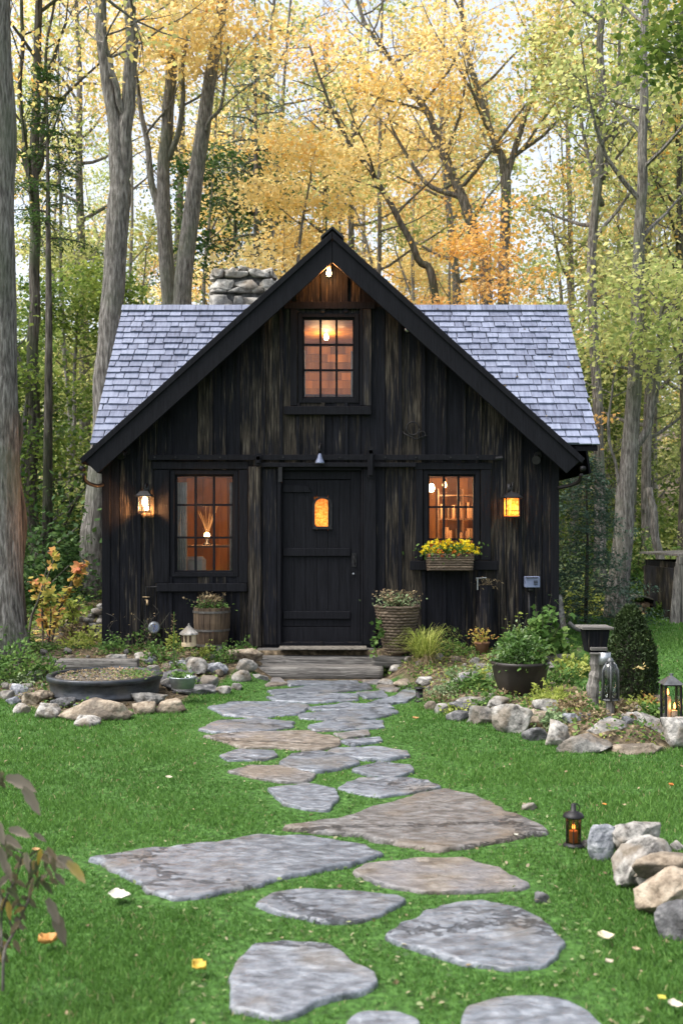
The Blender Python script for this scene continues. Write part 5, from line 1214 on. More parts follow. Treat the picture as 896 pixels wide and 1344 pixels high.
# path light
g = G(550, 921); t = thing('path_light', 'small black mushroom path light beside the stone path', 'garden light', (g.x, g.y, 0)); x, y = g.x, g.y; zc = hzz(901, y)
m_ = MB(); m_.lathe([(.001,0),(.05,0),(.05,.01),(.034,.02),(.034,zc-.02)], (x,y,0), 20); m_.build('post', M['metal'], t, smooth='auto')
m_ = MB(); m_.lathe([(.001,0),(.052,0),(.052,.008),(.03,.016),(.001,.018)], (x,y,zc-.02), 20); m_.build('cap', M['metal'], t, smooth='auto')
# leaning board beside the wall corner, woodpile, shed
t = thing('leaning_stake', 'pale grey split stake leaning beyond the right wall corner', 'stake', (hx(738,12.6), 12.6, .25))
m_ = MB(); a = Vector((hx(742,12.6), 12.6, .25)); b = Vector((hx(737,12.6), 12.8, hzz(782,12.6))); m_.obox((a+b)/2, (1,0,0), (0,1,0), b-a, .035, .02, (b-a).length/2); m_.build('stake', M['rock_p'], t)
for (pa, pb, d_, rr, lb) in (((745,801),(768,806),13.6,.05,'fallen grey log beyond the leaning stake'),):
    t = thing('fallen_log', lb, 'log', (hx(757,d_), d_, hz(hx(757,d_),d_)))
    m_ = MB(); zz = hz(hx(757,d_), d_); m_.tube(smoothpoly([(hx(pa[0],d_),d_,zz+.16),(hx(756,d_),d_,zz+.08),(hx(pb[0]+6,d_),d_+.2,zz+.03)], 6), rr*.6, 9); m_.build('log', M['bark_pale'], t, smooth='auto')
M['cut'] = surf('cut_wood', [(.3,(.12,.08,.05)),(.7,(.34,.25,.16))], 18, .9, .3)
t = thing('firewood_pile', 'pile of split firewood under a curved bark cover by the shed', 'woodpile', (hx(851,17), 17, hz(hx(851,17),17)))
zz = hz(hx(851,17), 17); rgk = random.Random(5); k = 0
for row in range(3):
    for i in range(9-row):
        x = hx(822,17)+.04+(i+row*.5)*.085+rgk.uniform(-.012,.012); z = zz+.04+row*.072; m_ = MB()
        m_.tube([(x,16.8+rgk.uniform(-.04,.04),z),(x+.01,17.25,z)], rgk.uniform(.032,.045), 7); m_.cur = rgk.random(); m_.build('firewood_log', M['cut'] if rgk.random() < .6 else M['bark'], t)
m_ = MB(); pts = [(hx(822,17)-.02+i*.105, zz+.27+.05*math.sin(i*.9)) for i in range(9)]
m_.prism(pts+[(a_, b_+.02) for a_, b_ in reversed(pts)], 16.75, 17.3); m_.build('bark_cover', M['bark'], t)
t = thing('shed', 'small leaning plank shed with a dark open doorway at the right edge', 'shed', (hx(900,15.5), 15.5, hz(hx(900,15.5),15.5)))
zz = hz(hx(892,15.5), 15.5); x0, x1 = hx(889,15.5), hx(960,15.5); zt = hzz(738,15.5)
m_ = MB(); m_.box(x0+.01, x0+.05, 15.55, 17.3, zz-.05, zt-.1); m_.box(x1, x1+.04, 15.55, 17.3, zz-.05, zt+.1); m_.box(x0+.05, x1, 17.3, 17.34, zz-.05, zt); m_.box(x0+.60, x1, 15.5, 15.54, zz-.05, zt-.05); m_.build('wall', M['post'], t); m_ = MB(); m_.box(x0+.052, x0+.07, 15.55, 17.29, zz-.05, zt); m_.box(x0+.07, x1-.01, 16.3, 16.32, zz-.05, zt); m_.box(x0+.07, x1-.01, 15.55, 16.3, zz-.04, zz+.02); m_.build('doorway_shade', M['board'], t)  # last mesh: black sheets standing in for the shade inside the doorway
m_ = MB(); m_.box(x0-.01, x0+.055, 15.42, 15.5, zz-.05, zt-.03); m_.box(x0+.065, x0+.10, 15.43, 15.5, zz-.05, zt-.08); m_.box(x0-.012, x0+.65, 15.41, 15.5, zt-.028, zt+.09); m_.build('door_frame', M['greywood_v'], t, bev=.006)
m_ = MB(); m_.obox(((x0+x1)/2+.01, 16.45, zt+.125), (1,0,.04), (0,1,0), (-.04,0,1), (x1-x0)/2+.03, 1.0, .015); m_.build('roof', M['bark'], t)
m_ = MB()
for k in range(3): a = Vector((x0-.14+k*.04,15.35,zz)); b = Vector((x0-.02+k*.015,15.48,zz+.85+k*.07)); m_.obox((a+b)/2, (1,0,0), b-a, (0,1,0), .035, (b-a).length/2, .01)
m_.build('leaning_plank', M['greywood_v'], t)
# dry stone wall behind the left corner
t = thing('dry_stone_wall', 'low dry stone wall of small grey stones behind the left corner of the cottage', 'stone wall', (hx(110,13), 13, hz(hx(110,13),13)))
bm = bmesh.new(); rgk = random.Random(14); Mt = __import__('mathutils').Matrix
for row in range(8):
    x = hx(72,13)+row*.03+rgk.uniform(0,.05); 
    while x < hx(140,13):
        w = rgk.uniform(.045,.095); topx = (x-hx(72,13))/(hx(140,13)-hx(72,13)); 
        if row <= 2+topx*6.2:
            m_ = rock_mesh(w, .09, .036, 900+row*40+int(x*90)%37, sub=2, cuts=5, boxy=.4); m_.transform(Mt.Translation(Vector((x+w, 13+rgk.uniform(-.03,.03), hz(x,13)-.06+row*.058))-t.location)); bm.from_mesh(m_); bpy.data.meshes.remove(m_)
        x += 2*w
me = bpy.data.meshes.new('stones'); bm.to_mesh(me); bm.free(); me.polygons.foreach_set('use_smooth', [True]*len(me.polygons)); link('stones', me, M['rock'], t)

# ------------------------------------------------------------------ cypress
def cypress(x, y, z, w, h):
    t = thing('conical_cypress', 'dense dark egg shaped cypress at the right of the bed', 'cypress', (x, y, z)); rng = nrg(61); n = 9000
    zz = rng.random(n)**.9; prof = np.interp(zz, [0,.1,.3,.55,.8,.93,1], [.72,.92,1,.84,.55,.33,.08]); a = rng.random(n)*6.283
    r = prof*w*(.72+.28*rng.random(n)**.5)*(1+.13*np.array([noise.noise((math.cos(q)*2.2, math.sin(q)*2.2, v*5)) for q, v in zip(a, zz)])*1.5)
    c = np.stack([x+r*np.cos(a), y+r*np.sin(a), z+zz*h], 1); ow = np.stack([np.cos(a)*.5, np.sin(a)*.5, 1.6+0*a], 1)
    v, k = leaf_arrays(c-np.array([x,y,z]), .034*(.6+.8*rng.random(n)), rng, LONG*np.array([1,1.5,1]), 1.2, outw=ow); link('foliage', poly_mesh('foliage', v, k, rng.random(n)), M['l_cypress'], t)
    m_ = MB(); m_.tube([(x,y,z-.05),(x,y,z+h*.9)], [.03,.008], 8); m_.build('trunk', M['bark_dark'], t)
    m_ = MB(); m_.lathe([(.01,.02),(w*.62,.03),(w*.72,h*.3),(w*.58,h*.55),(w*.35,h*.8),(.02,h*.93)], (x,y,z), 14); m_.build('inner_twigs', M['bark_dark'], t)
    rng = nrg(62); c = rng.normal(0,1,(14,3))*np.array([.03,.01,.008])+np.array([x+.02,y-w-.005,z+h*.4]); leaves('caught_leaf', c, .03, M['l_yellow'], t, rng, KITE)
cypress(hx(831,8.9), 9.0, .13, .24, .83)

# ------------------------------------------------------------------ small plants
def herb(px, py, z, label, w, h, n, s, mat, kind='herb', tmpl=OVAL, group=None, cat='plant', st=6):
    g = G(px, py, z); zz = hz(g.x, g.y); return bush(kind, label, cat, g.x, g.y, zz-.01, w, w*.8, h, n, s, mat, int(px*3+py), tmpl, group=group, stems=st, lump=.6)
herb(14, 893, .08, 'leafy green shrub at the left edge before the two big trunks', .36, .42, 900, .05, 'l_bush', 'leafy_shrub', cat='shrub')
herb(-8, 880, .1, 'second leafy shrub cut off by the left picture edge', .3, .5, 600, .055, 'l_bush', 'leafy_shrub', cat='shrub')
herb(30, 898, .05, 'low pale herb clump between the left shrub and the tub', .22, .12, 420, .035, 'l_pale')
gH = 'low herbs growing among the stones'
for i, (px, py, z, lb, w, h, n, s, mt) in enumerate([
 (228,862,.2,'yellow green seedling clump left of the stone garden house',.09,.3,150,.045,'l_lime'),
 (166,852,.2,'yellow green seedling by the wall right of the dry stone wall',.12,.2,120,.05,'l_lime'),
 (292,880,.1,'green herb drooping over the dark slab right of the basin',.13,.22,420,.03,'l_bush'),
 (268,872,.15,'sprawling herb between the basin and the barrel',.13,.14,300,.03,'l_lime'),
 (310,852,.22,'yellow leaved seedling between the barrel and the steps',.10,.16,120,.05,'l_lime'),
 (250,898,.08,'green herb right behind the small basin',.10,.12,200,.03,'l_bush'),
 (120,845,.3,'yellow seedling in front of the dry stone wall',.18,.22,220,.055,'l_lime'),
 (62,893,.06,'leafy green herb hugging the left side of the metal tub',.13,.2,240,.04,'l_bush'),
 (150,872,.12,'feathery green herb standing behind the middle of the metal tub',.2,.22,380,.038,'l_bush'),
 (205,880,.1,'green leafy herb behind the right rim of the metal tub',.14,.22,300,.04,'l_bush'),
 (190,858,.2,'tall green leafy herb under the round wall gauge',.16,.30,320,.045,'l_bush'),
 (250,862,.18,'green leafy herb in front of the stone garden house',.14,.16,260,.04,'l_bush'),
 (100,868,.12,'lime green herb between the tub and the thin weathered plank',.2,.16,320,.04,'l_lime'),
 (508,866,.18,'green leafy herb at the foot of the wicker planter',.13,.16,240,.04,'l_bush'),
 (566,916,.08,'green herb spilling over the first stones by the path light',.13,.10,260,.03,'l_bush'),
 (604,926,.1,'lime herb spilling over the thin slate stack',.16,.11,320,.032,'l_lime'),
 (642,922,.12,'dark green herb behind the first pale boulder',.14,.12,300,.035,'l_bush'),
 (688,936,.12,'green herb bulging between the boulders and the round pot',.16,.14,340,.038,'l_bush'),
 (726,944,.12,'pale green herb above the dark brick shaped stone',.13,.14,300,.035,'l_pale'),
 (786,944,.12,'leafy green herb around the foot of the glass cloche',.13,.12,260,.035,'l_bush'),
 (860,945,.12,'green grassy herb left of the tall lantern foot',.13,.13,280,.04,'l_bush'),
 (235,893,.06,'fern like green herb left of the small basin',.12,.14,240,.035,'l_bush'),
 (320,875,.1,'green herb tumbling over the rocks left of the steps',.12,.14,260,.035,'l_bush'),
 (592,862,.22,'light green herb against the wall behind the long timber',.2,.2,320,.04,'l_bush'),
 (655,898,.13,'tall grey green herb at the left foot of the round pot',.14,.2,300,.035,'l_pale'),
 (700,905,.13,'bright green herb at the right foot of the round pot',.16,.18,300,.045,'l_bush'),
 (732,898,.13,'bushy green herb between round pot and bird feeder',.2,.22,420,.045,'l_bush'),
 (95,838,.3,'brownish wild herb in front of the dry stone wall',.2,.18,260,.045,'l_dry'),
 (588,903,.13,'silvery low herb right of the path light',.2,.12,520,.028,'l_pale'),
 (620,905,.13,'bright green herb clump left of the round pot',.17,.13,420,.045,'l_bush'),
 (602,888,.15,'grey green herb mat under the long dark timber',.2,.10,420,.028,'l_pale'),
 (575,910,.1,'dry brown herb in front of the silvery herb',.13,.09,240,.03,'l_dry'),
 (640,890,.15,'lime green herb touching the round pot on its left',.12,.14,240,.035,'l_lime'),
 (718,925,.13,'dense yellow green herb right of the round pot',.15,.16,420,.04,'l_lime'),
 (755,938,.12,'dry seed head clump in front of the bird feeder post',.15,.15,360,.035,'l_dry'),
 (835,936,.12,'yellow herb at the foot of the cypress',.17,.12,360,.035,'l_lime'),
 (812,945,.12,'brown withered herb left of the tall lantern',.18,.14,420,.035,'l_dry'),
 (852,930,.12,'dry reddish herb between cypress and tall lantern',.12,.10,260,.03,'l_red'),
 (778,952,.1,'brown withered herb behind the slanting boulder',.13,.1,260,.03,'l_dry'),
 (895,950,.1,'green herb at the right picture edge beside the tall lantern',.14,.2,300,.04,'l_bush'),
 (668,912,.14,'low brown herb in front of the round pot',.13,.07,240,.03,'l_dry'),
 (480,876,.1,'tiny green herb at the right end of the timber steps',.1,.06,160,.025,'l_bush'),
 (700,868,.2,'red flecked herb behind the short timber end',.18,.16,320,.035,'l_red'),
 (752,882,.12,'yellow green hosta like clump behind the bird feeder',.24,.16,420,.06,'l_lime'),
 (50,868,.14,'wild low greenery behind the left bed rocks',.25,.12,420,.035,'l_bush'),
 (545,893,.1,'low creeping green herb before the grass tuft',.16,.05,320,.022,'l_bush'),
]): herb(px, py, z, lb, w, h, n, s, mt, group=gH)
# spiky daylily clumps
for px, py, lb, h, sp in ((728,928,'bright green strap leaved clump between round pot and bird feeder',.24,.26),(560,862,'small green blade clump behind the grass tuft',.18,.16)):
    g = G(px, py, .14); t = thing('daylily', lb, 'plant', (g.x, g.y, hz(g.x, g.y)), 'strap leaved clumps in the right bed'); blades('blades', g.x, g.y, hz(g.x, g.y), h, sp, 120, .008, 'l_lime', int(px), t, .6)
# leafy bush by the right wall corner
t = thing('leafy_shrub', 'tall light green maple leaved shrub before the junction box', 'shrub', (hx(708,11.3), 11.3, .25))
bush(None, None, None, hx(712,11.3), 11.35, .3, .30, .22, .38, 520, .085, 'l_bush', 71, MAPLE, parent=t)
stalks(hx(716,11.3), 11.3, .3, .62, 6, 72, .14, 9, .08, 'l_bush', t, tmpl=MAPLE)
t = thing('leafy_shrub', 'yellowish shrub with seed heads left of the maple leaved shrub', 'shrub', (hx(676,11.3), 11.3, .25))
bush(None, None, None, hx(678,11.3), 11.4, .28, .2, .18, .28, 320, .055, 'l_bush', 73, parent=t); stalks(hx(674,11.3), 11.3, .3, .5, 5, 74, .10, 8, .04, 'l_lime', t)
# wiry dead plant and flower spike at the left wall
t = thing('wiry_vine', 'bare wiry vine standing against the wall below the tap', 'vine', (hx(180,11.7), 11.7, .25))
m_ = MB(); rgk = random.Random(3)
for k in range(9):
    a = Vector((hx(178,11.7)+rgk.uniform(-.12,.15), 11.75, .22)); pts = [a]
    for j in range(5): pts.append(pts[-1]+Vector((rgk.uniform(-.12,.12), rgk.uniform(-.04,.04), rgk.uniform(.02,.14))))
    m_.tube(smoothpoly(pts, 4), .0022, 5)
m_.build('stem', M['bark_dark'], t)
leaves('foliage', [Vector((hx(176,11.7)+rgk.uniform(-.25,.28), 11.72, .3+rgk.random()*.4)) for _ in range(40)], .03, M['l_dry'], t, nrg(75))
t = thing('flower_spike', 'tall pale seed spike standing left of the stone garden house', 'plant', (hx(226,11.1), 11.1, .2))
m_ = MB(); x = hx(228,11.1); m_.tube([(x,11.1,.15),(x+.005,11.1,hzz(803,11.1))], .006, 6); m_.build('stem', M['l_bush'], t)
leaves('seed_head', [Vector((x+rgk.uniform(-.015,.015), 11.1, hzz(829-rgk.random()*26,11.1))) for _ in range(60)], .022, M['l_dry'], t, nrg(76)); stalks(x, 11.1, .15, .3, 5, 77, .05, 14, .04, 'l_bush', t)

# ground cover of the beds: stuff
def cover(name, label, reg, n, s, mats, seed, hmax=.05):
    rng = nrg(seed); pts = []
    x0, x1, y0, y1, test = reg
    x = rng.uniform(x0, x1, n); y = rng.uniform(y0, y1, n); ok = test(x, y)
    x, y = x[ok], y[ok]; dens = nz(x, y, 1.4, seed)+.45*nz(x, y, 4, seed); ok = dens > -.12+rng.normal(0,.12,len(x)); x, y = x[ok], y[ok]
    z = height(x, y, True)+rng.random(len(x))*hmax
    return tag(leaves(name, np.stack([x,y,z],1), s*(.5+rng.random(len(x))), M[mats], None, rng, OVAL, .7, loc=(0,0,0)), label, None, None, 'stuff')
inR = lambda x, y: (dist_poly(x, y, RB) > .08)
inL = lambda x, y: (dist_poly(x, y, LB) > .12) & (np.hypot(x-hx(138.5,10), y-10) > .56)
cover('ground_cover', 'creeping green plants covering the right bed', (-.2,3.6,7.3,12.0,inR), 16000, .035, 'l_bush', 81)
cover('ground_cover', 'pale creeping plants in the right bed', (-.2,3.6,7.3,12.0,inR), 6000, .03, 'l_lime', 82)
cover('leaf_litter', 'brown leaf litter in the right bed', (-.2,3.6,7.3,12.0,inR), 7000, .04, 'l_dry', 83, .02)
cover('ground_cover', 'creeping green plants covering the left bed', (-6,-.8,8.8,12.0,inL), 12000, .035, 'l_bush', 84)
cover('leaf_litter', 'brown leaf litter in the left bed', (-6,-.8,8.8,12.0,inL), 8000, .04, 'l_dry', 85, .02)
# small rubble stones of the beds
rng = nrg(91); proto = [rock_mesh(1,.8,.6,700+k,sub=2,cuts=9) for k in range(5)]
k = 0
for m_ in proto:
    m_.name = 'pebble'
for i in range(130):
    left = i < 75
    while True:
        if left: x, y = rng.uniform(-4.4,-.85), rng.uniform(9.0,11.7)
        else: x, y = rng.uniform(.4,3.0), rng.uniform(7.7,11.5)
        dd = dist_poly(np.array([x]), np.array([y]), LB if left else RB)[0]
        if dd > .1 and (dd < .75 or rng.random() < .3) and not (left and math.hypot(x-hx(138.5,10), y-10) < .66): break
    s = float(rng.uniform(.028,.075)); me = proto[i%5]
    mk = ['rock','rock_p','rock_t','rock_b'][i%4]
    if i >= 5 or not me.materials: 
        if i >= 5: pass
    o = bpy.data.objects.new('pebble', me); COL.objects.link(o)
    if not me.materials: me.materials.append(M[['rock','rock_p','rock_t','rock_b','rock_p'][i%5]])
    o.location = (x, y, hz(x,y)-.005); o.scale = (s,s,s); o.rotation_euler = (0,0,rng.uniform(0,6.28))
    tag(o, 'small rough stone lying among the plants of the left bed' if left else 'small rough stone lying among the plants of the right bed', 'stone', 'small stones of the left bed' if left else 'small stones of the right bed')
# ------------------------------------------------------------------ grass
def dens(y): return np.interp(y, [2.8,4,5.5,8,12,18], [12500,10500,6800,3400,1700,600])
rng = nrg(101); CH = []
ynow = 2.9
while ynow < 17.5:
    dy = .25; hw = .36*(ynow+dy)+.7; n = int(dens(ynow)*dy*2*hw)
    CH.append(np.stack([rng.uniform(-hw, hw, n), rng.uniform(ynow, ynow+dy, n)], 1)); ynow += dy
xy = np.concatenate(CH); x, y = xy[:,0], xy[:,1]
rs = dist_poly(x, y, LB) < .03; rs &= dist_poly(x, y, RB) < .03
rs &= ~((y > 11.35) & (x < 2.75)); rs &= ~((y > 9.2) & (x < -4.0)); rs &= (y < 16.6+nz(x, y, .7))
rs &= ~((np.abs(x+.1) < .85) & (y > 11.2))
x, y = x[rs], y[rs]
edge = np.full(len(x), 9.0)
for pl in SPOLY:
    pa = np.array(pl); bb = (x > pa[:,0].min()-.15) & (x < pa[:,0].max()+.15) & (y > pa[:,1].min()-.15) & (y < pa[:,1].max()+.15)
    idx = np.nonzero(bb)[0]
    if len(idx): d = -dist_poly(x[idx], y[idx], pl); edge[idx] = np.minimum(edge[idx], d)
keep = edge > -.004
# thin, worn turf beside the stones and in patches
worn = (edge < .07) & (rng.random(len(x)) < .3+.5*(nz(x, y, 2.2, 6) > .05)); keep &= ~worn
pn = nz(x, y, .8, 2); pn2 = nz(x, y, 3.2, 8)
keep &= ~((pn2 < -.22) & (rng.random(len(x)) < .55)); 
x, y, edge, pn, pn2 = x[keep], y[keep], edge[keep], pn[keep], pn2[keep]
n = len(x); z = height(x, y, False)+.012*0-.004
pnz = nz(x, y, .9)*.012; z = z+pnz
far = np.interp(y, [3,6,10,18], [1,1.35,2.1,3.4])
h = (.015+.020*rng.random(n))*(1+.35*pn)*np.interp(edge, [0,.06,.3,.5], [.6,.6,.8,1])*np.interp(y,[3,12],[1,1.05])
w = .0019*far*(.7+.7*rng.random(n))
a = rng.random(n)*6.283; lean = h*(.15+.75*rng.random(n)); b = a+rng.normal(0,.6,n)+1.57
ex, ey = np.cos(b)*w, np.sin(b)*w; lx, ly = np.cos(a)*lean, np.sin(a)*lean
v = np.zeros((n,5,3))
v[:,0] = np.stack([x-ex,y-ey,z],1); v[:,1] = np.stack([x+ex,y+ey,z],1)
v[:,2] = np.stack([x+ex*.8+lx*.4,y+ey*.8+ly*.4,z+h*.62],1); v[:,3] = np.stack([x+lx,y+ly,z+h],1); v[:,4] = np.stack([x-ex*.8+lx*.4,y-ey*.8+ly*.4,z+h*.62],1)
rv = np.clip(.48+.35*pn+.22*pn2+rng.normal(0,.17,n), 0, .93); dry = rng.random(n) < np.where(pn2 < -.1, .05, .018); rv[dry] = .98
print('grass blades', n)
M['grass'] = leafm('grass_blade', [(0,(.045,.11,.02)),(.35,(.078,.185,.032)),(.65,(.118,.25,.05)),(.93,(.16,.30,.07)),(.97,(.36,.35,.17))], .4, 1, 0)
tag(link('lawn_grass', poly_mesh('lawn_grass', v.reshape(-1,3), 5, rv), M['grass']), 'short green lawn grass', None, None, 'stuff')
# clover and weeds in the gaps of the path
i = np.nonzero((edge < .16) & (rng.random(n) < .035))[0]; c = np.stack([x[i]+rng.normal(0,.02,len(i)), y[i]+rng.normal(0,.02,len(i)), z[i]+.012+.012*rng.random(len(i))], 1)
tag(leaves('path_weeds', c, .016+.012*rng.random(len(c))*np.interp(c[:,1],[4,10],[1,1.6]), leafm('clover', [(.1,(.05,.10,.03)),(.6,(.13,.20,.06)),(.85,(.24,.28,.13)),(.97,(.36,.30,.2))], .3, 1, 0), None, rng, OVAL, .4, loc=(0,0,0)), 'small clover and weeds between the path stones', None, None, 'stuff')
i = rng.choice(n, 450, replace=False); c = np.stack([x[i], y[i], z[i]+h[i]*.75], 1)
tag(leaves('leaf_litter', c, .012+.02*rng.random(len(c)), M['l_dry'], None, rng, KITE, .5, loc=(0,0,0)), 'tiny dry leaf scraps scattered over the lawn', None, None, 'stuff')
# single fallen leaves one can point to
def fallen(px, py, s, col, label, curl=.35, rot=0, name='fallen_leaf'):
    g = G(px, py, .03); n_ = 9; vs = []; prof = [.05,.55,.9,1,.85,.95,.6,.3,.02]
    rg = random.Random(px)
    for k in range(n_):
        t = k/(n_-1)-.5; w = prof[k]*.42
        for j in (-1,-.5,0,.5,1): vs.append((t*s, j*w*s*(1+.15*rg.uniform(-1,1)), s*(curl*(j*j)*.5+curl*.8*t*t+.03*rg.uniform(-1,1))))
    fs = [(k*5+j, k*5+j+1, (k+1)*5+j+1, (k+1)*5+j) for k in range(n_-1) for j in range(4)]
    me = bpy.data.meshes.new(name); me.from_pydata(vs, [], fs); me.polygons.foreach_set('use_smooth', [True]*len(fs))
    o = link(name, me, surf(name+'_%s' % label.split()[0], [(.3,tuple(c*.45 for c in col)),(.6,tuple(c*.8 for c in col))], 30, .6, .3, bdist=.004)); o.scale = (.85,)*3; o.location = (g.x, g.y, .034); o.rotation_euler = (.15, .1, rot)
    sd = o.modifiers.new('thick', 'SOLIDIFY'); sd.thickness = .0015
    return tag(o, label, 'leaf', 'single fallen leaves on the lawn')
fallen(157,1177,.115,(.72,.70,.58),'white curled leaf on the lawn below the widest slab', .2, .1)
fallen(62,1240,.085,(.72,.36,.10),'orange curled leaf nearest the bare sapling in the left foreground', .8, .5)
fallen(262,1272,.075,(.70,.48,.06),'yellow and brown leaf left of the nearest blue grey slab', .5, -.6)
fallen(794,1233,.075,(.75,.68,.45),'cream coloured curled leaf on the lawn right of the cracked slab', .5, -.1)
fallen(834,1248,.045,(.50,.38,.24),'tan narrow leaf just right of the cream coloured curled leaf', .3, 1.4)
fallen(799,1264,.04,(.60,.52,.40),'pale torn leaf below the cream coloured curled leaf', .3, .4)
fallen(868,1312,.045,(.55,.52,.08),'yellow green leaf near the lower right corner', .3, .7)
fallen(886,1322,.06,(.70,.64,.50),'beige leaf in the lower right corner of the lawn', .4, -.3)
fallen(793,1057,.035,(.65,.28,.06),'small orange leaf on the lawn above the black candle lantern', .3, .4)
fallen(880,1032,.05,(.62,.22,.05),'red orange leaf on the lawn at the right edge', .5, .9)
fallen(222,1021,.055,(.62,.55,.40),'beige leaf on the lawn left of the pale wedge stone', .2, .1)
fallen(545,944,.07,(.60,.33,.12),'orange brown leaf on the lawn under the path light', .4, .4)
fallen(677,1097,.03,(.75,.72,.62),'tiny white leaf at the right tip of the triangular slab', .4, .4)
fallen(48,1117,.045,(.50,.30,.12),'brown leaf on the lawn beside the bare sapling top', .4, .2)
fallen(800,895,.05,(.55,.35,.12),'tawny leaf on the far lawn left of the cypress', .3, .2)
fallen(880,868,.08,(.62,.42,.10),'yellow leaf on the far lawn before the shed', .3, .2)
fallen(868,850,.08,(.62,.45,.12),'golden leaf on the far lawn below the woodpile', .3, .8)
# foreground sapling with drooping withered leaves
t = thing('withered_sapling', 'thin bare sapling with drooping mauve brown leaves in the left foreground', 'sapling', (*P(4,1296,3.45).xy, 0))
D = 3.45
def PP(px, py, dd=0): return P(px, py, D+dd)
m_ = MB(); tw = []
for pl, r in (([(4,1300),(6,1250),(18,1225),(34,1190),(42,1165),(40,1130)],.006),([(5,1280),(2,1210),(8,1180),(22,1150),(30,1120)],.005),([(6,1262),(0,1240),(-14,1220)],.004),([(18,1225),(8,1190),(-6,1150),(-12,1110),(-10,1060)],.004),([(34,1190),(20,1186),(8,1172)],.003),([(42,1165),(55,1152),(70,1145)],.003),([(40,1130),(50,1120),(62,1116)],.0025),([(-10,1060),(-4,1020),(0,1006)],.003),([(30,1120),(10,1110),(0,1108)],.0025)):
    q = smoothpoly([PP(a, b, noise.noise((a*.1, b*.05, 1))*.15) for a, b in pl], 5); m_.tube(q, [r*(1-.5*k/len(q)) for k in range(len(q))], 6); tw.append(q)
m_.build('stem', M['bark_dark'], t)
M['l_mauve'] = leafm('withered_leaf', [(.1,(.10,.085,.06)),(.5,(.22,.185,.15)),(.8,(.33,.28,.22)),(.95,(.42,.32,.08))], .3, 5, .2)
def droop(px, py, dx, dy, L_, mat='l_mauve', k=0):
    """a long leaf from its stalk hanging towards (dx,dy)"""
    a = PP(px, py, k); u = Vector((dx, .15, -dy)).normalized(); w = u.cross(Vector((.1,-1,.25))).normalized(); n_ = 8; vs = []
    for i in range(n_+1):
        s = i/n_; c = a+u*L_*s+Vector((0,0,-L_*.35*s*s)); ww = L_*.20*math.sin(math.pi*min(1, s*.92+.06))**.8*(1+.15*math.sin(i*2.3))
        vs += [c-w*ww+Vector((0,-.006,.006)), c+Vector((0,.004,-.004)), c+w*ww+Vector((0,-.006,.004))]
    return vs, [(i*3+j, i*3+j+1, (i+1)*3+j+1, (i+1)*3+j) for i in range(n_) for j in range(2)]
m_ = MB()
for (px, py, dx, dy, L_) in [(8,1022,1,.15,.12),(30,1035,.7,.8,.10),(-6,1075,.4,1,.09),(0,1100,1,.2,.09),(0,1112,.3,1,.085),(12,1090,1,.05,.085),(45,1096,1,.3,.05),(58,1120,1,.5,.09),(76,1126,1,.45,.10),(88,1132,.9,.7,.09),(62,1180,.6,1,.09),(70,1196,.45,1,.115),(40,1128,-1,.3,.07),(14,1150,-1,.6,.07),(2,1170,-.3,1,.07),(34,1120,.2,1,.06),(4,1128,.5,1,.08),(20,1205,.7,.8,.05),(72,1148,.7,.5,.05)]:
    m_.cur = rnd.uniform(.2,.85) if rnd.random() < .75 else .97; v_, f_ = droop(px, py, dx, dy, L_*.85, k=rnd.uniform(-.08,.08)); m_.add(v_, f_)
m_.build('drooping_leaves', M['l_mauve'], t, smooth=True)
m_ = MB(); rgk = random.Random(12)
for k in range(70):
    q = tw[k % len(tw)]; p = q[rgk.randrange(len(q)//3, len(q))]; px = 448+p.x*F/p.y; py = 700-(p.z-CZ)*F/p.y
    m_.cur = rgk.random(); v_, f_ = droop(px+rgk.uniform(-10,10), py+rgk.uniform(-12,12), rgk.uniform(-1,1), rgk.uniform(0,1), rgk.uniform(.025,.05), k=p.y-D+rgk.uniform(-.06,.06)); m_.add(v_, f_)
m_.build('small_leaves', leafm('small_withered_leaf', [(.1,(.07,.09,.04)),(.5,(.16,.15,.09)),(.8,(.26,.20,.13)),(.97,(.45,.32,.06))], .35, 5, .1), t, smooth=True)
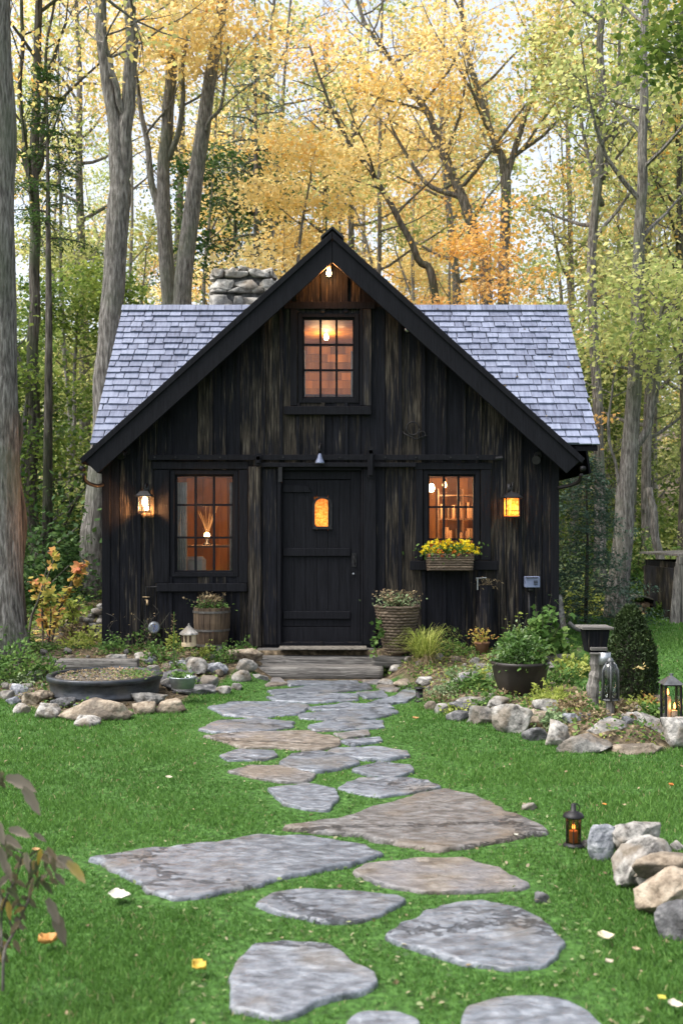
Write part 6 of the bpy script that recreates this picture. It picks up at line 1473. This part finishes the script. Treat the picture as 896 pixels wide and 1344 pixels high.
# ------------------------------------------------------------------ trees
def grow_limbs(rng, stem, rad, n, t0, L0, el=(20,55), sub=5, twig=4, shrink=.45, drop=0, bend=.3, tips=None, mb=None, spread=1.0, minr=.006):
    """limbs from a stem polyline; fills mb with wood and tips with leaf places"""
    m = len(stem)
    for i in range(n):
        t = t0+(1-t0)*((i+rng.random())/n)**.9; t = min(t, .995); k = t*(m-1); j = int(k); p = stem[j].lerp(stem[min(j+1,m-1)], k-j); r = rad[min(j,m-1)]
        az = i*2.4+rng.normal(0,.5); e = R(rng.uniform(*el)); d = Vector((math.cos(az)*math.cos(e), math.sin(az)*math.cos(e), math.sin(e)))
        L_ = L0*(1-.55*(t-t0)/(1-t0+1e-6))*rng.uniform(.7,1.2); pts = [p]; dd = d.copy(); S = 6
        for s in range(S): dd = (dd+Vector(rng.normal(0,bend*.4,3))+Vector((0,0,.07-drop*(s/S)))).normalized(); pts.append(pts[-1]+dd*L_/S)
        rr = min(max(r*.5, minr), .02+.018*L_); q = pts; mb.tube(q, [rr*(1-.82*s/S) for s in range(S+1)], 6, cap=False)
        for b in range(sub):
            tb_ = .25+.75*(b+rng.random())/sub; kk = min(tb_*S, S-.01); jj = int(kk); pp = q[jj].lerp(q[jj+1], kk-jj)
            d2 = (q[jj+1]-q[jj]).normalized(); side = d2.cross(Vector(rng.normal(0,1,3))).normalized(); d2 = (d2*.6+side*spread+Vector((0,0,.1-drop*.6))).normalized()
            L2 = L_*shrink*(1.1-.5*tb_)*rng.uniform(.6,1.3); bp = [pp]
            for s in range(4): d2 = (d2+Vector(rng.normal(0,.2,3))+Vector((0,0,-drop*.25))).normalized(); bp.append(bp[-1]+d2*L2/4)
            r2 = max(rr*.35*(1-.5*tb_), minr*.8); mb.tube(bp, [r2,r2*.75,r2*.5,r2*.35,r2*.2], 4, cap=False)
            tips += bp[1:]
            for w in range(twig):
                a = bp[rng.integers(1,4)]; d3 = (d2+Vector(rng.normal(0,.7,3))).normalized(); L3 = L2*rng.uniform(.25,.6); e3 = a+d3*L3
                mb.tube([a, a.lerp(e3,.5)+Vector(rng.normal(0,.03,3)), e3], [r2*.35,r2*.25,r2*.12], 3, cap=False); tips += [a.lerp(e3,.5), e3]
def tree(label, base, stems, mat='l_yellow', bark='bark', n=14, t0=.3, L0=2.6, lpt=8, ls=.088, seed=1, el=(15,50), sub=5, twig=4, sig=(.28,.28,.12), drop=0, group='trees standing in the woods behind the cottage', name='broadleaf_tree', cat='tree', leaf=True, tmpl=KITE, tilt=.75, nsides=14, t1=.12, shrink=.45, gapc=-.08):
    """stems: list of (points, radii) in metres. first is the main trunk"""
    rng = nrg(seed); t = thing(name, label, cat, base, group); tk = MB(); lb = MB(); tips = []
    for si, (pts, rad) in enumerate(stems):
        q = smoothpoly(pts, 6); m = len(q); rr = np.interp(np.linspace(0, len(rad)-1, m), range(len(rad)), rad)
        rr = [r*(1+.05*noise.noise((k*.6, seed, si))) for k, r in enumerate(rr)]
        if si == 0: rr[0] *= 1.35; rr[1] *= 1.18; rr[2] *= 1.06
        q = [p+Vector((noise.noise((k*.25, seed, 5))*.05, noise.noise((k*.25, seed, 9))*.05, 0))*(k > 0) for k, p in enumerate(q)]
        tk.tube(q, rr, nsides if si == 0 else 10)
        grow_limbs(rng, q, rr, n if si == 0 else max(3, int(n*.6)), t0 if si == 0 else t1, L0 if si == 0 else L0*.8, el, sub, twig, shrink, drop, tips=tips, mb=lb)
    tk.build('trunk', M[bark], t, smooth='auto'); lb.build('branches', M[bark], t)
    if leaf and lpt:
        T = np.array(tips); c = np.repeat(T, lpt, 0); c = c+rng.normal(0,1,c.shape)*np.array(sig)
        gap = np.array([noise.noise(Vector(p)*.55+Vector((seed,0,0))) for p in c[::lpt]]); gap = np.repeat(gap, lpt); c = c[gap > gapc]
        leaves('crown', c, ls*(.6+.8*rng.random(len(c))), M[mat], t, rng, tmpl, tilt)
    return t
def T(pxs, d, depth=0): return [P(x, y, d+depth*(i/max(1,len(pxs)-1))) for i, (x, y) in enumerate(pxs)]
def rpx(ws, d): return [w/F*d/2 for w in ws]
def base(px, d): return Vector((hx(px,d), d, hz(hx(px,d),d)-.05))
def rooted(px, d, pts): return [base(px, d)]+T(pts, d)
# the trunks the photograph shows, left to right
tree('massive rough grey trunk at the left edge, nearest of the woods', base(8,11.4), [(rooted(3,11.4,[(2,700),(-1,500),(-2,300),(-4,100),(-8,-120),(-10,-600)]), rpx([60,50,47,44,41,38,28],11.4))], 'l_mixed', 'bark', 10, .75, 3, 8, seed=1)
tree('dark dead snag leaning against the massive left trunk', base(26,11.8), [(rooted(26,11.8,[(25,760),(24,650),(21,560),(19,520)]), rpx([20,17,15,12,7],11.8))], None, 'bark_dark', 0, .9, .3, 0, seed=2, name='dead_snag', leaf=False)
tree('slim dark trunk wrapped in climbing leaves right of the massive trunk', base(44,17), [(rooted(43,17,[(43,640),(44,500),(46,380),(45,250),(48,120),(52,-20),(50,-300)]), rpx([17,16,15,14,13,11,9,5],17)), (T([(46,260),(36,210),(28,140),(30,40),(24,-80)],17), rpx([10,8,6,5,3],17)), (T([(47,230),(58,180),(60,90),(75,-20)],17), rpx([8,6,4,3],17))], 'l_mixed', 'bark_dark', 9, .5, 2.6, 4, seed=3)
tree('big twin stemmed grey tree just left of the cottage roof', base(120,15.6), [(rooted(119,15.6,[(126,700),(134,600),(140,500),(147,400),(154,300),(157,230),(150,160),(139,90),(130,0),(124,-160),(120,-500)]), rpx([40,36,33,31,30,29,30,21,17,15,14,11,5],15.6)), (T([(158,245),(166,170),(171,90),(173,0),(176,-160),(180,-500)],15.6), rpx([20,19,17,15,11,5],15.6)), (T([(164,175),(158,130),(146,90),(140,60),(136,30)],15.6,-.4), rpx([9,8,7,6,5],15.6))], 'l_yellow', 'bark', 9, .80, 2.6, 5, seed=4, t1=.6)
tree('grey forked tree rising behind the left roof ridge', base(222,18), [(rooted(226,18,[(228,500),(224,400),(214,270),(219,180),(224,100),(230,0),(236,-200),(240,-450)]), rpx([30,26,22,18,16,15,13,10,5],18)), (T([(214,300),(200,240),(190,170),(180,110),(176,60)],18,.5), rpx([10,9,7,5,3],18)), (T([(222,210),(238,160),(240,100),(246,40)],18,-.5), rpx([8,7,5,3],18))], 'l_yellow', 'bark', 10, .72, 2.4, 5, seed=5, t1=.45)
tree('slanting grey tree leaning right behind the left roof ridge', base(232,17.4), [(rooted(232,17.4,[(234,500),(240,380),(250,290),(262,200),(275,110),(290,20),(300,-60),(320,-300)]), rpx([30,26,24,22,20,17,14,11,6],17.4)), (T([(262,190),(276,160),(292,130),(300,60)],17.4,-.5), rpx([7,5,4,3],17.4))], 'l_yellow', 'bark', 9, .75, 2.2, 5, seed=6, t1=.5)
tree('slender dark tree leaning left over the cottage peak', base(585,20), [(rooted(590,20,[(572,400),(548,340),(525,290),(490,230),(460,190),(430,130),(405,60)]), rpx([15,11,9,8,7,6,4,3],20))], 'l_yellow', 'bark_dark', 10, .4, 2.4, 8, seed=7, group=None)
tree('curving grey tree behind the roof right of the peak', base(650,21), [(rooted(652,21,[(640,400),(628,330),(610,270),(588,215),(560,150),(520,90),(480,30),(450,-60)]), rpx([22,16,15,13,11,9,7,5,3],21)), (T([(606,260),(560,240),(520,180),(500,110)],21,.6), rpx([8,6,4,2],21))], 'l_yellow', 'bark', 14, .4, 2.9, 8, seed=8)
tree('upright forked grey tree behind the right roof', base(662,20.5), [(rooted(662,20.5,[(660,400),(662,320),(663,230),(650,190),(630,130),(612,60),(600,-40),(590,-150)]), rpx([20,15,14,13,9,8,7,5,3],20.5)), (T([(663,240),(680,180),(700,120),(722,60),(735,0)],20.5,-.4), rpx([9,8,6,4,3],20.5))], 'l_yellow', 'bark', 12, .35, 2.8, 7, seed=9)
tree('straight grey tree just right of the cottage roof end', base(788,19), [(rooted(788,19,[(786,640),(782,500),(777,400),(776,330),(784,240),(790,150),(788,60),(792,-60),(795,-300)]), rpx([17,14,13,12,12,11,10,9,7,4],19)), (T([(790,270),(770,200),(755,130),(730,80)],19,.5), rpx([7,5,4,3],19)), (T([(790,240),(806,160),(812,70),(820,-40)],19,.5), rpx([7,5,4,3],19))], 'l_ygreen', 'bark', 12, .4, 2.6, 7, seed=10)
tree('thick smooth grey tree with a bowed side limb on the right', base(812,16.2), [(rooted(811,16.2,[(816,700),(825,600),(832,500),(836,400),(838,320),(842,200),(846,60),(850,-200)]), rpx([31,26,23,20,18,16,14,12,10,6],16.2)), (T([(832,595),(848,560),(860,510),(864,450),(867,420),(872,390)],16.2,-.3), rpx([12,11,9,8,6,4],16.2)), (T([(818,650),(806,610),(798,560),(802,520),(806,480)],16.2,-.2), rpx([5,4,4,3,2],16.2)), (T([(864,450),(875,430),(884,400)],16.2,-.4), rpx([5,4,2],16.2))], 'l_ygreen', 'bark', 10, .62, 2.6, 7, seed=11, t1=.7)
tree('thick rough trunk slanting out of the foliage at the top right', base(824,22), [([base(824,22)]+T([(834,500),(842,380),(848,290),(862,220),(878,140),(892,60),(905,-60),(915,-250)],22), rpx([16,14,15,17,17,16,15,13,10,6],22)), (T([(862,215),(852,170),(845,130),(842,90)],22,.4), rpx([7,5,4,3],22))], 'l_ygreen', 'bark', 12, .55, 3, 8, seed=12)
tree('short broken leaning trunk between the thick grey tree and the shed', base(872,18), [(rooted(872,18,[(866,740),(858,690),(852,640)]), rpx([13,12,10,8],18))], None, 'bark', 0, .9, .4, 0, seed=13, name='dead_snag', leaf=False)
tree('dark distant trunk right of the shed top', base(897,20), [(rooted(897,20,[(898,560),(894,400),(890,300),(895,0)]), rpx([14,12,11,9,5],20))], 'l_mixed', 'bark_dark', 10, .4, 2.4, 7, seed=14)
tree('thin pale trunk right behind the cottage corner', base(754,23), [(rooted(754,23,[(753,600),(750,450),(748,300),(742,100)]), rpx([12,10,8,7,4],23))], 'l_mixed', 'bark_pale', 12, .35, 2.5, 8, seed=15)
# crowns without a prominent trunk
def auto_tree(label, x, y, h, r, mat, bark='bark', n=14, t0=.25, L0=2.5, lpt=8, seed=1, lean=(0,0), **kw):
    z = hz(x, y)-.05; b = Vector((x, y, z)); top = Vector((x+lean[0], y+lean[1], z+h)); rg = random.Random(seed)
    pts = [b]+[b.lerp(top, k/4)+Vector((rg.uniform(-.3,.3), rg.uniform(-.2,.2), 0))*(k/4) for k in range(1,5)]
    return tree(label, b, [(pts, [r, r*.8, r*.62, r*.42, r*.15])], mat, bark, n, t0, L0, lpt, seed=seed, **kw)
auto_tree('golden maple glowing just behind the left side of the cottage peak', hx(400,18.5), 18.5, 8.2, .08, 'l_yellow', n=18, t0=.35, L0=2.4, lpt=12, seed=21, el=(0,30), sig=(.3,.3,.07))
auto_tree('orange maple high in the middle of the picture', hx(470,24), 24, 13, .13, 'l_orange', n=16, t0=.5, L0=3.2, lpt=9, seed=22, el=(5,40), gapc=0, sig=(.35,.35,.1))
auto_tree('low orange maple behind the right roof ridge', hx(640,19), 19, 6.6, .06, 'l_orange', n=16, t0=.4, L0=2.4, lpt=10, seed=23, el=(0,30), sig=(.3,.3,.07))
auto_tree('golden maple filling the upper left between the twin stems', hx(110,25), 25, 15, .16, 'l_yellow', n=20, t0=.5, L0=3.2, lpt=6, seed=24, el=(5,40))
auto_tree('golden maple behind the forked tree at the top left', hx(230,27), 27, 16, .16, 'l_yellow', n=20, t0=.52, L0=3.6, lpt=6, seed=25, el=(5,40))
auto_tree('pale yellow green maple above the middle of the picture', hx(360,26), 26, 15.5, .16, 'l_ygreen', n=20, t0=.5, L0=3.5, lpt=6, seed=26, el=(5,40))
auto_tree('green and yellow maple at the top right of the peak', hx(590,26), 26, 14.5, .16, 'l_mixed', n=16, t0=.45, L0=3.3, lpt=7, seed=27, gapc=0, el=(5,40))
auto_tree('yellow green maple leaning over the right side', hx(850,21), 21, 10, .12, 'l_ygreen', n=20, t0=.25, L0=3.0, lpt=11, seed=28, el=(0,35), sig=(.3,.3,.08))
auto_tree('yellow green maple between the right roof and the straight tree', hx(735,26), 26, 8.5, .12, 'l_ygreen', n=18, t0=.2, L0=3.0, lpt=10, seed=29, el=(0,35))
auto_tree('bushy orange green maple beyond the right roof end', hx(800,30), 30, 8, .12, 'l_mixed', n=18, t0=.15, L0=3.0, lpt=10, seed=30, el=(0,35))
auto_tree('leafy green tree hanging into the top right corner', hx(960,12.5), 12.5, 9.4, .12, 'l_green', n=14, t0=.68, L0=1.9, lpt=10, seed=31, el=(-25,15), drop=.12, ls=.11)
auto_tree('pale yellow green tree at the far right edge', hx(900,26), 26, 12, .13, 'l_ygreen', n=18, t0=.3, L0=3, lpt=9, seed=32, el=(0,40))
auto_tree('bushy green undergrowth tree left of the cottage', hx(92,20), 20, 5.2, .07, 'l_green', n=20, t0=.05, L0=2.2, lpt=12, seed=33, el=(0,35), sig=(.25,.25,.08))
auto_tree('yellow green undergrowth tree far left behind the slim trunk', hx(60,24), 24, 7, .08, 'l_ygreen', n=20, t0=.08, L0=2.4, lpt=11, seed=34, el=(0,35))
auto_tree('yellow green undergrowth tree behind the left roof', hx(190,25), 25, 7.2, .08, 'l_ygreen', n=20, t0=.1, L0=2.5, lpt=9, seed=35, el=(0,40))
auto_tree('mixed undergrowth tree left behind the massive trunk', hx(20,17), 17, 4.5, .07, 'l_green', n=16, t0=.1, L0=1.8, lpt=11, seed=36, el=(0,35))
auto_tree('dark leafed tree behind the chimney', hx(300,22), 22, 9.0, .1, 'l_dark', 'bark_dark', n=20, t0=.4, L0=2.2, lpt=12, seed=37, el=(0,35))
auto_tree('bushy green tree filling the gap beside the right wall', hx(765,24), 24, 4.5, .07, 'l_green', n=18, t0=.05, L0=2.2, lpt=11, seed=38, el=(0,35))
auto_tree('light green bush tree behind the woodpile', hx(860,24), 24, 5.5, .07, 'l_ygreen', n=18, t0=.05, L0=2.4, lpt=11, seed=39, el=(0,35))
# slender poles with thin crowns between the big trees
rgs = random.Random(31)
SL_ = [(92,22,'left, just inside the twin stemmed tree'),(66,27,'far left beside the slim dark trunk'),(178,24,'between the twin stemmed and the forked tree'),(112,30,'left, seen beyond the twin stems'),(262,25,'just right of the slanting grey tree'),(300,28,'behind the chimney, its left one'),(345,24,'behind the chimney, its right one'),(386,30,'left of the cottage peak'),
 (470,27,'right of the cottage peak'),(500,23,'second one right of the cottage peak'),(540,30,'above the right gable slope'),(605,28,'left of the upright forked tree'),(760,29,'left of the straight grey tree'),(806,25,'between the straight and the thick grey trees'),(862,28,'beyond the broken leaning trunk'),(150,33,'far behind the left roof corner'),(20,24,'behind the massive left trunk'),(575,34,'furthest one above the right roof')]
for k_, (px_, d_, wh) in enumerate(SL_):
    x_ = hx(px_, d_); z_ = hz(x_, d_)-.05; b_ = Vector((x_, d_, z_)); h_ = rgs.uniform(12,17); r_ = rgs.uniform(.05,.085); lx_ = rgs.uniform(-1.2,1.2)
    pts_ = [b_]+[b_+Vector((lx_*(j/5)**1.5+rgs.uniform(-.12,.12), 0, h_*j/5)) for j in range(1,6)]
    st_ = [(pts_, [r_,r_*.9,r_*.75,r_*.6,r_*.4,r_*.12])]
    if k_%3 != 2: q0 = pts_[2].lerp(pts_[3], rgs.random()); s_ = rgs.choice((-1,1)); st_.append(([q0, q0+Vector((s_*.35,.1,1.0)), q0+Vector((s_*.8,.2,2.6)), q0+Vector((s_*1.1,.3,4.8))], [r_*.5,r_*.4,r_*.25,r_*.08]))
    tree('slender pole tree '+wh, b_, st_, ['l_ygreen','l_yellow','l_mixed'][k_%3], ['bark','bark_pale','bark_pale'][k_%3], 12, .45, 1.7, 6, seed=400+k_, group='slender trees standing between the big ones', name='pole_tree', nsides=8, gapc=0)
# hemlocks
def conifer(label, x, y, h, r0, w, seed, mat='l_blue', n=60, t0=.1, lpt=5, name='hemlock_tree', group='hemlocks behind the cottage'):
    z = hz(x, y)-.05; rng = nrg(seed); t = thing(name, label, 'conifer', (x, y, z), group); tk = MB(); lb = MB(); c = []; ow = []
    tk.tube([(x,y,z),(x+.03,y,z+h*.5),(x,y,z+h)], [r0,r0*.6,.01], 10)
    for i in range(n):
        f = t0+(1-t0)*(i+rng.random())/n; L_ = w*(1-f)**.75*rng.uniform(.7,1.15)+.12; a = i*2.4+rng.normal(0,.3); p = Vector((x,y,z+h*f)); d = Vector((math.cos(a), math.sin(a), .12)); pts = [p]; S = 6
        for s in range(S): pts.append(pts[-1]+d*L_/S); d = (d+Vector((0,0,-.09))+Vector(rng.normal(0,.05,3))).normalized()
        lb.tube(pts, [r0*.22*(1-.85*s/S) for s in range(S+1)], 4, cap=False)
        side = Vector((-math.sin(a), math.cos(a), 0))
        for s in range(1, S+1):
            for g in (-1, 1):
                L2 = L_*.42*(1.15-s/S)*rng.uniform(.7,1.2)+.05
                for u in np.linspace(.1, 1, max(3, int(L2/.05))):
                    q = pts[s]+(side*g+d*.5).normalized()*L2*u+Vector((0,0,-.12*L2*u*u))
                    for _ in range(lpt): c.append(q+Vector(rng.normal(0,.035,3))); ow.append(side*g+Vector((0,0,-.3)))
    tk.build('trunk', M['bark_dark'], t, smooth='auto'); lb.build('branches', M['bark_dark'], t)
    leaves('crown', c, .055*(.6+.8*rng.random(len(c))), M[mat], t, rng, LONG*np.array([1,1.3,1]), .5, outw=np.array(ow)); return t
conifer('soft blue green young hemlock right behind the right wall corner', hx(768,15.2), 15.2, 2.5, .035, 1.0, 41, n=50, lpt=4, t0=.03)
conifer('dark hemlock boughs between the massive trunk and the twin tree', hx(62,16), 16, 8.2, .09, 1.6, 42, 'l_dark', n=26, t0=.66, lpt=4)
conifer('big blue green hemlock behind the chimney', hx(335,21), 21, 11.2, .13, 2.3, 43, n=46, t0=.42, lpt=2)
conifer('second blue green hemlock left of the orange maple', hx(425,27), 27, 13.5, .15, 2.6, 44, n=50, t0=.45, lpt=2)
# low growth
def sapling(label, px, d, h, mat, seed, w=.5, nl=40, ls=.08, name='sapling', cat='sapling', tm=MAPLE, nst=5, group=None):
    x = hx(px, d); z = hz(x, d); t = thing(name, label, cat, (x, d, z), group); stalks(x, d, z, h, nst, seed, w*.5, nl, ls, mat, t, 'bark_dark', tm, .012, .6); return t
sapling('turning maple sapling with orange and yellow leaves before the left trunks', 62, 12.4, 1.1, 'l_red', 51, .45, 55, .09)
t = sapling('small yellow maple sapling in front of the stone wall', 88, 12.9, .62, 'l_lime', 52, .35, 40, .08)
m_ = MB(); q = smoothpoly([P(36,850,12.3), P(42,810,12.3), P(50,790,12.3), P(56,770,12.3), P(62,745,12.3)], 5); tt = thing('bare_stem', 'bare curved dark stem rising beside the maple sapling', 'sapling', (q[0].x, q[0].y, q[0].z)); m_.tube(q, [.018*(1-.6*k/len(q)) for k in range(len(q))], 7); m_.build('stem', M['bark_dark'], tt, smooth='auto')
gU = 'wild shrubs under the trees'
UND = [(120,17,.9,'l_dark','broad green shrub at the foot of the big twin tree'),(80,15.5,.8,'l_dark','dark shrub left of the twin tree foot'),(45,14.4,.7,'l_dark','green shrub behind the bare curved stem'),
 (100,19.5,1.5,'l_ygreen','tall yellow green shrub high up left of the twin tree'),(60,21,1.8,'l_green','tall green shrub uphill behind the slim dark trunk'),(20,19,1.6,'l_green','green shrub uphill behind the dead snag'),
 (30,15.5,1.3,'l_dark','dark shrub filling the gap right of the dead snag'),(70,18,1.5,'l_dark','dark ivy shrub beside the slim dark trunk'),
 (742,18.5,.9,'l_pale','pale green shrub behind the leaning stake'),(800,20,.8,'l_bush','green shrub right of the straight tree foot'),(835,19.5,.85,'l_bush','green shrub behind the cypress top'),
 (855,21.5,1.4,'l_green','tall green shrub behind the broken trunk'),(770,22,1.7,'l_green','tall green shrub behind the young hemlock'),(885,19.5,1.0,'l_ygreen','yellow green shrub left of the shed roof'),
 (830,24,1.7,'l_ygreen','tall yellow green shrub far behind the thick grey tree'),(895,23,2.0,'l_green','tall green shrub behind the shed'),(745,26,2.4,'l_ygreen','tall pale shrub beyond the right wall'),
 (840,17.3,.28,'l_bush','low green tuft right behind the cypress'),(868,16.4,.2,'l_bush','low green tuft under the broken trunk'),(760,16.8,.35,'l_lime','low yellow green tuft behind the bird feeder')]
for i, (px, d, hgt, mt, lb) in enumerate(UND):
    x = hx(px, d); bush('wild_shrub', lb, 'shrub', x, d, hz(x, d)-.03, hgt*.95, hgt*.8, hgt*1.15, int(1500+500*hgt), .055+.03*hgt, mt, 600+i, KITE, .6, group=gU, lump=.8, hollow=.3)
# far woods: single trees from a few patterns
far_protos = []
specs = [('l_ygreen','bark',6.5,.10,.12,2.2),('l_mixed','bark_dark',7.2,.11,.15,2.3),('l_yellow','bark',7.8,.11,.2,2.3),('l_green','bark_dark',5.6,.09,.08,2.1),('l_ygreen','bark_pale',9.5,.10,.4,1.9)]
rgf = random.Random(77)
def copy_tree(o, parent=None):
    c = o.copy(); COL.objects.link(c)
    if parent is not None: c.parent = parent
    for ch in [k for k in bpy.data.objects if k.parent == o]: copy_tree(ch, c)
    return c
spots = []
for row, (d, step) in enumerate([(30,3.3),(36,3.6),(43,4.2),(52,5.2),(64,6.5)]):
    x = -.36*d-3
    while x < .36*d+3: spots.append((x+rgf.uniform(-1,1), d+rgf.uniform(-2,2), row)); x += step
place = ['far left','left','centre left','centre','centre right','right','far right']
KIND = ['yellow green far tree leafy to the ground','dark stemmed far tree in turning leaf','golden leaved far tree','dark green low far tree','tall pale stemmed yellow green far tree']
ROWN = ['nearest row','second row back','third row back','fourth row back','furthest row']
kids = {}
for k, (mt, bk_, h_, r_, t0_, L_) in enumerate(specs):
    far_protos.append(auto_tree(KIND[k], 0, 30+k, h_, r_, mt, bk_, n=17, t0=t0_, L0=L_, lpt=9, seed=200+k, ls=.17, el=(0,40), sig=(.35,.35,.12), sub=4, twig=3, group='trees of the far woods'))
used = set()
for i, (x, y, row) in enumerate(spots):
    k = rgf.choices(range(5), [3,3,1.6,2.4,1.6])[0]
    src = far_protos[k]; o = src if k not in used else copy_tree(src); used.add(k)
    o.location = (x, y, hz(x,y)-.1); s = rgf.uniform(.75,1.15)*(1+.04*row); o.scale = (s, s, s*rgf.uniform(.8,1.0)); o.rotation_euler = (0,0,rgf.uniform(0,6.28))
    px = 448+F*x/y; pi = int(min(6, max(0, px/128)))
    o['label'] = '%s, %s, %s' % (KIND[k], ROWN[row], place[pi])
# tall pale trees furthest back: the curtain of leaves behind everything
TP = [auto_tree(nm_, 0, 40, hh_, .14, mt_, 'bark_pale', n=22, t0=.22, L0=3.4, lpt=10, seed=700+q_, ls=.17, el=(0,40), sig=(.4,.4,.15), group='tall trees closing the view', sub=5, twig=3, gapc=-.15) for q_, (nm_, hh_, mt_) in enumerate([('a',17,'l_yellow'),('b',18,'l_ygreen'),('c',16,'l_mixed')])]
TL = [(372,40,0,'straight behind the left of the peak'),(430,44,1,'straight behind the peak'),(480,38,0,'just right of the peak'),(530,45,2,'behind the right gable slope'),(575,39,0,'behind the curving grey tree'),(625,46,1,'behind the upright forked tree'),
 (822,47,1,'behind the thick grey tree'),(858,40,2,'left of the shed, far back'),(905,44,1,'at the right picture edge'),(330,47,1,'behind the chimney'),(275,42,0,'behind the slanting tree'),(215,50,2,'behind the forked grey tree'),(722,55,2,'low behind the middle of the right roof')]
KN = ['golden','yellow green','turning']
for n_, (px_, d_, k_, wh) in enumerate(TL):
    o = TP[k_] if not any(t_[2] == k_ for t_ in TL[:n_]) else copy_tree(TP[k_]); x_ = hx(px_, d_)
    s_ = .62 if px_ in (722,) else (.72 if px_ < 240 else rgf.uniform(.85,1.05)); o.location = (x_, d_, hz(x_,d_)-.1); o.scale = (s_*1.05, s_*1.05, s_); o.rotation_euler = (0,0,rgf.uniform(0,6.28)); o['label'] = 'tall %s tree far back, %s' % (KN[k_], wh)
# forest floor plants
rng = nrg(301); n = 60000
y = 12.5+rng.random(n)**1.3*26; x = (rng.random(n)*2-1)*(.36*y+2.5)
ok = (y > 17+nz(x, y, .5)*1.2) | ((x < -3.1) & (y > 12.5)) ; ok &= (nz(x, y, .6, 4)+.4*nz(x, y, 2, 5) > -.15)
x, y = x[ok], y[ok]; z = height(x, y)+rng.random(len(x))*np.where(y > 19, .45, .22)
tag(leaves('ground_cover', np.stack([x,y,z],1), (.05+.07*rng.random(len(x)))*np.interp(y,[12,30],[.8,1.5]), M['l_green'], None, rng, KITE, .6, loc=(0,0,0)), 'green woodland undergrowth', None, None, 'stuff')
n = 16000; y = 12.5+rng.random(n)*20; x = (rng.random(n)*2-1)*(.36*y+2.5); ok = (y > 16.5) | ((x < -3.1)); x, y = x[ok], y[ok]
tag(leaves('leaf_litter', np.stack([x,y,height(x,y)+.02],1), .09, M['l_mixed'], None, rng, KITE, .3, loc=(0,0,0)), 'fallen leaves on the forest floor', None, None, 'stuff')
# fallen leaves caught on the roof
t_ = Vector((0,0,0)); c = []
for k in range(16): s = rng.random(); x_ = rng.choice([rng.uniform(-2.7,-1.2), rng.uniform(1.2,2.8)]); p = Vector((x_, EY, EZ))+vv*ML*s+nn*.03; c.append(p)
tag(leaves('leaf_litter', c, .05, M['l_dry'], None, rng, KITE, .3, loc=(0,0,0)), 'few dry leaves lying on the shingles', None, None, 'stuff')
# ------------------------------------------------------------------ sky, sun, camera
w = bpy.data.worlds.new('World'); SC.world = w; w.use_nodes = True
nt = w.node_tree; N = nt.nodes; L = nt.links; N.clear()
out = N.new('ShaderNodeOutputWorld'); bg = N.new('ShaderNodeBackground'); sky = N.new('ShaderNodeTexSky')
sky.sky_type = 'NISHITA'; sky.sun_disc = False; SE, SR = R(60), R(250)
sky.sun_elevation = SE; sky.sun_rotation = SR; sky.dust_density = 4; sky.air_density = 1; sky.ozone_density = 1
hs = N.new('ShaderNodeHueSaturation'); hs.inputs['Saturation'].default_value = .42
L.new(sky.outputs[0], hs.inputs['Color']); L.new(hs.outputs[0], bg.inputs[0]); bg.inputs[1].default_value = .15; L.new(bg.outputs[0], out.inputs[0])
sl = bpy.data.lights.new('sun', 'SUN'); sl.energy = 1.5; sl.angle = R(35); sl.color = (1,.95,.88)
so = bpy.data.objects.new('sun', sl); COL.objects.link(so); so.location = (0,0,20)
d = Vector((math.sin(SR)*math.cos(SE), math.cos(SR)*math.cos(SE), math.sin(SE)))   # towards the sun
so.rotation_euler = d.to_track_quat('Z', 'Y').to_euler()
cam = bpy.data.cameras.new('camera'); co = bpy.data.objects.new('camera', cam); COL.objects.link(co)
co.location = (0,0,CZ); co.rotation_euler = (R(90),0,0)
cam.sensor_fit = 'VERTICAL'; cam.sensor_height = 36; cam.lens = 36*F/1344; cam.shift_y = (700-672)/1344; cam.clip_start = .05; cam.clip_end = 1000
cam.dof.use_dof = True; cam.dof.focus_distance = 9; cam.dof.aperture_fstop = 2.8
SC.camera = co
SC.view_settings.view_transform = 'Standard'; SC.view_settings.look = 'None'; SC.view_settings.exposure = 1.32; SC.view_settings.gamma = 1
SC.render.resolution_x = 682; SC.render.resolution_y = 1024
try:
    SC.cycles.max_bounces = 8; SC.cycles.transparent_max_bounces = 12; SC.cycles.diffuse_bounces = 4; SC.cycles.transmission_bounces = 6
except Exception: pass
